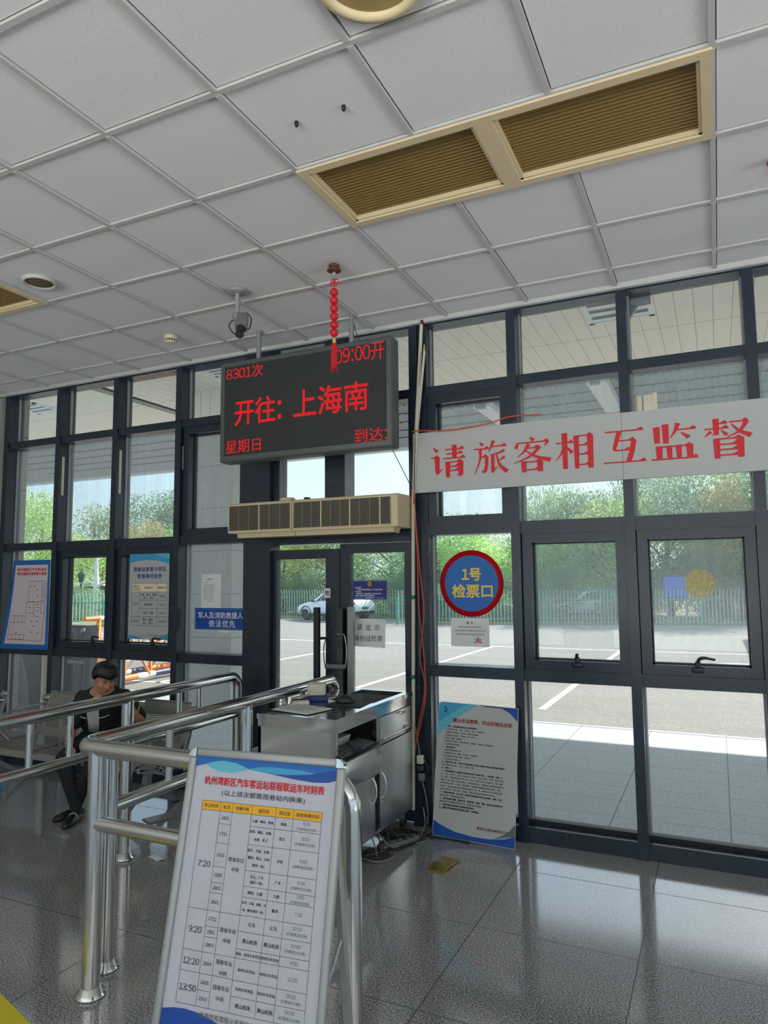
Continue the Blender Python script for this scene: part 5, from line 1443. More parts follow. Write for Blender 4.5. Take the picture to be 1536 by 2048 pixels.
b = MB(); b.T = q; b.rbox((-.055, -.012, .022), (.055, .012, .030), 'black_plastic', .003, 1); b.bar((-.055, 0, .034), (.055, 0, .052), .02, .012, 'dull_silver'); b.build('arm', parent=root)

# tangle of cables and power strips under and beside the counter
random.seed(11)
root = thing('cable_tangle', 'tangle of dark and grey cables on the floor beside the counter', 'cables', (-.85, -.35, 0))
def loop(mat, c, r, z, turns, thick, sq=.6, ang=0.5):
    pts = []; n = int(18 * turns); rx = r
    for k in range(n + 1):
        t = 2 * PI * k / 18; rr = r * (1 + .16 * math.sin(1.7 * t + r * 40))
        a, d = rr * math.cos(t), rr * sq * math.sin(t)
        pts.append((c[0] + a * math.cos(ang) - d * math.sin(ang), c[1] + a * math.sin(ang) + d * math.cos(ang), z + .012 + .010 * math.sin(2.3 * t) + .004 * k / 18))
    b = MB(); b.tube(pts, thick, mat, 6); b.build('cable', parent=root)
loop('dark_cable', (-.93, -.62), .11, 0, 2.6, .006, .55, .9); loop('white_cable', (-.90, -.66), .12, .003, 1.3, .004, .5, .8)
loop('dark_cable', (-.88, -.36), .14, 0, 2.2, .006, .4, 1.1); loop('dark_cable', (-.92, -.25), .12, .01, 3.0, .007, .6, .4)
for (m, th, pts) in (('white_cable', .005, [(-.93, -.60, .15), (-.87, -.52, .04), (-.84, -.40, .01), (-.80, -.22, .012), (-.79, -.12, .06), (-.82, -.07, .16)]), ('dark_cable', .007, [(-.96, -.68, .01), (-.86, -.52, .010), (-.78, -.33, .01), (-.76, -.18, .03), (-.80, -.08, .10)]),
                     ('dark_cable', .006, [(-.92, -.45, .12), (-.86, -.34, .02), (-.80, -.26, .01), (-.84, -.14, .01)]), ('rust', .005, [(-.90, -.66, .16), (-.86, -.62, .05), (-.88, -.50, .02), (-.94, -.44, .14)]), ('white_cable', .005, [(-.90, -.72, .15), (-.885, -.70, .08), (-.90, -.66, .02)]),
                     ('dark_cable', .006, [(-.82, -.12, .01), (-.74, -.16, .008), (-.67, -.17, .008), (-.60, -.16, .008), (-.45, -.17, .007)]), ('white_cable', .004, [(-.87, -.30, .02), (-.80, -.33, .01), (-.73, -.28, .008), (-.74, -.17, .008)])):
    b = MB(); b.tube(spline(pts, 7), th, m, 6); b.build('cable', parent=root)
b = MB(); b.tube(arc((-.71, -.135, .008), .045, 0, 2 * PI * 17 / 18, 17, 'xy'), .006, 'dark_cable', 6, True); b.build('cable', parent=root)
root = thing('power_strip', 'grey power strip lying in the cable tangle by the counter', 'power strip', (-.87, -.42, 0))
q = Matrix.Translation((-.865, -.40, .002)) @ Matrix.Rotation(math.radians(62), 4, 'Z')
b = MB(); b.T = q; b.rbox((-.16, -.028, 0), (.16, .028, .035), 'grey_plastic', .006); b.build('body', parent=root)
b = MB(); b.T = q
for k in range(5): b.box((-.13 + .06 * k - .016, -.016, .0352), (-.13 + .06 * k + .016, .016, .0362), 'black_plastic')
b.build('sockets', parent=root)

# brass floor box by the glass, another further left, a dropped ticket
def floor_box(x, y, rz, lift, label, m):
    root = thing('floor_box', label, 'floor socket', (x, y, 0), 'floor socket boxes')
    q = Matrix.Translation((x, y, 0)) @ Matrix.Rotation(rz, 4, 'Z')
    b = MB(); b.T = q; b.rbox((-.065, -.115, 0.0005), (.065, .115, .005), m, .002, 1); b.build('plate', parent=root)
    b = MB(); b.T = q
    a = math.sin(lift) * .10
    b.add([(-.058, -.105, .006), (.058, -.105, .006), (.058, 0, .006 + a), (-.058, 0, .006 + a), (-.058, -.105, .010), (.058, -.105, .010), (.058, 0, .010 + a), (-.058, 0, .010 + a)], [(0,3,2,1),(4,5,6,7),(0,1,5,4),(1,2,6,5),(2,3,7,6),(3,0,4,7)], m)
    b.rbox((-.058, .004, .005), (.058, .105, .012 + a * .6), m, .003, 1)
    b.build('lid', parent=root)
M['brass'] = plain('worn_brass', srgb(176, 152, 96), 0.25, 0.8)
floor_box(-.482, -.585, -.10, .10, 'brass floor socket box with a lifted lid near the prohibited goods board', 'brass')
floor_box(-2.70, -.62, -.45, .02, 'flat floor socket box under the bench leg', 'dull_silver')
b = MB(); q = Matrix.Translation((-2.19, -1.21, .001)) @ Matrix.Rotation(-.3, 4, 'Z'); b.T = q; b.add([(-.06, -.025, .001), (.06, -.025, .002), (.062, .022, .006), (-.058, .025, .001)], [(0, 1, 2, 3)], 'paper_back'); b.build('ticket_stub', loc=(-2.19, -1.21, 0), label='white ticket stub dropped on the floor by a rail post', cat='ticket')
M['yellow_vinyl'] = plain('yellow_floor_vinyl', srgb(214, 200, 40), 0.5)
b = MB(); b.add([(-1.80, -2.60, .0015), (-1.40, -2.72, .0015), (-1.52, -3.12, .0015), (-1.92, -3.00, .0015)], [(3, 2, 1, 0)], 'yellow_vinyl')
b.f[-1] = b.f[-1][::-1]; b.build('floor_sticker', loc=(-1.66, -2.86, .0015), label='yellow vinyl floor sticker in front of the corner rail post', cat='floor sticker')

# ------------------------------------------------------------------ row of waiting seats
SXS = [-2.95, -3.50, -4.05]
root = thing('waiting_bench', 'row of grey perforated steel waiting seats along the glazing', 'bench', (-3.9, -.55, 0))
prof = [(-.285, .785), (-.292, .77), (-.318, .68), (-.345, .58), (-.372, .50), (-.40, .462), (-.45, .446), (-.55, .438), (-.68, .436), (-.80, .438), (-.865, .430), (-.895, .412), (-.900, .395)]
for sx in SXS:
    b = MB(); hw = .235; T = .0025
    n = len(prof)
    def strip(i0, i1, x0, x1, m, off=0.0):
        vs, fs = [], []
        for i in range(i0, i1 + 1):
            vs += [(x0, prof[i][0] + off, prof[i][1]), (x1, prof[i][0] + off, prof[i][1])]
        for k in range(i1 - i0): fs.append((2 * k, 2 * k + 2, 2 * k + 3, 2 * k + 1))
        b.add(vs, fs, m, True)
    bord = .035
    strip(0, n - 1, sx - hw, sx - hw + bord, 'steel_seat'); strip(0, n - 1, sx + hw - bord, sx + hw, 'steel_seat')
    strip(0, 2, sx - hw + bord, sx + hw - bord, 'steel_seat'); strip(10, n - 1, sx - hw + bord, sx + hw - bord, 'steel_seat')
    strip(2, 4, sx - hw + bord, sx + hw - bord, 'perforated'); strip(4, 6, sx - hw + bord, sx + hw - bord, 'steel_seat'); strip(6, 10, sx - hw + bord, sx + hw - bord, 'perforated')
    b.tube([(sx - hw, prof[0][0], prof[0][1]), (sx + hw, prof[0][0], prof[0][1])], .009, 'steel_seat', 10)
    b.tube([(sx - hw, prof[-1][0], prof[-1][1]), (sx + hw, prof[-1][0], prof[-1][1])], .008, 'steel_seat', 10)
    for s in (-1, 1): b.tube([(sx + s * hw, p[0], p[1]) for p in prof], .007, 'steel_seat', 8)
    b.build('seat', parent=root)
b = MB(); b.rbox((-5.1, -.60, .335), (-2.70, -.53, .395), 'dull_silver', .008); b.build('beam', parent=root)
for x in (-2.675, -3.225, -3.775, -4.325, -4.875):      # cast seat brackets carrying the armrests
    b = MB()
    for (p, q) in (((x, -.88, .41), (x, -.40, .395)), ((x, -.88, .40), (x, -.62, .345)), ((x, -.62, .345), (x, -.42, .36)), ((x, -.42, .36), (x, -.28, .76)), ((x, -.70, .41), (x, -.66, .36)), ((x, -.56, .40), (x, -.56, .35))):
        b.bar(p, q, .028, .026, 'dull_silver')
    b.build('bracket', parent=root)
    b = MB()
    if x not in (-3.225, -3.775): b.tube(spline([(x, -.30, .66), (x, -.36, .685), (x, -.60, .675), (x, -.76, .645), (x, -.80, .60), (x, -.76, .52), (x, -.66, .42)], 6), .0125, 'chrome', 10)
    b.lathe([(.026, -.018), (.030, -.012), (.030, .012), (.026, .018)], (x, -.315, .735), 'dull_silver', 18, 'X'); b.lathe([(.013, -.021), (.013, .021)], (x, -.315, .735), 'chrome', 14, 'X')
    b.build('armrest', parent=root)
b = MB(); b.rbox((-4.82, -.86, .418), (-4.37, -.40, .446), 'steel_seat', .012, 3); b.build('side_table', parent=root)
for x in (-2.88, -4.60):
    b = MB(); b.bar((x, -.56, .34), (x, -.585, .20), .05, .05, 'dull_silver', (0, 1, 0))
    b.bar((x, -.585, .22), (x + .005, -.84, .02), .035, .035, 'dull_silver', (0, 1, 0)); b.bar((x, -.575, .22), (x, -.26, .02), .035, .035, 'dull_silver', (0, 1, 0))
    for y in (-.845, -.25): b.lathe([(.028, 0), (.03, .008), (.018, .022)], (x, y, 0), 'black_plastic', 14)
    b.build('leg', parent=root)

# gift bag and black handbag on the seat beside the woman
root = thing('gift_bag', 'red and cream paper bag standing on the seat beside the woman', 'paper bag', (-2.97, -.60, .445))
b = MB(); bx, by_ = -2.975, -.62
b.add([(bx - .12, by_ - .05, .445), (bx + .12, by_ - .05, .445), (bx + .12, by_ + .05, .445), (bx - .12, by_ + .05, .445), (bx - .125, by_ - .045, .615), (bx + .12, by_ - .045, .605), (bx + .12, by_ + .045, .612), (bx - .125, by_ + .045, .62)], [(0,3,2,1),(0,1,5,4),(1,2,6,5),(2,3,7,6),(3,0,4,7)], 'cream_print')
b.add([(bx - .12, by_ - .0515, .447), (bx + .05, by_ - .0515, .447), (bx + .052, by_ - .0475, .603), (bx - .123, by_ - .0475, .608)], [(0, 1, 2, 3)], 'red_print')
for k in range(4): b.tube(spline([(bx - .06 + .025 * k, by_ - .0525, .50), (bx - .05 + .025 * k, by_ - .0515, .54), (bx - .035 + .02 * k, by_ - .050, .575)], 4), .008, 'cream_print', 5)
b.build('bag_body', parent=root)
b = MB(); b.tube(spline([(bx - .05, by_ - .046, .61), (bx - .04, by_ - .05, .66), (bx + .04, by_ - .05, .66), (bx + .05, by_ - .046, .605)], 6), .003, 'red', 6); b.build('handle', parent=root)
root = thing('handbag', 'black handbag on the bench between the woman and the red paper bag', 'handbag', (-3.155, -.66, .445))
b = MB(); b.rbox((-3.215, -.78, .445), (-3.115, -.56, .58), 'black_cloth', .03, 3); b.build('bag_body', parent=root)
b = MB(); b.tube(spline([(-3.165, -.75, .57), (-3.165, -.74, .64), (-3.165, -.62, .64), (-3.165, -.60, .57)], 6), .008, 'black_cloth', 8); b.build('handle', parent=root)

# ------------------------------------------------------------------ seated woman
V3 = Vector
def loft(b, secs, m, seg=20, a0=0.0, a1=2 * PI, caps=True):
    """secs: (centre, across vector, front vector); a ring per section"""
    full = abs(a1 - a0 - 2 * PI) < 1e-6
    k = seg if full else seg + 1
    vs = []
    for (c, ax, fr) in secs:
        for i in range(k):
            t = a0 + (a1 - a0) * i / seg
            vs.append(V3(c) + V3(ax) * math.cos(t) + V3(fr) * math.sin(t))
    fs = []
    for j in range(len(secs) - 1):
        for i in range(seg):
            l = (i + 1) % k
            fs.append((j * k + i, j * k + l, (j + 1) * k + l, (j + 1) * k + i))
    if full and caps:
        fs.append(tuple(range(k))[::-1]); fs.append(tuple((len(secs) - 1) * k + i for i in range(k)))
    b.add(vs, fs, m, True)
def limb(b, pts, rs, m, seg=14):
    """tapering limb with rounded ends"""
    b.tube(pts, rs, m, seg)
    b.ball(pts[0], rs[0] * 1.0, m, 14, 8); b.ball(pts[-1], rs[-1] * 1.0, m, 14, 8)

F = V3((.45, -.893, 0)); Lt = V3((.893, .45, 0)); Z = V3((0, 0, 1))
PEL = V3((-3.42, -.49, .52)); WAI = V3((-3.405, -.545, .64)); CHE = V3((-3.33, -.63, .815)); NEB = V3((-3.245, -.695, .935))
up = (NEB - WAI).normalized(); FW = (F - up * F.dot(up)).normalized()
HIPL, HIPR = PEL - Lt * .085 + F * .03 - Z * .01, PEL + Lt * .085 + F * .03 - Z * .01
KNL, KNR = V3((-3.310, -.975, .455)), V3((-3.075, -.915, .46))
ANL, ANR = V3((-3.235, -.915, .085)), V3((-3.315, -.84, .085))
SHL, SHR = V3((-3.450, -.70, .850)), V3((-3.120, -.580, .862))
ELL, WRL = V3((-3.480, -.765, .610)), V3((-3.335, -.915, .520))
ELR, WRR = V3((-3.005, -.515, .655)), V3((-2.865, -.745, .765))
HC = V3((-3.125, -.785, 1.028))
hd = V3((.80, -.36, -.47)).normalized(); hr = V3((hd.y, -hd.x, 0)).normalized() * -1.0; hu = hr.cross(hd).normalized()
if hu.z < 0: hu = -hu; hr = -hr
def hp(x, y, z, s=0.90): return HC + (hr * x + hd * y + hu * z) * s
HM = Matrix(((hr.x, hd.x, hu.x, HC.x), (hr.y, hd.y, hu.y, HC.y), (hr.z, hd.z, hu.z, HC.z), (0, 0, 0, 1))) @ Matrix.Scale(.90, 4)

root = thing('person', 'person in a black short sleeved jacket and white shirt sitting on the bench, looking down', 'person', (-3.42, -.55, 0))
b = MB(); sk = 'skin'
loft(b, [(PEL - Z * .06, Lt * .13, F * .09), (PEL, Lt * .15, F * .105), (WAI, Lt * .125, FW * .09), (CHE, Lt * .155, FW * .10), (NEB - up * .05, Lt * .12, FW * .075), (NEB, Lt * .06, FW * .055)], sk, 20)
limb(b, [NEB - up * .03, NEB.lerp(HC, .5) , hp(0, -.015, -.05)], [.054, .050, .050], sk)
for (s, e, w) in ((SHL, ELL, WRL), (SHR, ELR, WRR)):
    limb(b, [s, s.lerp(e, .5), e, e.lerp(w, .35), w], [.050, .043, .036, .036, .024], sk)
for (h, k, a) in ((HIPL, KNL, ANL), (HIPR, KNR, ANR)):
    limb(b, [h, h.lerp(k, .5), k, k.lerp(a, .35), k.lerp(a, .7), a], [.075, .064, .050, .048, .038, .030], sk)
b.T = HM
b.ball((0, -.012, .025), (.077, .097, .098), sk, 24, 16)
b.ball((0, .030, -.045), (.062, .064, .074), sk, 20, 12)
b.ball((0, .062, -.098), (.028, .026, .024), sk, 14, 8)
b.ball((0, .060, .045), (.058, .036, .04), sk, 16, 10)
for s in (-1, 1):
    b.ball((s * .040, .060, -.028), (.026, .026, .028), sk, 14, 8)
    b.ball((s * .030, .080, .026), (.022, .011, .008), sk, 12, 6)
    b.ball((s * .079, -.010, -.018), (.011, .023, .033), sk, 12, 8)
    b.ball((s * .010, .096, -.036), (.009, .010, .008), sk, 10, 6)
b.tube([(0, .086, .018), (0, .097, -.012), (0, .107, -.032)], [.009, .010, .0125], sk, 10); b.ball((0, .106, -.032), (.0125, .012, .011), sk, 12, 8)
b.ball((0, .083, -.062), (.026, .014, .012), sk, 14, 8); b.ball((0, .081, -.076), (.022, .013, .009), sk, 14, 8)
b.T = Matrix.Identity(4)
def hand(w, pd, across, palm, curl, thumb_side, spread=.016):
    """palm from wrist w along pd; across = finger row direction; palm = palm facing direction"""
    pd, across, palm = pd.normalized(), across.normalized(), palm.normalized()
    kn = w + pd * .078
    loft(b, [(w - pd * .01, across * .024, palm * .018), (w + pd * .03, across * .034, palm * .016), (kn, across * .040, palm * .013), (kn + pd * .008, across * .034, palm * .009)], sk, 14)
    for i, ln in enumerate((.066, .076, .071, .055)):
        o = kn + across * (.030 - .020 * i) * (1 if thumb_side > 0 else -1)
        d = pd; pts = [o - pd * .02, o]; q = o
        for j, fr in enumerate((.45, .32, .23)):
            d = (d * math.cos(curl * (j + .4)) + palm * math.sin(curl * (j + .4))).normalized() if j == 0 else (d * math.cos(curl) + palm.lerp(-pd, .3 * j).normalized() * math.sin(curl)).normalized()
            q = q + d * ln * fr; pts.append(q)
        b.tube(pts, [.0095, .0092, .0086, .0080, .0072], sk, 10); b.ball(pts[-1], .0072, sk, 8, 6)
    t0 = w + pd * .025 + across * thumb_side * .026
    t1 = t0 + (pd * .6 + across * thumb_side * .7 + palm * .25).normalized() * .034; t2 = t1 + (pd * .9 + across * thumb_side * .1 + palm * .35).normalized() * .028
    t3 = t2 + (pd * .95 - across * thumb_side * .15 + palm * .3).normalized() * .020
    b.tube([t0, t1, t2, t3], [.014, .012, .0100, .0080], sk, 10); b.ball(t3, .008, sk, 8, 6)
thigh = (KNL - HIPL).normalized()
hand(WRL, V3((.55, -.62, -.40)), V3((.72, .62, 0.1)), V3((-.05, -.25, -.95)), .42, 1)
hand(WRR, V3((.80, -.50, .10)), V3((.08, -.1, 1.0)), V3((.25, .62, -.05)) * -1, .62, 1)
body = b.build('body', parent=root)
settle(body, ('REMESH', dict(mode='VOXEL', voxel_size=.0048)), ('SMOOTH', dict(factor=.5, iterations=4)))

for s in (-1, 1):
    b = MB(); b.T = HM
    b.ball((s * .030, .0865, .008), (.0135, .006, .0042), 'eye_white', 12, 6); b.ball((s * .030, .0915, .0065), (.0058, .0025, .0040), 'black_print', 10, 6)
    b.tube([(s * .016, .0905, .0095), (s * .030, .0935, .0135), (s * .045, .0855, .0095)], .0016, 'hair', 6)
    b.build('eye', parent=root)
b = MB(); b.T = HM
b.tube([(-.022, .0905, -.0665), (-.010, .0975, -.0635), (0, .0975, -.0655), (.010, .0975, -.0635), (.022, .0905, -.0665)], [.0018, .004, .0034, .004, .0018], 'lips', 8)
b.tube([(-.020, .0905, -.0690), (0, .0970, -.0735), (.020, .0905, -.0690)], [.0018, .0050, .0018], 'lips', 8)
b.build('lips', parent=root)
for s in (-1, 1):
    b = MB(); b.T = HM; b.tube([(s * .012, .0925, .0255), (s * .030, .0945, .0300), (s * .050, .081, .0240)], [.0022, .0028, .0012], 'hair', 6)
    b.build('eyebrow', parent=root)
# short dark hair: a cap over the skull with a fringe, locks below the rim
b = MB(); b.T = HM
seg, rings = 40, 20; vs, fs = [], []
def hairpt(t, a, off=0.0):
    r = (.087 + off, .108 + off, .103 + off)
    return (r[0] * math.cos(a) * math.cos(t), -.014 + r[1] * math.cos(a) * math.sin(t), .030 + r[2] * math.sin(a))
def rim(t):     # how far down the hair comes, by direction (t = 90 deg is the face)
    f_ = math.sin(t)
    u = min(1.0, max(0.0, (f_ + .35) / 1.1)); u = u * u * (3 - 2 * u)
    return -.62 + (.62 + .20) * u + .07 * math.sin(2.0 * t + .6) * u
random.seed(5)
for i in range(rings + 1):
    for k in range(seg):
        t = 2 * PI * k / seg; lo = rim(t) + .03 * math.sin(k * 2.7)
        a = lo + (PI / 2 - lo) * i / rings
        bulge = .006 * math.sin(PI * min(1, i / rings * 1.2))
        vs.append(hairpt(t, a, bulge + .0022 * math.sin(k * 1.9) * (1 - i / rings)))
for i in range(rings):
    for k in range(seg):
        l = (k + 1) % seg; fs.append((i * seg + k, i * seg + l, (i + 1) * seg + l, (i + 1) * seg + k))
b.add(vs, fs, 'hair', True)
for k in range(seg * 2):
    t = PI * k / seg; lo = rim(t) - .05 * random.random(); a0 = lo + .95
    p = [hairpt(t + .015 * j * math.sin(k * 1.3), a0 + (lo - .03 - a0) * j / 5, .0045 - (.004 if j == 5 else 0)) for j in range(6)]
    b.tube(p, [.001, .004, .0055, .0055, .0042, .001], 'hair', 5)
hair = b.build('hair', parent=root)
settle(hair, ('SOLIDIFY', dict(thickness=.006, offset=-1)))

b = MB(); jk = 'black_cloth'
loft(b, [(PEL + Z * .05, Lt * .175, F * .125), (WAI, Lt * .162, FW * .118), (WAI.lerp(CHE, .5), Lt * .172, FW * .122), (CHE, Lt * .185, FW * .125), (NEB - up * .055, Lt * .150, FW * .090), (NEB - up * .028, Lt * .105, FW * .062)], jk, 24)
for (s, e) in ((SHL, ELL), (SHR, ELR)):
    limb(b, [s, s.lerp(e, .4), s.lerp(e, .78)], [.054, .060, .062], jk)
jacket = b.build('jacket', parent=root)
settle(jacket, ('REMESH', dict(mode='VOXEL', voxel_size=.007)), ('SMOOTH', dict(factor=.5, iterations=6)))
b = MB()
# shirt front showing in the open jacket, its collar, pocket piping
secs = [(PEL + Z * .06, Lt * .180, F * .131), (WAI, Lt * .166, FW * .123), (WAI.lerp(CHE, .5), Lt * .175, FW * .126), (CHE, Lt * .187, FW * .129), (NEB - up * .075, Lt * .160, FW * .112)]
loft(b, secs, 'shirt', 8, PI / 2 - .25, PI / 2 + .25)
b.build('shirt', parent=root)
b = MB()     # skin showing in the open collar
loft(b, [(NEB - up * .076, Lt * .160, FW * .113), (NEB - up * .040, Lt * .115, FW * .088), (NEB - up * .010, Lt * .07, FW * .066)], 'skin', 8, PI / 2 - .30, PI / 2 + .30)
b.build('neckline', parent=root)
for s in (-1, 1):
    b = MB()
    c = CHE.lerp(WAI, .25); a = c + Lt * (s * .045) + FW * .134; e = c + Lt * (s * .118) + FW * .108
    b.tube([a, a.lerp(e, .5) + FW * .004, e + Z * .006], .0028, 'white_print', 6)
    b.build('pocket_piping', parent=root)
b = MB()
for (h, k, a) in ((HIPL, KNL, ANL), (HIPR, KNR, ANR)):
    limb(b, [h, h.lerp(k, .5), k, k.lerp(a, .3), k.lerp(a, .7), a], [.092, .080, .063, .060, .048, .038], 'black_cloth')
loft(b, [(PEL - Z * .075, Lt * .16, F * .11), (PEL, Lt * .178, F * .125), (PEL + Z * .07, Lt * .165, F * .112)], 'black_cloth', 20)
tr = b.build('trousers', parent=root)
settle(tr, ('REMESH', dict(mode='VOXEL', voxel_size=.007)), ('SMOOTH', dict(factor=.5, iterations=5)))
for (an, heel, toe) in ((ANL, V3((-3.255, -.865, 0)), V3((-3.165, -1.085, 0))), (ANR, V3((-3.300, -.785, 0)), V3((-3.365, -1.010, 0)))):
    b = MB(); d = (toe - heel).normalized(); s = V3((-d.y, d.x, 0))
    Lf = (toe - heel).length
    loft(b, [(heel + Z * .034, s * .018, Z * .028), (heel + d * .03 + Z * .036, s * .033, Z * .034), (heel + d * Lf * .45 + Z * .034, s * .036, Z * .033), (heel + d * Lf * .72 + Z * .027, s * .042, Z * .026), (heel + d * Lf * .92 + Z * .020, s * .032, Z * .019), (toe + Z * .015, s * .010, Z * .010)], 'shoe', 18)
    b.tube([an - Z * .03, an + Z * .01], [.036, .036], 'stocking', 14)
    so = b.build('shoe', parent=root)
    b = MB(); m = heel + d * Lf * .42
    b.tube([m + s * .037 + Z * .025, m + s * .026 + Z * .062, m + Z * .072 - d * .005, m - s * .026 + Z * .062, m - s * .037 + Z * .025], .0032, 'shirt', 6); b.build('strap', parent=so)
b = MB(); q = WRL + (ELL - WRL).normalized() * .03
b.tube([q + V3((.03 * math.cos(t), .018 * math.sin(t), .024 * math.sin(t))) for t in [2 * PI * k / 16 for k in range(16)]], .0025, 'gold_print', 6, True); b.build('bracelet', parent=root)
b = MB(); b.bar(WRR + V3((.085, -.065, -.035)), WRR + V3((.055, .005, .075)), .07, .010, 'gold', V3((.5, .6, .1))); b.build('phone', loc=tuple(WRR), label='brown cased phone held in the raised hand of the seated person', cat='phone')
b = MB(); q = WRL + V3((.055, -.075, -.018)); b.add([q, q + V3((.03, .0, -.02)), q + V3((.035, -.03, .015)), q + V3((.008, -.03, .02))], [(0, 1, 2, 3)], 'paper_back'); b.build('tissue', loc=tuple(q), label='small white slip of paper in the lowered hand of the seated person', cat='paper')
M['turquoise'] = plain('turquoise_plastic', srgb(30, 150, 190), 0.35)
b = MB(); b.lathe([(.030, 0.0), (.034, .010), (.030, .030), (.016, .036), (.012, .055), (.001, .057)], (-4.475, -.615, 0), 'turquoise', 16); b.build('bottle_cap', loc=(-4.475, -.615, 0), label='small turquoise plastic cap on the floor under the bench at the left edge', cat='cap')

# ------------------------------------------------------------------ outside: ground, canopy, columns
b = MB(); b.box((-40, 0.16, -0.15), (20, 3.98, -0.004), 'paving')
b.build('pavement', label='pale stone paving outside the glazing under the canopy', cat='pavement', kind='structure')
b = MB(); b.box((-80, 4.0, -0.15), (50, 70, -0.01), 'asphalt')
b.build('parking_lot', label='worn asphalt yard with white parking lines', cat='road', kind='structure')
lot = bpy.data.objects['parking_lot']
b = MB(); b.box((-40, 3.98, -.15), (20, 4.06, 0.0), 'paving'); b.build('kerb', label='pale kerb stones along the edge of the paving', cat='kerb', kind='structure')
b = MB()
b.box((-20, 13.45, -0.011), (8, 13.57, -0.006), 'road_line')
for x in (-17.5, -14.3, -11.1, -7.9, -4.35, -1.12, 2.1):
    b.box((x - .05, 4.9, -0.011), (x + .05, 13.45, -0.006), 'road_line')
b.box((-12, 4.9, -0.011), (-6, 5.0, -0.006), 'road_line')
b.build('parking_lines', parent=lot)
b = MB()
pts = [(0.2 + .55 * math.cos(2 * PI * k / 24), 11.1 + .55 * math.sin(2 * PI * k / 24)) for k in range(24)]
b.add([(p[0] + 1.25, p[1], -.007) for p in pts], [tuple(range(24))], 'paving')
b.build('manhole_cover', parent=lot)

H0 = 4.5
b = MB()
b.box((-24, 0.16, H0), (-6.86, 4.5, H0 + .06), 'soffit'); b.box((-6.60, 0.16, H0), (12, 4.5, H0 + .06), 'soffit')
b.box((-6.86, 0.16, H0 + .10), (-6.60, 4.5, H0 + .14), 'mat_dark')
b.box((-24, 0.16, H0 + .62), (12, 8.7, H0 + .70), 'deck')
b.build('canopy_roof', label='cream planked canopy ceiling over the pavement outside', cat='canopy', kind='structure')
b = MB(); b.box((-24, 4.5, H0 + .0), (12, 8.55, H0 + .04), 'deck')
b.build('canopy_roof', label='outer grey metal part of the canopy', cat='canopy', kind='structure')
b = MB(); b.box((-24, 8.5, H0 - .02), (12, 8.72, H0 + .70), 'dull_silver'); b.box((-24, 8.40, H0 - .06), (12, 8.5, H0 + .02), 'white_paint')
b.build('canopy_beam', label='metal edge beam along the outer edge of the canopy', cat='beam', kind='structure')
for k, y in enumerate((4.52, 5.12, 5.68, 6.25, 6.85, 7.45)):
    b = MB(); n = 330; vs, fs = [], []
    x0, dx = -12.0, 0.055
    poly = []
    b.box((-14, y, H0 - .012), (10, y + .022, H0 + .0), 'mat_dark')
    for i in range(n):
        x = -8.5 + dx * i; zb = H0 - .012 - .022 * (0.55 + .45 * math.sin(i * 2.17 + k))
        b.add([(x, y + .004, H0 - .012), (x + dx * .75, y + .004, H0 - .012), (x + dx * .375, y + .004, zb), (x, y + .016, H0 - .012), (x + dx * .75, y + .016, H0 - .012), (x + dx * .375, y + .016, zb)], [(0, 2, 1), (3, 4, 5), (0, 3, 5, 2), (1, 2, 5, 4), (0, 1, 4, 3)], 'mat_dark')
    b.build('canopy_purlin', label='dark toothed purlin strip, %s from the planked part of the canopy' % ['first', 'second', 'third', 'fourth', 'fifth', 'sixth'][k], cat='purlin', kind='structure')
def soffit_vent(x0, x1, y0, y1, label):
    root = thing('canopy_vent', label, 'vent', ((x0 + x1) / 2, (y0 + y1) / 2, H0), 'vents in the canopy ceiling')
    f = MB(); w = .05; z0, z1 = H0 - .015, H0 + .005
    f.box((x0, y0, z0), (x1, y0 + w, z1), 'white_paint'); f.box((x0, y1 - w, z0), (x1, y1, z1), 'white_paint'); f.box((x0, y0, z0), (x0 + w, y1, z1), 'white_paint'); f.box((x1 - w, y0, z0), (x1, y1, z1), 'white_paint')
    h = (y1 - y0 - 2 * w) / 6
    for i in range(1, 6, 2): f.box((x0 + w, y0 + w + h * i, z0 + .004), (x1 - w, y0 + w + h * (i + 1), z1), 'white_paint')
    f.build('frame', parent=root)
    f = MB(); f.box((x0 + w, y0 + w, H0 - .004), (x1 - w, y1 - w, H0 - .002), 'grey_plastic'); f.build('slot_backing', parent=root)
soffit_vent(0.00, 0.66, 2.22, 2.88, 'square slotted vent in the canopy ceiling above the banner')
soffit_vent(-4.85, -4.45, 2.22, 2.62, 'small slotted vent in the canopy ceiling beside the departure board')
soffit_vent(-8.75, -8.20, 2.45, 3.0, 'slotted vent in the canopy ceiling far to the left')
b = MB(); b.box((-0.35, 4.72, H0 - .14), (-0.10, 6.6, H0 - .02), 'white_paint'); b.box((-0.30, 4.66, H0 - .17), (-0.17, 4.76, H0 + .0), 'grey_plastic'); b.build('canopy_lamp', loc=(-.22, 5.6, H0 - .02), label='long white strip lamp under the grey canopy, right of the gate sticker', cat='strip lamp')
b = MB(); b.box((-2.15, 5.4, H0 - .12), (-1.90, 7.2, H0 - .02), 'white_paint'); b.box((-2.1, 5.34, H0 - .15), (-1.96, 5.44, H0), 'grey_plastic'); b.build('canopy_lamp', loc=(-2.02, 6.3, H0 - .02), label='white strip lamp under the grey canopy, seen above the gate sticker bay', cat='strip lamp')
b = MB(); b.box((0.585, 0.18, 3.62), (0.80, 0.22, 3.83), 'grey_plastic'); b.prism([(0.585, 3.55), (0.66, 3.55), (0.75, 3.68), (0.80, 3.74), (0.80, 3.83), (0.585, 3.83)], .22, .26, 'grey_plastic'); b.build('ceiling_flashing', loc=(.69, .2, 3.6), label='dark torn flashing at the ceiling edge beside a window post', cat='flashing')

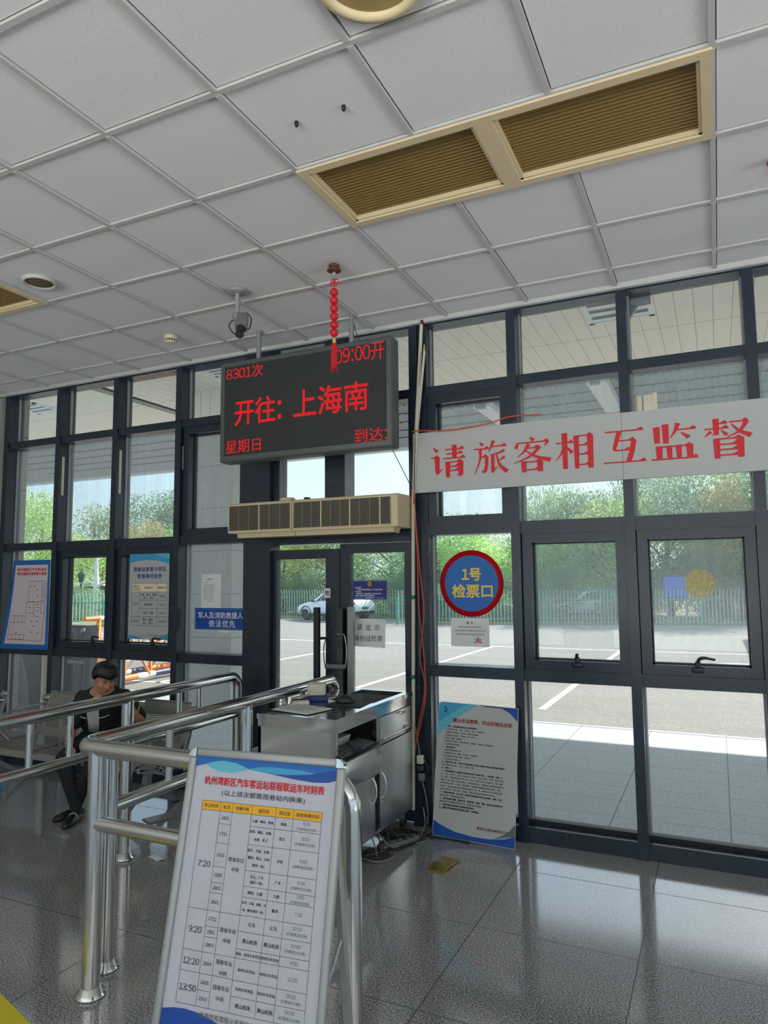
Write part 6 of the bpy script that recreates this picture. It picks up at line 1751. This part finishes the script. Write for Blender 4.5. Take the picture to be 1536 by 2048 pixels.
b = MB(); b.box((-5.86, 3.08, 0), (-4.91, 3.96, 3.86), 'granite'); b.box((-5.80, 3.14, 3.86), (-4.97, 3.90, H0), 'soffit')
b.build('pillar_1', label='granite clad canopy column outside the bay beside the doors', cat='column', kind='structure')
b = MB(); b.box((-6.45, 0.34, 0), (-5.85, 0.58, H0), 'granite')
b.build('pillar_2', label='granite corner pillar of the building behind the first bay', cat='column', kind='structure')

# steel gate cabinets and turnstile outside the left bays
root = thing('turnstile', 'brown turnstile housing with a curved glass wing outside the first bay', 'turnstile', (-6.42, 1.25, 0))
b = MB(); b.rbox((-6.66, 1.15, 0), (-6.20, 1.30, 1.42), 'brown_board', .012); b.build('housing', parent=root)
b = MB(); b.box((-6.20, 1.15, 0), (-6.165, 1.30, 1.42), 'cream'); b.build('edge_strip', parent=root)
b = MB(); pts = [(-6.62, .0)] + [(-6.62 + .30 * math.cos(t) , .86 * math.sin(t) + .1) for t in [PI / 2 * k / 10 for k in range(11)][::-1]] + [(-6.32, 0)]
b.prism(pts, 1.08, 1.095, 'glass_hazy'); b.build('wing', parent=root)
root = thing('gate_cabinet', 'grey steel gate cabinet with a row of dark slots outside the second bay', 'cabinet', (-6.03, 1.6, 0))
b = MB(); b.rbox((-6.32, 1.5, 0), (-6.19, 1.62, 1.20), 'dull_silver', .006); b.rbox((-5.90, 1.5, 0), (-5.80, 1.62, 1.215), 'grey_plastic', .006); b.rbox((-6.32, 1.5, 1.20), (-5.80, 1.62, 1.225), 'grey_plastic', .006); b.rbox((-6.10, 1.52, 0), (-6.02, 1.6, 1.2), 'silver', .004); b.rbox((-6.19, 1.5, .76), (-5.90, 1.6, .80), 'ivory', .004)
b.build('cabinet_frame', parent=root)
b = MB(); b.box((-6.17, 1.60, 0), (-5.95, 1.63, 1.15), 'white_paint'); b.build('door_panel', parent=root)
for k in range(14):
    b = MB(); b.box((-6.285, 1.494, .12 + .075 * k), (-6.235, 1.502, .165 + .075 * k), 'black'); b.build('slot', parent=root)

# orange striped trestle barrier along the yard
def barrier(x, y0, y1, label):
    root = thing('road_barrier', label, 'barrier', (x, (y0 + y1) / 2, 0), 'orange trestle barriers')
    cols = ['orange_paint', 'white_paint', 'navy_paint', 'orange_paint']
    def striped(p, q, r):
        p, q = V3(p), V3(q); n = 9; b = MB()
        for i in range(n):
            b.tube([p.lerp(q, i / n), p.lerp(q, (i + 1) / n)], r, cols[i % 4] if i % 4 != 3 else 'orange_paint', 12)
        b.build('rail', parent=root)
    striped((x + .30, y0, .10), (x + .02, y1, .10), .055); striped((x - .30, y0, .10), (x - .58, y1, .10), .055); striped((x, y0, .95), (x - .28, y1, .95), .05)
    n = 6
    for i in range(n):
        y = y0 + (y1 - y0) * (i + .2) / n; o = -.28 * (y - y0) / (y1 - y0)
        b = MB(); d = (y1 - y0) / n * .45
        b.tube([(x + .30 + o, y, .10), (x + o, y + d, .95), (x - .30 + o, y + 2 * d, .10)], .028, 'orange_paint', 8)
        b.tube([(x + .30 + o, y + 2 * d, .10), (x + o, y + d, .95), (x - .30 + o, y, .10)], .028, 'white_paint' if i % 2 else 'orange_paint', 8)
        b.build('trestle_leg', parent=root)
barrier(-8.5, 4.3, 8.4, 'orange and white striped trestle barrier nearest the glazing')
barrier(-11.6, 6.6, 10.6, 'orange and white striped trestle barrier farther out in the yard')

# ------------------------------------------------------------------ fence in three runs
def fence(name, p, q, label, hgt=1.33):
    p, q = V3((p[0], p[1], 0)), V3((q[0], q[1], 0)); d = q - p; Ln = d.length; d.normalize(); s = V3((-d.y, d.x, 0))
    root = thing(name, label, 'fence', tuple((p + q) / 2), 'runs of green picket fence')
    b = MB(); n = int(Ln / .135)
    for i in range(n):
        c = p + d * (.135 * (i + .5))
        b.tube([c + Z * .05, c + Z * (hgt * .80), c + Z * (hgt * .92) - s * .04, c + Z * hgt - s * .11], .0135, 'fence_paint', 5)
    b.build('picket_panel', parent=root)
    for z, w in ((.22, .022), (hgt * .72, .022)):
        b = MB(); b.tube([p + Z * z, q + Z * z], w, 'fence_rail', 8); b.build('rail', parent=root)
    k = 0; t = 0.0
    while t <= Ln + .01:
        c = p + d * t; b = MB(); b.box((c.x - .03, c.y - .03, -.02), (c.x + .03, c.y + .03, hgt * .8), 'fence_rail'); b.build('post', parent=root); t += max(2.9, Ln / 30)
fence('picket_fence', (-34, 8.9), (-18.8, 18.4), 'green picket fence seen past the seated woman, behind the white mast')
fence('picket_fence', (-19.6, 24.4), (-11.2, 25.7), 'green picket fence behind the parked white car')
fence('picket_fence', (-10.6, 21.25), (9, 26.9), 'green picket fence across the yard seen through the right bays')
b = MB()
b.add([(-40, 6.2, -.15), (-18.6, 19.0, -.15), (-19.8, 24.2, -.15), (-11, 25.6, -.15), (-10.4, 21.6, -.15), (12, 28.0, -.15), (40, 36, -.15), (40, 70, -.15), (-80, 70, -.15), (-80, -10, -.15), (-40, 6.2, .02), (-18.6, 19.0, .02), (-19.8, 24.2, .02), (-11, 25.6, .02), (-10.4, 21.6, .02), (12, 28.0, .02), (40, 36, .02), (40, 70, .02), (-80, 70, .02), (-80, -10, .02)],
      [tuple(range(10, 20))] + [(i, (i + 1) % 10, (i + 1) % 10 + 10, i + 10) for i in range(10)], 'verge')
b.build('ground', label='dull brown green planted strip beyond the fence', cat='ground', kind='structure')

# ------------------------------------------------------------------ trees
def crown_mesh(seed, n, mats, leaf, zlo, droop=0.0, spread=1.0):
    rnd = random.Random(seed); b = MB()
    lobes = []
    for i in range(15):
        a = rnd.uniform(0, 2 * PI); h = rnd.uniform(zlo, .86); w = (.46 * math.sin(PI * min(1, max(.12, (h - zlo * .5) / (1.02 - zlo * .5)))) + .05) * spread
        rr = rnd.uniform(.15, .25); d = rnd.uniform(.25, 1.0) * w
        lobes.append((V3((d * math.cos(a), d * math.sin(a), h)), rr))
    lobes.append((V3((0, 0, .80)), .19)); lobes.append((V3((0, 0, .5)), .3 * spread))
    for i in range(n):
        c, r = lobes[rnd.randrange(len(lobes))]
        v = V3((rnd.gauss(0, 1), rnd.gauss(0, 1), rnd.gauss(0, 1))).normalized()
        p = c + v * r * (rnd.random() ** .4)
        if p.z < .02 or p.z > 1.0: continue
        if droop: p.z -= droop * rnd.random() * .12
        nn = (v + V3((rnd.gauss(0, .7), rnd.gauss(0, .7), rnd.gauss(0, .5)))).normalized()
        t = nn.orthogonal().normalized(); t = (t * math.cos(i) + nn.cross(t) * math.sin(i)).normalized()
        if droop: t = (t * .4 - Z * .9).normalized()
        s = nn.cross(t).normalized(); L = leaf * rnd.uniform(.7, 1.3); w = L * (.32 if droop else .5)
        b.add([p - t * L * .5, p + s * w * .5 + nn * L * .06, p + t * L * .5, p - s * w * .5 + nn * L * .06], [(0, 1, 2, 3)], mats[0] if rnd.random() < .8 else mats[1])
    return b
def trunk_mesh(seed):
    rnd = random.Random(seed); b = MB()
    b.tube([(0, 0, 0), (.012, 0, .15), (-.01, .01, .35), (.01, 0, .6), (0, 0, .8)], [.030, .024, .020, .013, .005], 'trunk', 8)
    for k in range(7):
        a = rnd.uniform(0, 6.28); z = rnd.uniform(.22, .6); b.tube([(0, 0, z), (.12 * math.cos(a), .12 * math.sin(a), z + .12), (.27 * math.cos(a), .27 * math.sin(a), z + .2)], [.011, .008, .003], 'trunk', 6)
    return b
PROTO = {}
for kind, args in {'bright': (3, 14000, ('leaf_bright', 'leaf_mid'), .025, .20), 'mid': (4, 14000, ('leaf_mid', 'leaf_bright'), .024, .16), 'dark': (5, 15000, ('leaf_dark', 'leaf_mid'), .023, .14), 'gold': (8, 11000, ('leaf_gold', 'leaf_mid'), .024, .20), 'willow': (6, 12000, ('leaf_mid', 'leaf_dark'), .034, .2, 1.0)}.items():
    PROTO[kind] = (crown_mesh(*args), trunk_mesh(args[0]), [])
def tree(kind, x, y, h, w, rz, label):
    root = thing('tree', label, 'tree', (x, y, 0), 'trees beyond the fence')
    root.scale = (w, w, h); root.rotation_euler = (0, 0, rz)
    crown, trunk, made = PROTO[kind]
    if not made:
        ORIGIN['proto'] = (0, 0, 0)
        for nm, mb in (('crown', crown), ('trunk', trunk)):
            keep = ORIGIN[root.name]; ORIGIN[root.name] = (0, 0, 0)
            o = mb.build(nm, parent=root); ORIGIN[root.name] = keep
            made.append(o)
    else:
        for o in made:
            c = o.copy(); COL.objects.link(c); c.parent = root
TREES = [
 ('bright', -38.5, 27, 7.6, 8.0, .3, 'tall bright green tree filling the first bay at the left'),
 ('mid', -41.5, 34, 8.0, 8.0, 1.2, 'green tree between the first two bays, behind the white canopy'),
 ('dark', -39.8, 39, 9.0, 8.0, 2.2, 'dark green tree standing highest in the second bay'),
 ('gold', -35.0, 33, 6.4, 6.5, .8, 'yellowing tree above the white mast in the second bay'),
 ('bright', -33.5, 27.5, 4.6, 6.0, 1.1, 'low bright tree behind the green lamp post'),
 ('dark', -38.0, 41, 9.2, 7.5, 3.0, 'dark tree sloping down into the third bay'),
 ('mid', -34.0, 36, 6.2, 8.0, 4.0, 'mid green tree low behind the transfer timetable'),
 ('dark', -29.0, 36, 4.8, 8.0, 5.0, 'low dark tree hidden behind the column beside the doors'),
 ('mid', -23.5, 31, 4.7, 7.0, .5, 'round green tree left of the parked white car'),
 ('bright', -20.8, 28.5, 4.3, 5.5, 1.9, 'bright green tree at the left edge of the left door leaf'),
 ('dark', -17.8, 30, 5.3, 6.5, 2.8, 'dark tree standing over the parked white car'),
 ('mid', -14.6, 29.5, 5.0, 6.0, 3.6, 'green tree seen in the right door leaf above the navy notice'),
 ('dark', -11.6, 28.5, 5.0, 6.0, 4.4, 'dark tree behind the right door hinge side'),
 ('bright', -9.3, 27.5, 4.0, 5.0, 5.2, 'bright leafy tree behind the round blue gate sticker'),
 ('mid', -11.0, 32, 4.7, 6.0, .2, 'green tree rising left of the gate sticker'),
 ('bright', -7.3, 29, 4.1, 4.6, 1.0, 'low yellow green tree at the right rim of the gate sticker'),
 ('willow', -5.3, 29.5, 6.8, 6.0, 1.6, 'drooping willow like tree under the characters of the banner'),
 ('bright', -3.4, 28.0, 5.4, 5.0, 2.1, 'bright green tree right of the willow'),
 ('dark', -4.0, 32, 6.0, 7.0, 2.9, 'dark tree behind the willow'),
 ('dark', -0.9, 30.5, 7.3, 6.5, .9, 'tall dark tree at the left of the golden sticker bay'),
 ('mid', 1.5, 30.0, 7.4, 6.2, 1.8, 'tall green tree above the golden sticker'),
 ('dark', 3.6, 31.0, 7.8, 6.8, 3.1, 'tall dark tree at the right edge of the view'),
 ('gold', 1.9, 27.6, 6.2, 3.6, .4, 'thin yellowing tree in front of the tall trees at the right'),
 ('dark', 7.0, 32.0, 7.5, 7.0, 4.2, 'dark tree beyond the right edge of the fence'),
 ('mid', 10.5, 33.0, 7.2, 7.0, 5.0, 'green tree past the last fence post at the right'),
]
for a in TREES: tree(*a)
def shrub(x, y, h, w, rz, label):
    crown, trunk, made = PROTO['dark']
    root = thing('shrub', label, 'shrub', (x, y, -h * .12), 'shrubs behind the fence'); root.scale = (w, w, h); root.rotation_euler = (0, 0, rz)
    c = made[0].copy(); COL.objects.link(c); c.parent = root
where = ['far left, past the white mast', 'left of the white mast', 'just right of the white mast', 'left of the parked car', 'behind the bonnet of the parked car', 'behind the tail of the parked car', 'behind the navy notice', 'left of the gate sticker', 'under the gate sticker', 'right of the gate sticker', 'under the willow', 'right of the willow', 'left of the blue tarpaulin', 'right of the blue tarpaulin', 'under the golden sticker', 'right of the golden sticker', 'at the right edge of the view', 'beyond the right edge of the view']
for k, (x, y) in enumerate([(-36, 22), (-31.5, 20.5), (-27, 20), (-21, 26.3), (-18.4, 26.8), (-15.9, 27), (-13.3, 27), (-11.2, 26.2), (-9.2, 24.2), (-7.2, 24.6), (-5.5, 25.4), (-2.9, 26.0), (-2.2, 28.4), (.9, 28.6), (2.4, 27.8), (4.1, 28.2), (6.2, 28.6), (8.6, 29.2)]):
    shrub(x, y, 2.3 + .5 * math.sin(k * 2.1), 3.0 + .5 * math.sin(k * 1.3), k * 1.1, 'dark bushy shrub behind the fence, ' + where[k])

# ------------------------------------------------------------------ parked car
def car(x, y, rz, S, label, group):
    root = thing('car', label, 'car', (x, y, 0), group)
    q = Matrix.Translation((x, y, 0)) @ Matrix.Rotation(rz, 4, 'Z') @ Matrix.Scale(S, 4)
    # stations from nose (-x) to tail (+x): x, half width, bottom, sill height of side, roof height, roof half width
    st = [(-2.25, .70, .42, .70, .72, .60), (-2.12, .84, .30, .78, .84, .70), (-1.5, .93, .28, .92, .98, .78), (-.95, .94, .26, .98, 1.06, .80), (-.35, .94, .26, 1.02, 1.50, .66), (.25, .94, .26, 1.03, 1.62, .64), (.95, .94, .26, 1.05, 1.60, .63), (1.6, .93, .28, 1.07, 1.42, .62), (2.0, .90, .32, 1.06, 1.16, .70), (2.22, .80, .42, .92, .98, .66)]
    b = MB(); b.T = q; vs, fs = [], []
    for (sx, w, zb, zs, zr, wr) in st:
        ring = [(w * .86, zb), (w * .98, zb + .12), (w, zb + .30), (w * .99, zs - .08), (w * .95, zs), (wr, zr - .04), (wr * .7, zr), (0, zr + .015)]
        ring = ring + [(-a, c) for a, c in ring[-2::-1]]
        vs += [(sx, a, c) for a, c in ring]
    m = 15
    for i in range(len(st) - 1):
        for k in range(m - 1): fs.append((i * m + k, (i + 1) * m + k, (i + 1) * m + k + 1, i * m + k + 1))
        fs.append((i * m, i * m + m - 1, (i + 1) * m + m - 1, (i + 1) * m))
    fs.append(tuple(range(m))); fs.append(tuple((len(st) - 1) * m + k for k in range(m - 1, -1, -1)))
    b.add(vs, fs, 'car_paint', True)
    body = b.build('body', parent=root)
    def side_pt(sx, t, s, lift=.012):
        for i in range(len(st) - 1):
            if st[i][0] <= sx <= st[i + 1][0]:
                u = (sx - st[i][0]) / (st[i + 1][0] - st[i][0]); g = [st[i][j] + (st[i + 1][j] - st[i][j]) * u for j in range(6)]; break
        a, c = (g[1] * .95, g[3]), (g[5], g[4] - .04)
        return (sx, s * (a[0] + (c[0] - a[0]) * t + lift), a[1] + (c[1] - a[1]) * t)
    for s in (-1, 1):
        b = MB(); b.T = q
        for (xa, xb, ta, tb) in ((-.72, -.30, .10, .78), (-.26, .52, .10, .88), (.58, 1.30, .10, .86)):
            n = 5; vs = []
            for i in range(n + 1):
                xx = xa + (xb - xa) * i / n
                tt = tb if xa > -.7 else ta + (tb - ta) * (i / n)
                vs += [side_pt(xx, ta, s), side_pt(xx, max(tt, ta + .02), s)]
            b.add(vs, [(2 * i, 2 * i + 2, 2 * i + 3, 2 * i + 1) if s < 0 else (2 * i, 2 * i + 1, 2 * i + 3, 2 * i + 2) for i in range(n)], 'car_glass')
        b.build('side_windows', parent=root)
    b = MB(); b.T = q
    b.add([(-.93, -.70, 1.075), (-.93, .70, 1.075), (-.40, .60, 1.47), (-.40, -.60, 1.47)], [(0, 3, 2, 1)], 'car_glass'); b.build('windscreen', parent=root)
    b = MB(); b.T = q; b.add([(1.66, -.55, 1.405), (1.66, .55, 1.405), (2.01, .62, 1.165), (2.01, -.62, 1.165)], [(0, 1, 2, 3)], 'car_glass'); b.build('rear_window', parent=root)
    for (wx, s) in ((-1.38, -1), (-1.38, 1), (1.42, -1), (1.42, 1)):
        b = MB(); b.T = q @ Matrix.Translation((wx, s * .80, .36))
        b.lathe([(.20, -.11), (.33, -.12), (.36, -.08), (.36, .08), (.33, .12), (.20, .11)], (0, 0, 0), 'tyre', 28, 'Y')
        w = b.build('wheel', parent=root)
        c = MB(); c.T = b.T; yy = s * .125
        c.lathe([(.001, yy - .01), (.24, yy - .012), (.25, yy - .02)], (0, 0, 0), 'mat_dark', 24, 'Y')
        for k in range(5):
            t = 2 * PI * k / 5; c.bar((.04 * math.cos(t), yy, .04 * math.sin(t)), (.24 * math.cos(t), yy, .24 * math.sin(t)), .075, .02, 'silver', (0, 1, 0))
        c.tube([(.245 * math.cos(2 * PI * k / 24), yy, .245 * math.sin(2 * PI * k / 24)) for k in range(24)], .014, 'silver', 6, True)
        c.build('rim', parent=w)
        a = MB(); a.T = b.T; a.tube([(.40 * math.cos(t), s * .135, .40 * math.sin(t)) for t in [PI * k / 14 - .1 for k in range(15)]], .03, 'black_plastic', 6); a.build('wheel_arch', parent=root)
    for s in (-1, 1):
        b = MB(); b.T = q; b.rbox((2.02, s * .50, .86), (2.16, s * .88, 1.0), 'lamp_red', .03); b.rbox((1.82, s * .80, .88), (2.08, s * .945, .98), 'lamp_red', .03); b.build('tail_lamp', parent=root)
        b = MB(); b.T = q; b.rbox((-2.16, s * .55, .70), (-2.02, s * .84, .80), 'car_glass', .03); b.build('headlamp', parent=root)
        b = MB(); b.T = q; b.rbox((-.82, s * .94, 1.0), (-.62, s * 1.10, 1.12), 'black_plastic', .03); b.build('mirror', parent=root)
    b = MB(); b.T = q; b.rbox((2.0, -.8, .34), (2.24, .8, .56), 'black_plastic', .05); b.rbox((2.20, -.26, .62), (2.235, .26, .76), 'green_tape', .01); b.build('rear_bumper', parent=root)
    b = MB(); b.T = q; b.rbox((-1.0, -.955, .26), (1.0, .955, .40), 'black_plastic', .04); b.build('sill', parent=root)
    return root
car(-14.75, 23.55, math.radians(-14), .82, 'white car parked in front of the fence behind the doors', 'cars')
car(-4.0, 26.9, math.radians(16), .80, 'white car half hidden behind the fence under the willow', 'cars')

# ------------------------------------------------------------------ tensile shelter, lamp post and tarpaulin beyond the fence
root = thing('tensile_shelter', 'white fabric shelter with a tall mast and stay cables beyond the fence', 'shelter', (-31.7, 25.3, 0))
mx_, my_ = -31.7, 25.35
b = MB(); b.tube([(mx_, my_, 0), (mx_, my_, 1.9), (mx_, my_, 2.4), (mx_, my_, 3.6)], [.17, .15, .12, .07], 'white_paint', 14); b.box((mx_ - .25, my_ - .25, 0), (mx_ + .25, my_ + .25, .08), 'white_paint'); b.build('mast', parent=root)
b = MB()
vs = []; n = 8
for i in range(n + 1):
    for j in range(n + 1):
        u, v = i / n, j / n; vs.append((mx_ - 7.5 + 15 * u, my_ + .4 + 4.0 * v, 1.62 + .75 * v + .25 * abs(u - .5) * 2 - .30 * math.sin(PI * u * 2) ** 2 * (1 - v)))
b.add(vs, [(i * (n + 1) + j, (i + 1) * (n + 1) + j, (i + 1) * (n + 1) + j + 1, i * (n + 1) + j + 1) for i in range(n) for j in range(n)], 'white_paint', True)
b.build('membrane', parent=root)
for s in (-1, 1):
    b = MB(); b.tube([(mx_, my_, 1.45), (mx_ + s * .35, my_ + .1, 1.75), (mx_ + s * 1.5, my_ + .4, 2.0)], [.12, .10, .05], 'white_paint', 10); b.build('arm', parent=root)
    b = MB(); b.tube([(mx_, my_, 3.4 if s > 0 else 2.5), (mx_ + s * 4.5, my_ + .3, 3.9 if s < 0 else 2.1)], .035, 'white_paint', 8); b.build('stay', parent=root)
b = MB(); b.tube([(mx_, my_, 3.2), (mx_ - .9, my_ - .2, 1.6), (mx_ - .1, my_ - .3, .1)], .03, 'white_paint', 8); b.build('stay', parent=root)
root = thing('lamp_post', 'dark green lantern lamp post left of the white mast', 'lamp post', (-33.2, 25.6, 0))
lx, ly = -33.2, 25.6
b = MB(); b.tube([(lx, ly, 0), (lx, ly, .4), (lx, ly, 1.7), (lx, ly, 1.75)], [.11, .06, .05, .10], 'lamp_green', 10); b.build('post', parent=root)
b = MB(); b.lathe([(.10, 1.78), (.20, 2.18), (.25, 2.22), (.12, 2.38), (.03, 2.48), (.01, 2.6)], (lx, ly, 0), 'lamp_green', 6, smooth=False); b.build('lantern', parent=root)
b = MB(); b.box((-50, 31, 0), (-22, 33.5, 1.75), 'shed')
b.build('shed', loc=(-36, 32, 0), label='low grey shed under the white fabric shelter', cat='shed')
b = MB(); b.rbox((-.86, 25.3, .95), (.0, 26.2, 1.80), 'blue_tarp', .08, 3)
for (x, y) in ((-.80, 25.4), (-.10, 25.4), (-.80, 26.05), (-.10, 26.05)): b.box((x, y, .02), (x + .06, y + .06, .97), 'dull_silver')
b.build('blue_tarpaulin', loc=(-.43, 25.7, 0), label='bright blue tarpaulin cover among the trees left of the golden sticker', cat='tarpaulin')

# unseen bus added past the right edge of the view to shade the asphalt
root = thing('shade_coach', 'unseen white bus added past the right edge of the view to shade the yard', 'bus', (4.3, 15.6, 0))
b = MB(); b.rbox((3.02, 9.9, .32), (5.55, 21.6, 3.12), 'white_paint', .14, 3); b.build('body', parent=root)
for x in (3.01, 5.54):
    for k in range(7):
        b = MB(); b.rbox((x, 10.7 + 1.48 * k, 1.55), (x + .03, 12.05 + 1.48 * k, 2.65), 'car_glass', .01, 1); b.build('window', parent=root)
b = MB(); b.rbox((3.2, 9.87, 1.3), (5.37, 9.92, 2.85), 'car_glass', .02, 1); b.build('windscreen', parent=root)
for (x, y) in ((3.2, 12.2), (3.2, 19.0), (5.37, 12.2), (5.37, 19.0)):
    b = MB(); b.lathe([(.28, -.15), (.48, -.15), (.48, .15), (.28, .15)], (x, y, .48), 'tyre', 24, 'X'); b.lathe([(.001, -.12), (.28, -.14), (.28, .14), (.001, .12)], (x, y, .48), 'silver', 18, 'X'); b.build('wheel', parent=root)
